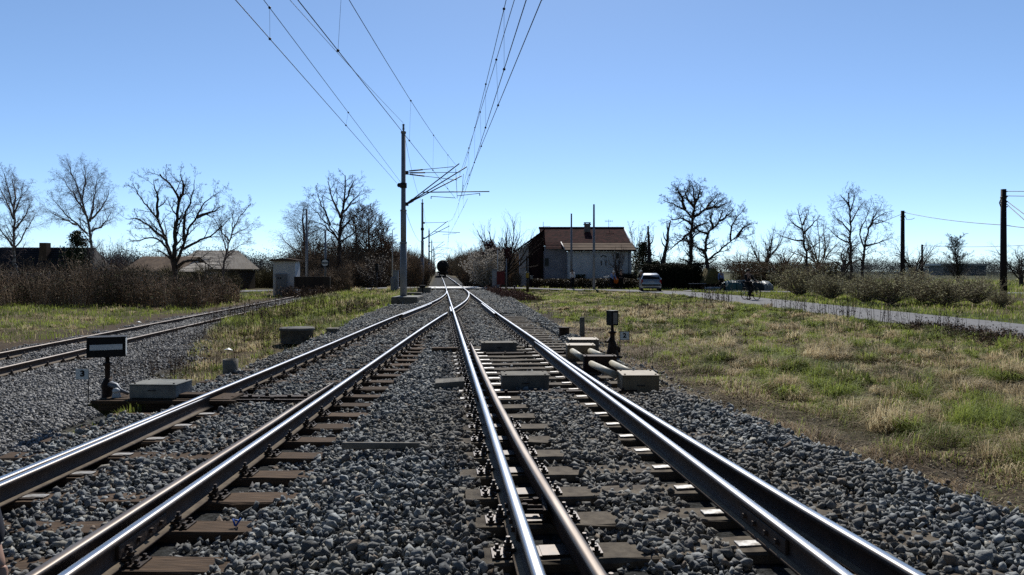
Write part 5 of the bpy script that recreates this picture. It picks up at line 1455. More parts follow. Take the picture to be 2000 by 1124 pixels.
def tree_meshes(seed, levels, H_, split, mb, mt, lean=(0, 0), sides=(8, 6, 4, 3, 3, 3), extra=None):
    g = grow(random.Random(seed), levels, H_, lean)
    res = []
    for nm, lv, m in (('trunk', [l for l in g if l <= split], mb), ('crown', [l for l in g if l > split], mt)):
        Vs, Fs, o = [], [], 0
        for l in lv:
            v, f = tubes_np(g[l], sides[l]); Vs.append(v); Fs.append(f + o); o += len(v)
        if not Vs: continue
        V = np.concatenate(Vs); F_ = np.concatenate(Fs); mats = [m]; mi = None
        if nm == 'crown' and extra:
            me_, cnt, sz, sp = extra
            rg = np.random.default_rng(seed + 1); c = V[rg.integers(0, len(V), cnt)] + rg.normal(0, sp, (cnt, 3))
            v2, f2 = cards(c, rg.uniform(sz * .6, sz * 1.3, cnt), rg, .8)
            F2 = f2 + len(V); mi = np.concatenate([np.zeros(len(F_)), np.ones(len(F2))]); V = np.concatenate([V, v2]); F_ = np.concatenate([F_, F2]); mats = [m, me_]
        res.append((nm, np_mesh(nm, V, [F_], mats, smooth=False, mi=mi)))
    return res
def tree(name, meshes, px, Y, zb, label, cat='tree', group=None, scale=1.0, rz=0.0):
    t = empty(name, (PX(px, Y), Y, zb), label, cat, group, rz); t.scale = (scale,) * 3
    for nm, me in meshes: link(nm, me, t)
    return t
def HT(yt, Y, zb): return PZ(yt, Y) - zb

BIRCH = [dict(L=.97, R=.015, n=12, w=.045, up=.03, tp=.9, s=.22, c=34, a=(18, 40), l=(.36, .52), r=(.34, .5), sh=.8),
         dict(n=7, w=.08, up=.05, tp=.8, s=.2, c=(10, 12), a=(22, 46), l=(.34, .52), r=(.4, .6)),
         dict(n=5, w=.14, up=.0, tp=.7, s=.15, c=(8, 9), a=(25, 55), l=(.45, .7), r=(.5, .65)),
         dict(n=5, w=.14, up=-.10, tp=.5, s=.3, c=3, a=(20, 50), l=(.6, .8)),
         dict(n=3, w=.12, up=-.3, tp=.5, s=1, c=0, a=(30, 60), l=(.5, .6))]
POPLAR = [dict(L=1.0, R=.013, n=12, w=.03, up=.05, tp=.92, s=.10, c=46, a=(14, 30), l=(.24, .4), r=(.35, .5), sh=.5),
          dict(n=6, w=.09, up=.10, tp=.8, s=.12, c=(8, 10), a=(15, 38), l=(.35, .55), r=(.45, .6)),
          dict(n=4, w=.12, up=.10, tp=.7, s=.15, c=(5, 7), a=(18, 40), l=(.45, .7), r=(.5, .65)),
          dict(n=3, w=.14, up=.10, tp=.6, s=1, c=0, a=(20, 40), l=(.5, .7))]
POLLARD = [dict(L=.16, R=.045, n=4, w=.08, up=.02, tp=.2, s=.5, c=15, a=(12, 52), l=(3.2, 4.6), r=(.3, .42), sh=0),
           dict(n=8, w=.09, up=.06, tp=.8, s=.2, c=(7, 9), a=(14, 34), l=(.35, .55), r=(.42, .6)),
           dict(n=5, w=.11, up=.07, tp=.75, s=.2, c=(4, 6), a=(15, 40), l=(.4, .6), r=(.5, .65)),
           dict(n=3, w=.12, up=.07, tp=.6, s=1, c=0, a=(20, 40), l=(.5, .7))]
ROUND = [dict(L=.3, R=.03, n=4, w=.05, up=.02, tp=.25, s=.4, c=9, a=(18, 60), l=(1.6, 2.2), r=(.4, .55), sh=.1),
         dict(n=6, w=.15, up=.07, tp=.75, s=.2, c=(7, 9), a=(25, 50), l=(.4, .6), r=(.5, .65)),
         dict(n=5, w=.17, up=.05, tp=.7, s=.15, c=(7, 9), a=(25, 55), l=(.4, .6), r=(.5, .7)),
         dict(n=3, w=.2, up=.05, tp=.6, s=1, c=0, a=(25, 55), l=(.5, .7))]
ACACIA = [dict(L=.5, R=.020, n=6, w=.09, up=.02, tp=.35, s=.45, c=8, a=(18, 52), l=(.7, 1.0), r=(.45, .62), sh=.15),
          dict(n=7, w=.18, up=.05, tp=.7, s=.25, c=(7, 8), a=(28, 60), l=(.4, .6), r=(.5, .65)),
          dict(n=5, w=.22, up=.03, tp=.68, s=.2, c=(6, 8), a=(28, 65), l=(.4, .6), r=(.5, .65)),
          dict(n=4, w=.22, up=.04, tp=.6, s=.2, c=(3, 4), a=(28, 60), l=(.45, .65), r=(.55, .7)),
          dict(n=3, w=.2, up=.04, tp=.6, s=1, c=0, a=(30, 60), l=(.5, .6))]
SHRUB = [dict(L=.05, R=.012, n=2, w=.05, up=0, tp=.1, s=0, c=36, a=(5, 62), l=(11, 17), r=(.7, .95), sh=0),
         dict(n=6, w=.09, up=.09, tp=.8, s=.15, c=(9, 11), a=(14, 36), l=(.28, .46), r=(.45, .6)),
         dict(n=4, w=.12, up=.07, tp=.7, s=.2, c=(5, 6), a=(15, 40), l=(.4, .6), r=(.5, .65)),
         dict(n=2, w=.14, up=.06, tp=.6, s=1, c=0, a=(20, 40), l=(.5, .7))]

def fit(meshes, H_, width=None):
    """scale the tree meshes so that the crown really reaches H_ (and width)"""
    cs = []
    for _, me in meshes:
        a_ = np.empty(len(me.vertices) * 3, np.float32); me.vertices.foreach_get('co', a_); cs.append(a_.reshape(-1, 3))
    cs = np.concatenate(cs)
    k = H_ / np.percentile(cs[:, 2], 99.7)
    x0, x1 = np.percentile(cs[:, 0], 2.5), np.percentile(cs[:, 0], 97.5)
    kx = k if width is None else width / (x1 - x0)
    for _, me in meshes: me.transform(Matrix.Diagonal((kx, kx, k, 1)))
    return meshes
def plant(name, seed, lv, px, yt, Y, zb, split, mb, mt, label, wpx=None, lean=(0, 0), group=None, extra=None, cat='tree', rz=0):
    global MINR
    MINR = .0024 if lv is BIRCH else (.0075 if lv is POPLAR else .005)
    h = HT(yt, Y, zb)
    ms = fit(tree_meshes(seed, lv, h, split, mb, mt, lean, extra=extra), h, None if wpx is None else wpx / F * Y)
    return tree(name, ms, px, Y, zb, label, cat, group, rz=rz)

def traced(name, lines, Y, zb, subs, mb, mt, label, seed, r0, spread=.9, minr=.005, cat='tree', group=None):
    """a bare tree whose trunk and main limbs follow given pixel polylines; limbs leave the picture plane, twigs grow from them"""
    global MINR
    MINR = minr
    rg = random.Random(seed); rn = np.random.default_rng(seed)
    x0, y0 = lines[0][0]
    t = empty(name, (PX(x0, Y), Y, zb), label, cat, group)
    def W(px, py, dy): 
        s = (Y + dy) / Y
        return Vector((PX(px, Y) * s - PX(x0, Y), dy, (PZ(py, Y) - H) * s + H - zb))
    out = {0: []}; hgt = max(W(px, py, 0).z for l in lines for (px, py) in l)
    k_side = 1
    for li, l in enumerate(lines):
        if li == 0: l = [(x0, y0)] + list(l[1:]); dyA, dyB = 0, rg.uniform(-.3, .3)
        else: k_side = -k_side; dyA, dyB = 0, k_side * rg.uniform(.45, 1.0) * spread * hgt * .30
        n0 = len(l); seg = [math.dist(l[i], l[i + 1]) for i in range(n0 - 1)]; tot = sum(seg); cum = [0]
        for s in seg: cum.append(cum[-1] + s)
        m = max(6, int(tot / 9)); pts = []
        for i in range(m + 1):
            u = tot * i / m; j = min(max(k for k in range(n0) if cum[k] <= u + 1e-6), n0 - 2); f_ = (u - cum[j]) / seg[j]
            px = l[j][0] + (l[j + 1][0] - l[j][0]) * f_; py = l[j][1] + (l[j + 1][1] - l[j][1]) * f_
            pts.append((px, py, dyA + (dyB - dyA) * (i / m)))
        for _ in range(2):
            pts = [pts[0]] + [tuple((pts[i - 1][k] + 2 * pts[i][k] + pts[i + 1][k]) / 4 for k in range(3)) for i in range(1, m)] + [pts[-1]]
        P3 = [W(p[0] + (rg.gauss(0, .9) if 0 < i < m else 0), p[1] + (rg.gauss(0, .9) if 0 < i else 0), p[2] + (rg.gauss(0, .06) if i else 0)) for i, p in enumerate(pts)]
        ra = r0 if li == 0 else r0 * rg.uniform(.42, .58)
        rad = [max(.012, ra * (1 - (.80 if li == 0 else .86) * (i / m) ** (.8 if li == 0 else 1))) for i in range(m + 1)]
        if li == 0: rad[0] *= 1.35
        out[0].append((P3, rad))
    UP = Vector((0, 0, 1))
    def rv(s): return Vector((rg.gauss(0, s), rg.gauss(0, s), rg.gauss(0, s)))
    def spawn(pts, rad, L, lv):
        q = subs[lv]; n = len(pts) - 1
        c = max(1, int(round(q['d'] * L))) if 'd' in q else rg.randint(*q['c'])
        az = rg.uniform(0, 6.28)
        for k in range(c):
            tt = q['s'] + (1 - q['s']) * (k + rg.uniform(.1, .95)) / c
            fl = tt * n; i = min(int(fl), n - 1); u = fl - i
            pp = pts[i].lerp(pts[i + 1], u); dd = (pts[i + 1] - pts[i]).normalized(); rr = rad[i] * (1 - u) + rad[i + 1] * u
            az += 2.4 + rg.uniform(-.6, .6)
            a_ = dd.cross(UP) if abs(dd.z) < .95 else dd.cross(Vector((1, 0, 0))); a_.normalize(); b_ = dd.cross(a_)
            ang = math.radians(rg.uniform(*q['a'])); d = dd * math.cos(ang) + (a_ * math.cos(az) + b_ * math.sin(az)) * math.sin(ang)
            Lc = (q['L'] * hgt if 'L' in q else L * q['l']) * rg.uniform(.6, 1.2) * (1 - q.get('sh', .3) * tt)
            nn = q['n']; p = pp.copy(); P_, R_2 = [p.copy()], [rr * q.get('r', .6)]
            for s in range(nn):
                d = (d + rv(q['w']) + UP * q['up']).normalized(); p = p + d * (Lc / nn); P_.append(p.copy()); R_2.append(max(MINR, R_2[0] * (1 - .75 * (s + 1) / nn)))
            out.setdefault(lv + 1, []).append((P_, R_2))
            if lv + 1 < len(subs): spawn(P_, R_2, Lc, lv + 1)
    for (P3, rad) in list(out[0]):
        L = sum((P3[i + 1] - P3[i]).length for i in range(len(P3) - 1)); spawn(P3, rad, L, 0)
    v, f_ = tubes_np(out[0], 8); link('trunk', np_mesh('trunk', v, [f_], mb, smooth=True), t)
    Vs, Fs, o = [], [], 0
    for l in range(1, len(subs) + 1):
        if l in out: v, f_ = tubes_np(out[l], 4 if l == 1 else 3); Vs.append(v); Fs.append(f_ + o); o += len(v)
    link('crown', np_mesh('crown', np.concatenate(Vs), [np.concatenate(Fs)], mt), t)
    return t
S_WAL = [dict(L=.20, d=2.0, s=.22, a=(28, 60), n=6, w=.14, up=.05, r=.5, sh=.45), dict(l=.46, c=(6, 8), s=.15, a=(28, 58), n=5, w=.17, up=.04, r=.55), dict(l=.46, c=(4, 6), s=.15, a=(28, 60), n=3, w=.2, up=.05, r=.6), dict(l=.55, c=(2, 3), s=.2, a=(25, 55), n=2, w=.2, up=.05, r=.7)]
S_OAK = [dict(L=.17, d=3.2, s=.2, a=(30, 68), n=6, w=.26, up=.05, r=.5, sh=.35), dict(l=.5, c=(6, 8), s=.12, a=(30, 65), n=5, w=.28, up=.03, r=.55), dict(l=.5, c=(5, 6), s=.12, a=(30, 65), n=3, w=.3, up=.03, r=.6), dict(l=.5, c=(2, 3), s=.2, a=(30, 65), n=2, w=.3, up=.03, r=.7)]
S_BIR = [dict(L=.20, d=3.4, s=.18, a=(22, 48), n=6, w=.09, up=.05, r=.45, sh=.5), dict(l=.45, c=(7, 9), s=.15, a=(22, 48), n=5, w=.12, up=.02, r=.5), dict(l=.6, c=(5, 7), s=.15, a=(22, 55), n=4, w=.13, up=-.12, r=.6), dict(l=.6, c=(2, 3), s=.2, a=(20, 45), n=3, w=.13, up=-.25, r=.7)]
S_ACA = [dict(L=.17, d=2.6, s=.25, a=(28, 62), n=5, w=.2, up=.05, r=.5, sh=.35), dict(l=.5, c=(5, 7), s=.15, a=(28, 62), n=4, w=.22, up=.04, r=.55), dict(l=.5, c=(4, 5), s=.15, a=(28, 62), n=3, w=.22, up=.05, r=.65), dict(l=.5, c=(1, 2), s=.3, a=(28, 60), n=2, w=.2, up=.05, r=.7)]
traced('birch_tree', [[(32, 560), (25, 481), (28, 439), (26, 407), (8, 340)], [(24, 481), (8, 457), (-8, 430)], [(29, 484), (53, 449), (69, 415)], [(28, 415), (43, 385), (45, 362)], [(27, 428), (13, 393), (-6, 358)], [(27, 450), (50, 425), (60, 395)], [(27, 407), (30, 370), (22, 345)]], 48, -.5, S_BIR, m_birchb, m_birtw, 'bare drooping birch at the left edge, before the dark roofed house', 3, .13, minr=.0026)
traced('birch_tree', [[(181, 555), (179, 487), (175, 439), (166, 412), (152, 367), (133, 320)], [(171, 457), (133, 423), (103, 390)], [(176, 433), (184, 388), (193, 337)], [(179, 452), (203, 441), (218, 413)], [(171, 425), (149, 388), (121, 345)], [(179, 428), (203, 401), (213, 372)], [(160, 395), (168, 360), (165, 325)], [(150, 440), (120, 425), (108, 430)]], 55, -.5, S_BIR, m_birchb, m_birtw, 'taller bare birch standing right of the dark roofed house', 8, .15, minr=.0028)
traced('walnut_tree', [[(343, 575), (342, 545), (341, 520), (340, 500), (344, 439), (350, 388), (338, 365), (312, 340)], [(339, 521), (328, 487), (307, 463), (283, 465), (246, 474)], [(339, 519), (320, 455), (302, 417), (278, 393), (258, 357)], [(343, 515), (355, 492), (366, 449), (387, 420), (400, 393), (430, 375)], [(358, 487), (387, 471), (416, 460), (452, 425)], [(345, 523), (360, 508), (395, 511), (418, 525)], [(359, 471), (360, 420), (374, 388), (380, 350)], [(307, 425), (307, 388), (300, 353)], [(325, 470), (290, 440), (262, 425), (245, 428)], [(349, 395), (362, 365), (352, 342)], [(385, 425), (415, 415), (436, 402)]], 46, -.5, S_WAL, m_bark, m_twig, 'broad bare walnut tree in front of the barn with pale roof', 4, .21)
traced('birch_tree', [[(435, 575), (437, 513), (447, 471), (464, 428), (490, 398)], [(443, 492), (430, 450), (432, 420)], [(451, 460), (475, 449), (494, 436)], [(455, 450), (452, 415), (462, 395)], [(440, 500), (465, 480), (485, 475)], [(447, 471), (425, 440), (415, 425)]], 52, -.5, S_BIR, m_birtw, m_birtw, 'small birch leaning right, beside the broad walnut tree', 12, .10, minr=.003)
traced('walnut_tree', [[(663, 545), (663, 503), (663, 471), (664, 447), (668, 415), (673, 388), (674, 343)], [(661, 471), (649, 449), (628, 425), (602, 399)], [(665, 425), (649, 388), (640, 353)], [(667, 417), (687, 396), (706, 374)], [(664, 473), (681, 463), (700, 450), (722, 430)], [(660, 484), (639, 487), (610, 470)], [(671, 400), (684, 372), (693, 349)], [(655, 460), (632, 440), (612, 432)], [(664, 450), (690, 425), (712, 405)], [(645, 440), (628, 400), (618, 375)]], 72, -.4, S_WAL, m_bark, m_twig, 'tall bare walnut tree behind the buffer stop', 9, .24, minr=.006)
traced('oak_tree', [[(1347, 560), (1348, 513), (1351, 444), (1354, 421), (1357, 398), (1352, 363)], [(1351, 440), (1336, 428), (1317, 426), (1303, 433)], [(1353, 428), (1340, 412), (1326, 402), (1295, 393)], [(1338, 409), (1333, 391), (1319, 364)], [(1355, 423), (1375, 412), (1393, 393), (1402, 377)], [(1356, 402), (1368, 377), (1363, 360)], [(1352, 449), (1331, 470), (1303, 492)], [(1356, 405), (1340, 385), (1336, 366)], [(1380, 408), (1400, 405), (1418, 398)], [(1353, 450), (1372, 436), (1390, 436)]], 70, -.2, S_OAK, m_bark, m_twig, 'big gnarled bare oak behind the dark hedge', 15, .30, minr=.0065)
traced('oak_tree', [[(1382, 560), (1380, 516), (1377, 488), (1382, 456), (1400, 437), (1412, 412)], [(1382, 509), (1407, 488), (1428, 470), (1449, 458), (1466, 460)], [(1427, 470), (1428, 437), (1442, 421), (1456, 405)], [(1380, 490), (1361, 486), (1348, 476)], [(1381, 456), (1361, 451), (1352, 438)], [(1392, 446), (1386, 425), (1392, 408)], [(1440, 462), (1452, 445), (1468, 436)], [(1405, 432), (1424, 420), (1434, 408)]], 67, -.2, S_OAK, m_bark, m_twig, 'crooked bare oak leaning right beside the big oak', 27, .24, minr=.0065)
traced('acacia_tree', [[(1578, 560), (1577, 504), (1570, 472), (1569, 449), (1562, 425), (1558, 410)], [(1570, 470), (1546, 470), (1516, 456)], [(1569, 449), (1553, 442), (1539, 425)], [(1570, 456), (1585, 440), (1602, 422)], [(1568, 440), (1576, 421), (1572, 410)], [(1574, 490), (1594, 478), (1612, 470)]], 62, -.2, S_ACA, m_bark, m_twig, 'open bare acacia standing alone left of the dense grey tree', 33, .15, minr=.006)
traced('acacia_tree', [[(1663, 575), (1662, 526), (1661, 468), (1660, 420), (1657, 378)], [(1661, 455), (1645, 433), (1624, 418)], [(1661, 436), (1674, 410), (1688, 394)], [(1659, 404), (1648, 388), (1640, 380)], [(1661, 475), (1642, 468), (1612, 442)], [(1660, 415), (1670, 390), (1668, 376)]], 58, -.2, S_ACA, m_bark, m_twig, 'tallest bare acacia on the right, beside the second telegraph pole', 39, .16, minr=.0055)
traced('acacia_tree', [[(1684, 575), (1685, 516), (1688, 484), (1693, 455), (1706, 430), (1730, 415)], [(1688, 484), (1677, 455), (1693, 423), (1703, 396)], [(1691, 481), (1712, 478), (1742, 462)], [(1696, 446), (1715, 410), (1722, 398)], [(1700, 440), (1724, 432), (1738, 436)]], 57, -.2, S_ACA, m_bark, m_twig, 'bare acacia with a forked stem right of the tallest one', 44, .15, minr=.0055)
plant('birch_tree', 21, BIRCH, 604, 388, 76, -.4, 0, m_birtw, m_birtw, 'pale slender birch behind the grey pole near the hut', wpx=105, lean=(-.08, 0))
gpop = 'row of bare upright poplars left of the nearest mast'
for i, (px, yt, Y, w) in enumerate(((700, 400, 78, 62), (722, 395, 80, 66), (742, 425, 82, 60), (757, 455, 84, 46), (771, 486, 88, 40))):
    plant('poplar_tree', 40 + i, POPLAR, px, yt, Y, -.4, 0, m_browntw, m_browntw, ('leftmost brown poplar of the row, beside the tall walnut', 'tallest brown poplar of the row', 'middle brown poplar of the row', 'fourth brown poplar of the row', 'lowest poplar of the row, closest to the mast')[i], wpx=w, group=gpop)
plant('pollard_tree', 6, POLLARD, 985, 418, 72, -.1, 0, m_bark, m_twig, 'bare pollarded tree with many upright rods left of the house', wpx=112, lean=(.06, 0))
plant('field_tree', 35, ROUND, 1603, 420, 92, -.3, 0, m_bark, m_paletw, 'dense grey far tree between the two acacias', wpx=70)
plant('acacia_tree', 45, ACACIA, 1640, 455, 55, -.2, 1, m_bark, m_twig, 'low crooked acacia under the tallest one', wpx=110, lean=(.12, 0))
plant('field_tree', 51, ROUND, 1786, 466, 72, -.2, 0, m_bark, m_twig, 'small rounded bare tree right of the second telegraph pole', wpx=85)
plant('sapling', 52, POPLAR, 1871, 456, 80, -.3, 0, m_twig, m_twig, 'thin bare sapling in the field before the long far shed', wpx=36)
plant('field_tree', 53, ROUND, 1995, 474, 78, -.3, 0, m_bark, m_twig, 'bare round tree cut by the right edge of the frame', wpx=80)
plant('field_tree', 54, ROUND, 1492, 436, 80, -.2, 0, m_bark, m_twig, 'thin bare bushy tree between the oaks and the acacias', wpx=100)
plant('field_tree', 55, ROUND, 1530, 482, 66, -.2, 0, m_browntw, m_browntw, 'low brown thorny tree behind the cyclist', wpx=120)
plant('field_tree', 56, ROUND, 1448, 484, 70, -.2, 0, m_browntw, m_browntw, 'low brown bush tree behind the tarpaulin heap', wpx=90)
plant('blossom_tree', 60, ROUND, 1241, 432, 84, 0, 0, m_bark, m_paletw, 'pale tree in first blossom behind the right end of the house', wpx=80, extra=(m_catkin, 1500, .10, .06))
plant('blossom_bush', 61, SHRUB, 947, 478, 66, -.2, 0, m_paletw, m_paletw, 'white blossoming bush between the tracks and the pollarded tree', wpx=64, extra=(m_bloss, 5200, .11, .09), cat='bush')
plant('blossom_bush', 62, SHRUB, 735, 492, 68, -.4, 0, m_twig, m_twig, 'thin whitish blossoming bush below the poplar row', wpx=64, extra=(m_bloss, 900, .09, .08), cat='bush')
plant('plum_tree', 63, ROUND, 962, 470, 69, -.2, 0, m_bark, m_plum, 'dark red leaved tree behind the white blossoming bush', wpx=60, extra=(m_plum, 5200, .17, .12))
plant('hazel_bush', 64, SHRUB, 905, 476, 90, -.2, 0, m_paletw, m_paletw, 'tall pale bare bush beside the track beyond the crossing', wpx=60, cat='bush')
plant('young_tree', 65, ROUND, 1207, 478, 68, 0, 0, m_twig, m_twig, 'small bare tree in front of the house wall', wpx=38)
plant('hazel_bush', 66, SHRUB, 215, 466, 62, -.4, 0, m_birtw, m_birtw, 'thin bare bush right of the taller birch', wpx=80, cat='bush')
# dead stumps by the house
for i, (px, yt, Y, ln, lb) in enumerate(((1268, 442, 74, -.02, 'broken dead trunk with stub branches right of the house'), (1290, 432, 73, .14, 'second dead trunk leaning right, beside the first'), (1283, 470, 72, .25, 'shortest dead trunk, leaning right'))):
    h = HT(yt, Y, 0); b = MB(); pts = [Vector((ln * h * (k / 6) + R_.gauss(0, .05), R_.gauss(0, .05), h * k / 6)) for k in range(7)]
    t = empty('dead_trunk', (PX(px, Y), Y, 0), lb, 'dead tree'); b.tube(pts, [.28, .24, .21, .18, .15, .12, .06], 8); b.build('trunk', m_bark, t)
    for k in range(4):
        s = pts[2 + k % 4]; A = R_.uniform(0, 6.28); b = MB(); b.tube([s, s + Vector((math.cos(A) * .35, math.sin(A) * .3, .45)), s + Vector((math.cos(A) * .5, math.sin(A) * .5, 1.1))], [.08, .06, .02], 6); b.build('stub_branch', m_bark, t)
# conifers / dark evergreens
def evergreen(name, px, yt, Y, zb, wpx, seed, m, label, cone=.3, n=2600, leaf=.26, cat='tree'):
    h = HT(yt, Y, zb); w = wpx / F * Y / 2; rg = np.random.default_rng(seed)
    t = empty(name, (PX(px, Y), Y, zb), label, cat)
    b = MB(); b.tube([(0, 0, 0), (0, 0, h * .5), (0, 0, h * .97)], [h * .02, h * .014, .02], 8); b.build('trunk', m_bark, t)
    nb = 60; bz = rg.uniform(.08, 1, nb) ** .8 * h; ba = rg.uniform(0, 6.28, nb)
    br_ = w * (1 - (bz / h) ** (1 / cone) * .9) * rg.uniform(.6, 1.1, nb); bc = np.column_stack([np.cos(ba) * br_ * .65, np.sin(ba) * br_ * .65, bz])
    ii = rg.integers(0, nb, n); c = bc[ii] + rg.normal(0, 1, (n, 3)) * np.column_stack([br_[ii] * .3 + .08] * 3) * np.array([1, 1, .7])
    c[:, 2] = np.clip(c[:, 2], .05, h)
    V, F_ = cards(c, rg.uniform(leaf * .6, leaf * 1.3, n), rg, .35)
    p0 = np.column_stack([np.zeros(nb), np.zeros(nb), bz * .9]); v2, f2, _ = sticks(p0, bc, np.full(nb, .03), np.full(nb, .01))
    link('crown', np_mesh('crown', np.concatenate([V, v2]), [np.concatenate([F_, f2 + len(V)])], m), t)
    return t
evergreen('pine_tree', 150, 452, 60, -.4, 70, 1, m_ever, 'small dark pine behind the dark roofed house', cone=.5)
evergreen('yew_tree', 1256, 474, 76, 0, 58, 2, m_ever, 'dark evergreen close to the right end of the house', cone=.35)
evergreen('yew_tree', 1283, 512, 74, 0, 60, 3, m_ever, 'lower dark evergreen below the dead trunks', cone=.25)

# shrubs along the road on the right
sh_me = [fit(tree_meshes(70 + i, SHRUB, 2.4, 0, m_browntw, m_paletw, extra=(m_catkin, 2400, .06, .07)), 2.4, 3.0) for i in range(5)]
gsh = 'willow shrubs on the right verge'
for i, (px, yt, Y, sx) in enumerate(((1690, 536, 37.5, 1.2), (1742, 526, 36, 1.4), (1800, 524, 38, 1.35), (1846, 534, 35, 1.3), (1905, 545, 36, 1.15), (1560, 520, 48, 1.1), (1625, 528, 42, 1.2), (1955, 566, 33, .9))):
    h = HT(yt, Y, -.22)
    t = tree('willow_shrub', sh_me[(i * 3) % 5], px, Y, -.22, ('leftmost low willow shrub of the dense clump right of the road', 'second willow shrub of the clump, left of the second telegraph pole', 'tall willow shrub right below the second telegraph pole', 'willow shrub before the sapling in the field', 'willow shrub left of the thick right edge pole', 'thin willow shrub under the lone open acacia', 'thin willow shrub left of the dense clump', 'small willow shrub at the foot of the thick right edge pole')[i], 'bush', gsh, rz=i * 1.3)
    t.scale = (h / 2.4 * sx * (.95, 1.15, .85, 1.2)[i % 4], h / 2.4 * sx, h / 2.4 * (1.08, .92, 1.0, .88, 1.1)[i % 5])
# dark hedge beside the car, low hedge in front of the house
def hedge(name, px0, px1, yt, Y, depth, zb, seed, m, label, n=9000, leaf=.12, cat='hedge', fill=True):
    rg = np.random.default_rng(seed); x0, x1 = PX(px0, Y), PX(px1, Y); h = HT(yt, Y, zb)
    c = np.column_stack([rg.uniform(x0, x1, n), Y + rg.uniform(0, depth, n), np.zeros(n)])
    top = h * (.82 + .36 * fbm(c[:, 0] * .6 + seed, c[:, 1] * .6, 3)); c[:, 2] = zb + top * rg.random(n) ** .6
    V, F_ = cards(c, rg.uniform(leaf * .6, leaf * 1.4, n), rg, .6)
    k = n // 6; p0 = np.column_stack([rg.uniform(x0, x1, k), Y + rg.uniform(0, depth, k), np.full(k, zb)]); p1 = p0 + np.column_stack([rg.normal(0, .25, k), rg.normal(0, .25, k), h * rg.uniform(.5, 1.05, k)])
    v2, f2, _ = sticks(p0, p1, np.full(k, .018), np.full(k, .006))
    return tag(link(name, np_mesh(name, np.concatenate([V, v2]), [np.concatenate([F_, f2 + len(V)])], m)), label, cat)
hedge('hedge', 1262, 1372, 517, 66.5, 2.2, -.2, 5, mat('brown_hedge', (.05, .045, .028), (.03, .033, .018), rough=.8, scale=2, island=.4, transl=.15), 'tall dark clipped hedge right of the silver car', n=14000, leaf=.15)
hedge('hedge', 1040, 1250, 545, 67, .9, -.15, 6, m_leafbr, 'low dark hedge along the road in front of the house', n=6500, leaf=.12)
hedge('bush_row', 1440, 1660, 514, 74, 3.0, -.3, 7, mat('olive_undergrowth', (.14, .115, .06), (.085, .068, .04), rough=.8, scale=2, island=.4, transl=.2), 'row of olive brown undergrowth behind the cyclist and tarpaulin heap', n=7000, leaf=.17)
hedge('bush_row', 1120, 1145, 537, 70.5, 1.0, 0, 8, m_ever, 'small dark bush against the house wall beside the taller grey pole', n=900, leaf=.12, cat='bush')
hedge('bush_row', 1212, 1245, 534, 70.5, 1.2, 0, 9, m_leafbr, 'round bush at the right corner of the house wall', n=1500, leaf=.12, cat='bush')
# bramble thicket at far left: one tangled mass
rgB = np.random.default_rng(31)
n = 9000
X = rgB.uniform(-34, -11.5, n); Y = 36 + rgB.uniform(0, 9, n) + .28 * (X + 14) * (X < -14) * -.35
k = X < xS1(Y) - 2.0; X, Y = X[k], Y[k]; n = len(X)
hmax = np.interp(X / Y * 38, [-34, -27, -24.4, -23, -22, -20.9, -18, -16.5, -15, -13], [2.6, 2.3, 2.4, 2.9, 2.7, 2.1, 1.95, 1.75, 1.5, .5]) * (.35 + 1.15 * fbm(X * .8, Y * .7, 3))
hh = hmax * rgB.uniform(.4, 1.05, n); A = rgB.uniform(0, 6.28, n)
bcolm = (.35 + 1.5 * sstep(.3, .75, fbm(X * .9 + 4, Y * .9 + X * .3, 3)))[:, None]  # patchy tone paints dark gaps and patches of light into the stems
p0 = np.column_stack([X, Y, np.full(n, -.55)]); p1 = p0 + np.column_stack([np.cos(A) * hh * .22, np.sin(A) * hh * .22, hh])
bcol = np.array([.19, .145, .105]) + (np.array([.52, .40, .29]) - np.array([.19, .145, .105])) * rgB.random((n, 1)) ** 1.6; bcol = bcol * bcolm
V1, F1, C1 = sticks(p0, p1, np.full(n, .013), np.full(n, .005), bcol)
t_ = rgB.uniform(.35, 1, (n, 1)); s0 = p0 * (1 - t_) + p1 * t_; B_ = rgB.uniform(0, 6.28, n)
s1 = s0 + np.column_stack([np.cos(B_) * .4, np.sin(B_) * .4, rgB.uniform(-.1, .55, n)])
V2, F2, C2 = sticks(s0, s1, np.full(n, .008), np.full(n, .004), bcol)
k = 17000; ii = rgB.integers(0, n, k); tt = rgB.random((k, 1)) ** .8; cc = p0[ii] * (1 - tt) + p1[ii] * tt + rgB.normal(0, .14, (k, 3)); cc[:, 2] = np.maximum(cc[:, 2], -.5)
V3, F3 = cards(cc, rgB.uniform(.06, .15, k), rgB)
lc = np.where(rgB.random((k, 1)) < .35, np.array([[.06, .085, .028]]), np.array([[.15, .10, .06]])) * rgB.uniform(.5, 1.5, (k, 1)); lc = np.where(rgB.random((k, 1)) < .025, np.array([[.34, .33, .28]]), lc)
tag(link('bramble_thicket', np_mesh('bramble_thicket', np.concatenate([V1, V2, V3]), [np.concatenate([F1, F2 + len(V1), F3 + len(V1) + len(V2)])], m_dry, col=np.concatenate([C1, C2, np.repeat(lc, 4, 0)]))), 'dark bramble thicket covering the left bank below the houses', 'thicket', kind='stuff')
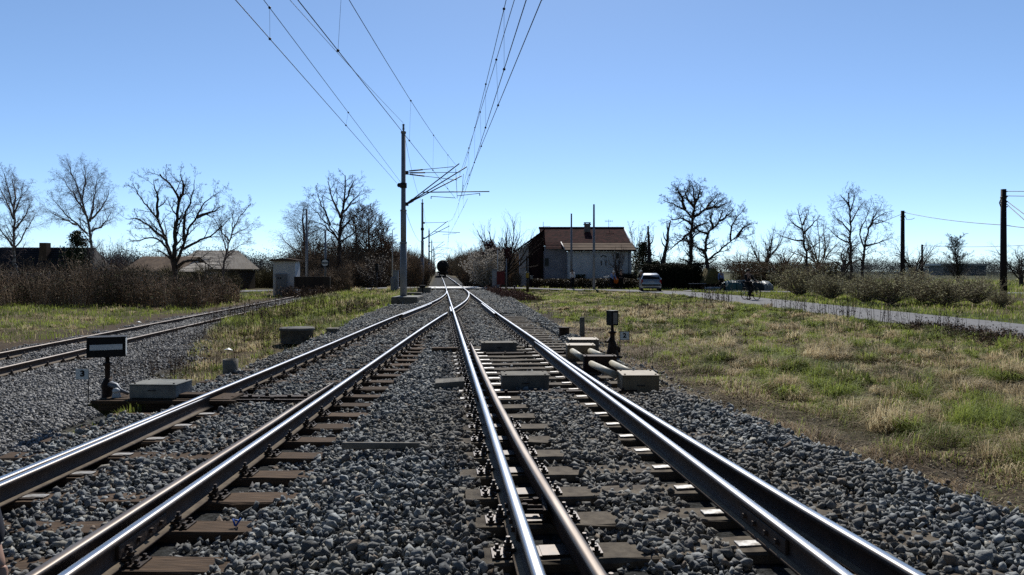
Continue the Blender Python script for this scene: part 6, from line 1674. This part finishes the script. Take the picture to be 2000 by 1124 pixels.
# scrub along the track beyond the crossing, and undergrowth left of the mast
def scrub(name, spots, label, cols, n_per, w, seed, kind='stuff'):
    """spots: (x, y, height, radius)"""
    rg = np.random.default_rng(seed); P0, P1, R, C = [], [], [], []
    for (x, y, h, r) in spots:
        n = n_per; A = rg.uniform(0, 6.28, n); q = np.sqrt(rg.random(n)) * r
        b = np.column_stack([x + np.cos(A) * q * .55, y + np.sin(A) * q * .55, -.4 + h * .75 * rg.random(n) ** 1.1 * (rg.random(n) < .75)])
        L = h * rg.uniform(.22, .5, n); sp = rg.uniform(.15, .6, n)
        e = b + np.column_stack([np.cos(A) * sp * L, np.sin(A) * sp * L, L])
        e[:, 2] = np.minimum(e[:, 2], -.4 + h * np.sqrt(np.clip(1.08 - (q / r) ** 2 * .8, .1, 1.1)) * rg.uniform(.9, 1.05, n))
        c = cols[0] + (cols[1] - cols[0]) * rg.random((n, 1)); c *= rg.uniform(.75, 1.25)
        P0.append(b); P1.append(e); R.append(np.full(n, w * max(1, y / 90))); C.append(c)
    R = np.concatenate(R); V, F_, C = sticks(np.concatenate(P0), np.concatenate(P1), R, R * .35, np.concatenate(C))
    return tag(link(name, np_mesh(name, V, [F_], m_dry, col=C)), label, 'scrub', kind=kind)
SC = (np.array([.18, .135, .10]), np.array([.40, .31, .22])); SCG = (np.array([.10, .09, .05]), np.array([.22, .195, .11]))
rs = random.Random(9); spots = []
for k in range(64):
    y = 72 + 300 * (k / 64) ** 1.6 + rs.uniform(-2, 2); x = float(mainX(1.24, y)) - rs.uniform(6.2, 15) - (3.0 if y < 90 else 0)
    spots.append((x, y, rs.uniform(3.2, 5.6) * (1 + y / 500), rs.uniform(1.8, 3.2) * (1 + y / 220)))
scrub('trackside_scrub', spots, 'bare brown scrub lining the left side of the track beyond the crossing', SC, 620, .018, 1)
spots = []
for k in range(60):
    y = 84 + 290 * (k / 60) ** 1.6 + rs.uniform(-2, 2); x = float(mainX(1.24, y)) + rs.uniform(5.2, 12)
    spots.append((x, y, rs.uniform(3.4, 5.6) * (1 + y / 450), rs.uniform(1.8, 3.0) * (1 + y / 220)))
scrub('trackside_scrub', spots, 'bare brown scrub lining the right side of the track beyond the crossing', SC, 620, .018, 2)
spots = [(PX(px, y), y, h, r) for (px, y, h, r) in ((690, 70, 3.0, 2.2), (715, 70, 2.8, 2), (750, 72, 3.2, 2.0), (660, 66, 2.4, 2), (625, 64, 2.2, 1.8), (640, 59.5, 1.6, 1.0), (668, 59.5, 1.5, 1.1), (775, 78, 3.4, 2.2), (800, 80, 3.6, 2.2), (818, 84, 3.6, 2.2), (595, 66, 1.8, 1.8), (935, 80, 3.2, 2.2), (955, 74, 3.0, 1.6), (1000, 74, 2.0, 1.4), (925, 82, 3.4, 2))]
scrub('undergrowth', spots, 'brown undergrowth below the poplar row and around the crossing', SC, 1500, .014, 3)
spots = [(PX(px, y), y, h, r) for (px, y, h, r) in [(225 + 22 * k, 55, 1.5 + .5 * (k % 3), 1.5) for k in range(11)] + [(430 + 14 * k, 78 + (k % 3) * 3, 2.0 + .5 * (k % 2), 2.4) for k in range(13)] + [(1600 + 26 * k, 66 + (k % 3) * 4, 1.6, 2.2) for k in range(4)]]
scrub('field_scrub', spots, 'low bare scrub closing the view behind the hut and barn', SCG, 900, .015, 4)
# far woods on the horizon
def woods(name, y0, y1, a0, a1, n, h0, h1, label, seed, cols):
    rg = np.random.default_rng(seed); Vs, Fs, Cs, o = [], [], [], 0
    px = rg.uniform(a0, a1, n); Y = rg.uniform(y0, y1, n); X = (px - 1000) / F * Y
    for i in range(n):
        h = rg.uniform(h0, h1); w = h * rg.uniform(.4, .75); m = 560
        q = rg.normal(0, .42, (m, 3)); c = np.column_stack([X[i] + q[:, 0] * w, Y[i] + q[:, 1] * w, -.3 + h * np.clip(.42 + q[:, 2] * .55, .0, 1.0)])
        v, f = cards(c, rg.uniform(.5, 1.5, m) * h / 17, rg, .3)
        col = (cols[0] + (cols[1] - cols[0]) * rg.random()) * rg.uniform(.7, 1.3, (m, 1))
        Vs.append(v); Fs.append(f + o); Cs.append(np.repeat(col, 4, 0)); o += len(v)
    return tag(link(name, np_mesh(name, np.concatenate(Vs), [np.concatenate(Fs)], m_dry, col=np.concatenate(Cs))), label, 'woods', kind='stuff')
WD_HAZE = (np.array([.12, .13, .135]), np.array([.21, .215, .21]))  # blue-grey tint paints distance haze into the wood colours
woods('far_woods', 190, 300, -120, 790, 430, 6, 9.5, 'far bare woods along the horizon on the left', 1, WD_HAZE)
woods('far_woods', 330, 560, 960, 2150, 400, 6, 11, 'far bare woods along the horizon on the right', 2, WD_HAZE)
woods('field_bushes', 150, 230, 1480, 2100, 70, 2.0, 4.5, 'scattered far bushes across the field on the right', 3, WD_HAZE)
# ------------------------------------------------------------------ people, bicycle, cars, train
def skin_obj(name, joints, edges, m, parent, sub=1, root=0):
    me = bpy.data.meshes.new(name); me.from_pydata([j[0] for j in joints], edges, []); me.materials.append(m)
    o = link(name, me, parent)
    md = o.modifiers.new('skin', 'SKIN'); md.use_smooth_shade = True
    for i, j in enumerate(joints):
        r = j[1]; sv = me.skin_vertices[0].data[i]; sv.radius = (r, r) if not isinstance(r, tuple) else r
        sv.use_root = (i == root)
    s = o.modifiers.new('sub', 'SUBSURF'); s.levels = sub; s.render_levels = sub
    return o
m_skin = mat('skin', (.50, .32, .24), (.44, .27, .2), rough=.6, scale=20)
def cloth(n, c): return mat(n, c, tuple(x * .7 for x in c), rough=.9, scale=9, detail=5)
HAND = [(.0, .0), ]
def person(px, Y, zb, label, shirt, trousers, hair, pose='stand', rz=0.0, hgt=1.74, held=None, arm=0.0):
    t = empty('person', (PX(px, Y), Y, zb), label, 'person', rz=rz); k = hgt / 1.74; t.scale = (k, k, k)
    V_ = Vector
    hip, nk = .92, 1.47
    fw = 0.0
    if pose == 'sit': hip = .45; nk = 1.02
    if pose == 'stoop': fw = .22; nk = 1.36
    pel = V_((0, 0, hip)); waist = V_((0, -fw * .3, hip + (nk - hip) * .35)); chest = V_((0, -fw * .75, hip + (nk - hip) * .75)); neck = V_((0, -fw * 1.05, nk + .03)); head = V_((0, -fw * 1.3 - .02, nk + .15)); crown = V_((0, -fw * 1.35, nk + .24))
    J = [(pel, (.15, .115)), (waist, (.135, .10)), (chest, (.16, .11)), (neck, .058), (head, (.085, .10)), (crown, (.06, .075))]; E = [(0, 1), (1, 2), (2, 3), (3, 4), (4, 5)]
    S = [(pel + V_((0, 0, .0)), (.165, .13)), (waist, (.155, .118)), (chest, (.18, .128)), (neck - V_((0, 0, .035)), .068)]; SE = [(0, 1), (1, 2), (2, 3)]
    T = [(pel + V_((0, 0, .04)), (.165, .125))]; TE = []
    hands = []
    for s in (-1, 1):
        if pose == 'sit': hipj, kn, an, toe = V_((s * .10, -.02, hip)), V_((s * .12, -.42, hip + .03)), V_((s * .12, -.44, .08)), V_((s * .13, -.58, .03))
        elif pose == 'cycle': hipj, kn, an, toe = V_((s * .10, 0, hip)), V_((s * .11, -.30, hip - (.20 if s > 0 else .36))), V_((s * .11, -.18 + .1 * s, hip - (.60 if s > 0 else .80))), V_((s * .12, -.32 + .1 * s, hip - (.66 if s > 0 else .86)))
        else: hipj, kn, an, toe = V_((s * .10, 0, hip - .02)), V_((s * .11, -.03 + .05 * s, .50)), V_((s * .12, .02 + .06 * s, .08)), V_((s * .14, -.13 + .06 * s, .035))
        b = len(J); J += [(hipj, (.10, .10)), (kn, .062), (an, .045), (toe, .038)]; E += [(0, b), (b, b + 1), (b + 1, b + 2), (b + 2, b + 3)]
        b = len(T); T += [(hipj, .112), (kn, .078), (an + V_((0, 0, .03)), .062)]; TE += [(0, b), (b, b + 1), (b + 1, b + 2)]
        sh = chest + V_((s * .19, -.0, .06))
        if pose == 'cycle': el, wr, fi = sh + V_((s * .07, -.16, -.24)), sh + V_((s * .06, -.42, -.34)), sh + V_((s * .06, -.50, -.36))
        elif pose in ('stoop',) or arm: el, wr, fi = sh + V_((s * .03, -.10, -.28)), sh + V_((-s * .02, -.30, -.42)), sh + V_((-s * .03, -.38, -.46))
        else: el, wr, fi = sh + V_((s * .06, .01, -.29)), sh + V_((s * .07, -.06, -.54)), sh + V_((s * .06, -.08, -.64))
        b = len(J); J += [(sh, .058), (el, .044), (wr, .032), (fi, (.038, .018))]; E += [(2, b), (b, b + 1), (b + 1, b + 2), (b + 2, b + 3)]
        d = (fi - wr).normalized(); sd = V_((0, 1, 0)).cross(d); sd = sd.normalized() if sd.length > .1 else V_((1, 0, 0))
        pm = b + 3
        for q in range(4):
            off = sd * (-.027 + .018 * q); b2 = len(J); J += [(fi + off + d * .035, .0095), (fi + off * 1.05 + d * (.085 - .012 * abs(q - 1.4)) + V_((0, -.012, 0)), .008)]; E += [(pm, b2), (b2, b2 + 1)]
        b2 = len(J); J += [(wr + d * .05 + sd * -.05, .011), (wr + d * .10 + sd * -.062, .009)]; E += [(b + 2, b2), (b2, b2 + 1)]
        b = len(S); S += [(sh, .076), (el, .06), (wr, .047)]; SE += [(2, b), (b, b + 1), (b + 1, b + 2)]
        hands.append(fi)
    body = skin_obj('body', J, E, m_skin, t)
    skin_obj('shirt', S, SE, shirt, t); skin_obj('trousers', T, TE, trousers, t)
    b = MB(); b.sphere(head + V_((0, .022, .045)), .105, 12, 8, sc3=(.92, 1.05, 1.0)); b.build('hair', hair, t)
    b = MB(); b.sphere(head + V_((0, -.098, -.01)), .018, 6, 5, sc3=(1, 1.2, 1.3)); b.build('nose', m_skin, t)
    for s in (-1, 1): b = MB(); b.sphere(head + V_((s * .03, -.088, .02)), .011, 6, 5); b.build('eye', m_dark, t)
    for s in (-1, 1): b = MB(); b.box(V_((s * .13, -.06 if pose != 'cycle' else -.2, .04 if pose not in ('cycle',) else hip - (.67 if s > 0 else .87))), (.10, .27, .08), bev=.03); b.build('shoe', m_dark, t)
    return t, hands
m_hairb = mat('dark_hair', (.03, .022, .018), rough=.6); m_whitecap = mat('white_headwear', (.98, .97, .95), rough=.8)
c_white = cloth('white_cloth', (1, 1, 1)); c_navy = cloth('navy_cloth', (.02, .022, .035)); c_blue = cloth('blue_cloth', (.32, .46, .85)); c_black = cloth('black_cloth', (.018, .018, .02)); c_grey = cloth('grey_cloth', (.2, .2, .21)); c_orange = cloth('orange_cloth', (.75, .17, .03))
person(1118, 66.3, -.15, 'person in a white top standing before the low hedge and shorter grey pole', c_white, c_navy, m_hairb, arm=1, hgt=1.74)
pA, hA = person(1195, 65.5, -.15, 'person in light blue clothes and white headscarf walking in front of the house', c_blue, c_navy, m_whitecap, 'stoop', rz=.5, hgt=1.72)
person(1213, 65.9, -.15, 'person in black beside the orange bag in front of the house', c_black, c_black, m_hairb, rz=-.4, hgt=1.74)
person(1199, 67.5, -.15, 'person in dark clothes hidden behind the one in light blue', c_navy, c_black, m_hairb, rz=.2, hgt=1.76)
b = MB(); b.sphere((0, 0, .26), .24, 12, 8, sc3=(1, .7, 1.15)); b.tube([(-.12, 0, .5), (0, 0, .68), (.12, 0, .5)], .02, 6)
o = simple('orange_bag', b, c_orange, 'bright orange bag held between the two walking people', 'bag'); o.location = (PX(1203, 65.6), 65.6, .30)
b = MB(); b.prism([(-.3, .02), (.28, .16), (.3, .05), (.0, -.12)], 0, .1); o = simple('white_bundle', b, c_white, 'pale bundle carried behind the person in light blue', 'bundle'); o.location = (PX(1184, 65.6), 65.5, .90)
person(1252, 60.5, -.17, 'person with a white helmet half hidden behind the silver car', c_black, c_black, m_whitecap, rz=.3, hgt=1.68)
person(1408, 64.5, -.2, 'person in a blue and white jacket standing by the straw roofed hut', c_blue, c_black, m_hairb, rz=.3, hgt=1.75)

# cyclist on a bicycle
BY = 40.5; bx = PX(1466, BY); brz = .35
bike = empty('bicycle', (bx, BY, -.165), 'black bicycle ridden towards the camera on the road', 'bicycle', rz=brz)
m_tyre = mat('black_rubber', (.015, .015, .016), rough=.8)
for yy in (-.52, .52):
    b = MB(); n = 28; vs, fs = [], []
    for i in range(n):
        A = 2 * math.pi * i / n
        for k in range(6):
            B2 = 2 * math.pi * k / 6; r = .325 + .022 * math.cos(B2)
            vs.append((.022 * math.sin(B2), yy + r * math.cos(A), .347 + r * math.sin(A)))
    for i in range(n):
        for k in range(6): fs.append((i * 6 + k, i * 6 + (k + 1) % 6, ((i + 1) % n) * 6 + (k + 1) % 6, ((i + 1) % n) * 6 + k))
    b.add(vs, fs, 0, True); wh = b.build('wheel', m_tyre, bike)
    b = MB()
    for i in range(14): A = 2 * math.pi * i / 14; b.tube([(0, yy, .347), (0, yy + .31 * math.cos(A), .347 + .31 * math.sin(A))], .0025, 4)
    b.cyl((-.03, yy, .347), .03, .06, 8, axis='X'); b.build('spokes', m_galv, wh)
b = MB()
for p_, q_ in (((0, .08, .30), (0, -.38, .82)), ((0, .08, .30), (0, .22, .86)), ((0, .22, .82), (0, -.36, .86)), ((0, .08, .30), (0, .52, .347)), ((0, .21, .78), (0, .52, .347)), ((.04, -.52, .347), (.02, -.38, .80)), ((-.04, -.52, .347), (-.02, -.38, .80)), ((0, -.38, .8), (0, -.36, 1.0))): b.tube([p_, q_], .016, 6)
b.build('frame', m_black, bike)
b = MB(); b.tube([(-.30, -.34, 1.02), (-.12, -.38, 1.03), (.12, -.38, 1.03), (.30, -.34, 1.02)], .014, 6); b.build('handlebar', m_black, bike)
b = MB(); b.box((0, .25, .90), (.15, .26, .06), bev=.025); b.build('saddle', m_black, bike)
b = MB(); b.tube([(-.14, .08, .30), (.14, .08, .30)], .012, 6)
for s in (-1, 1): b.box((s * .15, .08 - .1 * s, .30 + s * .1), (.09, .08, .025))
b.build('pedal', m_iron, bike)
cy, _ = person(1466, BY, -.165, 'person in dark clothes and helmet riding the bicycle towards the camera', c_black, c_black, m_black, 'cycle', rz=brz, hgt=1.74)
off = Matrix.Rotation(brz, 3, 'Z') @ Vector((0, .22, 0)); cy.location = (bx + off.x, BY + off.y, -.165)

# the bystander whose hand shows in the lower left corner
HYc = 1.95; hx = PX(9, HYc); hz = PZ(1128, HYc)
t = empty('person', (hx - .42, HYc + .02, -.25), 'person just outside the left edge, only dark sleeve and hand visible in the corner', 'person')
L = lambda x, y, z: Vector((x - t.location.x, y - t.location.y, z - t.location.z))
wr = L(hx - .03, HYc, hz + .055); kn = L(hx - .025, HYc - .005, hz - .035)
J = [(Vector((-.1, 0, .95)), (.16, .12)), (Vector((-.1, 0, 1.2)), (.15, .11)), (Vector((-.1, 0, 1.42)), (.17, .12)), (Vector((-.1, 0, 1.55)), .055), (Vector((-.1, -.01, 1.66)), (.085, .10)), (Vector((-.1, 0, 1.76)), (.06, .07))]; E = [(0, 1), (1, 2), (2, 3), (3, 4), (4, 5)]
for s in (-1, 1):
    b_ = len(J); J += [(Vector((-.1 + s * .1, 0, .92)), .10), (Vector((-.1 + s * .11, -.02, .5)), .062), (Vector((-.1 + s * .11, .02, .08)), .045), (Vector((-.1 + s * .12, -.13, .035)), .038)]; E += [(0, b_), (b_, b_ + 1), (b_ + 1, b_ + 2), (b_ + 2, b_ + 3)]
sh = Vector((.07, 0, 1.46)); el = Vector((.25, .05, 1.20))
b_ = len(J); J += [(sh, .058), (el, .043), (wr, (.03, .022)), (kn, (.042, .017))]; E += [(2, b_), (b_, b_ + 1), (b_ + 1, b_ + 2), (b_ + 2, b_ + 3)]
kk = b_ + 3
for q in range(4):
    o_ = Vector((0, -.03 + .02 * q, 0)); b2 = len(J); ln = (.030, .036, .034, .024)[q]
    J += [(kn + o_ + Vector((.002, 0, -.038)), .0088), (kn + o_ + Vector((-.008, 0, -.038 - ln)), .0082), (kn + o_ + Vector((-.022, 0, -.038 - ln * 1.75)), .0072)]; E += [(kk, b2), (b2, b2 + 1), (b2 + 1, b2 + 2)]
b2 = len(J); J += [(wr + Vector((.004, -.028, -.035)), .011), (wr + Vector((.006, -.045, -.075)), .0095), (wr + Vector((.002, -.05, -.105)), .0085)]; E += [(b_ + 2, b2), (b2, b2 + 1), (b2 + 1, b2 + 2)]
sh2 = Vector((-.27, 0, 1.46)); b2 = len(J); J += [(sh2, .058), (Vector((-.32, .02, 1.17)), .043), (Vector((-.33, -.05, .93)), .03), (Vector((-.33, -.07, .83)), (.04, .018))]; E += [(2, b2), (b2, b2 + 1), (b2 + 1, b2 + 2), (b2 + 2, b2 + 3)]
skin_obj('body', J, E, m_skin, t, 2)
S = [(Vector((-.1, 0, .9)), (.18, .14)), (Vector((-.1, 0, 1.2)), (.17, .13)), (Vector((-.1, 0, 1.44)), (.19, .14)), (Vector((-.1, 0, 1.52)), .075), (sh, .078), (el, .062), (wr + Vector((-.006, 0, .012)), .046), (sh2, .078), (Vector((-.32, .02, 1.17)), .062), (Vector((-.33, -.05, .95)), .045)]
skin_obj('jacket', S, [(0, 1), (1, 2), (2, 3), (2, 4), (4, 5), (5, 6), (2, 7), (7, 8), (8, 9)], c_navy, t, 1)
T = [(Vector((-.1, 0, .96)), (.17, .13))]; TE = []
for s in (-1, 1): b_ = len(T); T += [(Vector((-.1 + s * .1, 0, .9)), .112), (Vector((-.1 + s * .11, -.02, .5)), .08), (Vector((-.1 + s * .11, .02, .1)), .065)]; TE += [(0, b_), (b_, b_ + 1), (b_ + 1, b_ + 2)]
skin_obj('trousers', T, TE, c_black, t, 1)
b = MB(); b.sphere((-.1, .02, 1.70), .108, 12, 8); b.build('hair', m_hairb, t)

# silver hatchback seen from behind
m_car = mat('silver_paint', (.50, .54, .58), rough=.28, metal=.65); m_red = mat('red_lens', (.45, .02, .02), (.3, .01, .01), rough=.2); m_plast = mat('grey_plastic', (.05, .052, .055), rough=.5)
def car(px, Y, zb, rz, paint, label, k=1.0):
    t = empty('parked_car' if k < 1 else 'car', (PX(px, Y), Y, zb), label, 'car', rz=rz); t.scale = (k, k, k)
    # stations along the length: (y, half width low, belt z, half width belt, top z, half width top, bottom z)
    st = [(0, .70, .62, .72, .66, .66, .34), (.06, .79, .80, .79, .86, .74, .24), (.16, .81, .92, .80, .98, .76, .22), (.36, .82, .94, .81, 1.30, .64, .22), (.62, .83, .95, .82, 1.41, .60, .20), (1.4, .83, .95, .82, 1.44, .60, .2), (2.1, .83, .94, .82, 1.38, .60, .2), (2.75, .82, .92, .80, .98, .72, .2), (3.2, .81, .84, .78, .88, .70, .22), (3.6, .76, .70, .72, .74, .64, .24), (3.74, .66, .58, .62, .60, .56, .34)]
    vs, fs = [], []
    for (y, wl, zbelt, wb, zt, wt, z0_) in st:
        half = [(wl * .9, z0_), (wl, z0_ + .14), (wl, .56), (wb, zbelt), (wt, zt - .04), (wt * .82, zt)]
        vs += [(-x, y, z) for (x, z) in half] + [(x, y, z) for (x, z) in half[::-1]]
    n = 12
    for i in range(len(st) - 1):
        for q in range(n): fs.append((i * n + q, i * n + (q + 1) % n, (i + 1) * n + (q + 1) % n, (i + 1) * n + q))
    fs += [tuple(range(n)), tuple(range((len(st) - 1) * n + n - 1, (len(st) - 1) * n - 1, -1))]
    b = MB(); b.add(vs, fs, 0, True); body = b.build('body', paint, t)
    md = body.modifiers.new('bev', 'BEVEL'); md.width = .025; md.segments = 2; md.limit_method = 'ANGLE'
    b = MB(); b.add([(-.70, .135, .985), (.70, .135, .985), (.60, .345, 1.28), (.50, .42, 1.325), (-.50, .42, 1.325), (-.60, .345, 1.28)], [(0, 1, 2, 3, 4, 5)]); b.build('rear_window', m_glass, t)
    for s in (-1, 1):
        b = MB(); b.add([(s * .812, .55, .99), (s * .822, 2.5, .98), (s * .66, 2.05, 1.33), (s * .645, .75, 1.35)], [(0, 1, 2, 3)]); b.build('side_window', m_glass, t)
        b = MB(); b.prism([(s * .80, .60), (s * .62, .66), (s * .70, .96), (s * .79, .94)], .03, .16); b.build('tail_light', m_red, t)
        b = MB(); b.box((s * .93, 2.35, .98), (.16, .1, .13), bev=.03); b.build('mirror', paint, t)
    b = MB(); b.add([(-.62, 2.72, 1.0), (.62, 2.72, 1.0), (.54, 2.14, 1.36), (-.54, 2.14, 1.36)], [(0, 1, 2, 3)]); b.build('windscreen', m_glass, t)
    b = MB(); b.box((0, .02, .50), (1.5, .16, .14), bev=.03); b.build('bumper_strip', m_plast, t)
    b = MB(); b.box((0, .03, .72), (.52, .03, .11)); b.build('number_plate', m_trim, t)
    b = MB(); b.box((0, .38, 1.37), (.3, .05, .03)); b.build('brake_light', m_red, t)
    for s in (-1, 1):
        for y in (.62, 3.0):
            b = MB(); b.lathe([(.20, -.09), (.285, -.09), (.30, -.07), (.30, .07), (.285, .09), (.2, .09)], n=20); w_ = b.build('wheel', m_tyre, t); w_.location = (s * .73, y, .30); w_.rotation_euler = (0, math.pi / 2, 0)
            b = MB(); b.lathe([(.02, -.08), (.2, -.085), (.2, .085), (.03, .08)], n=14); b.build('rim', m_galv, w_)
    return t
car(1272, 57.5, -.165, -.13, m_car, 'silver hatchback seen from behind, driving away on the road')
car(407, 60, -.45, .9, mat('blue_grey_paint', (.20, .25, .30), rough=.3, metal=.5), 'small dark car parked beside the barn on the left', .93)
# tank wagon at the end of the train
TY = 176
t = empty('tank_wagon', (PX(864.8, TY), TY, .05), 'rear of a dark tank wagon, last vehicle of the train far along the track', 'railway wagon', rz=math.atan(.1))
m_tank = mat('grimy_tank', (.035, .034, .036), (.02, .02, .022), rough=.6, scale=1, detail=6)
b = MB(); prof = [(0, -.42), (.6, -.36), (1.1, -.2), (1.42, .0), (1.5, .2), (1.5, 12.0), (1.1, 12.4)]
vs, fs = [], []; n = 28
for (r, y) in prof:
    for k in range(n): A = 2 * math.pi * k / n; vs.append((r * math.cos(A), y, 2.55 + r * math.sin(A)))
for i in range(len(prof) - 1):
    for k in range(n): fs.append((i * n + k, i * n + (k + 1) % n, (i + 1) * n + (k + 1) % n, (i + 1) * n + k))
b.add(vs, fs, 0, True); b.build('tank', m_tank, t)
b = MB(); b.box((0, 6, .98), (2.5, 12.8, .26), bev=.03); b.box((0, -.42, 1.0), (2.7, .16, .42), bev=.02); b.build('underframe', m_iron, t)
for s in (-.87, .87): b = MB(); b.cyl((s, -.5, 1.0), .09, -.45, 10, axis='Y'); b.cyl((s, -.93, 1.0), .23, -.06, 16, axis='Y'); b.build('buffer', m_iron, t)
for s in (-1.0, 1.0): b = MB(); b.box((s, -.55, 1.42), (.22, .1, .26), bev=.02); b.build('tail_lamp_plate', mat('lamp_plate', (.3, .28, .28), rough=.5), t)
for y in (1.5, 3.3, 9.2, 11):
    b = MB()
    for s in (-.75, .75): b.cyl((s - .065, y, .46), .46, .13, 18, axis='X')
    b.tube([(-.75, y, .46), (.75, y, .46)], .08, 8); b.build('wheelset', m_rust, t)
b = MB()
for s in (-1.15, 1.15): b.box((s, 1.0, .55), (.2, 3.4, .3), bev=.04)
b.build('bogie_frame', m_iron, t)
b = MB()
for s in (-.28, .28): b.tube([(s, -.55, .9), (s, -.6, 3.6), (s, 0, 4.1)], .03, 6)
for k in range(9): b.tube([(-.28, -.6, 1.1 + .3 * k), (.28, -.6, 1.1 + .3 * k)], .02, 5)
b.build('ladder', m_iron, t)
tw = t
for k in range(1, 5):
    w2 = copy_tree(tw); yy = TY + 14.5 * k; w2.location = (float(mainX(1.244, yy)) + (tw.location.x - float(mainX(1.244, TY))), yy, .05)
    w2['label'] = ('', 'second tank wagon from the end of the train', 'third tank wagon from the end of the train', 'fourth tank wagon from the end of the train', 'fifth tank wagon from the end of the train')[k]; w2['group'] = 'tank wagons of the train'
tw['group'] = 'tank wagons of the train'
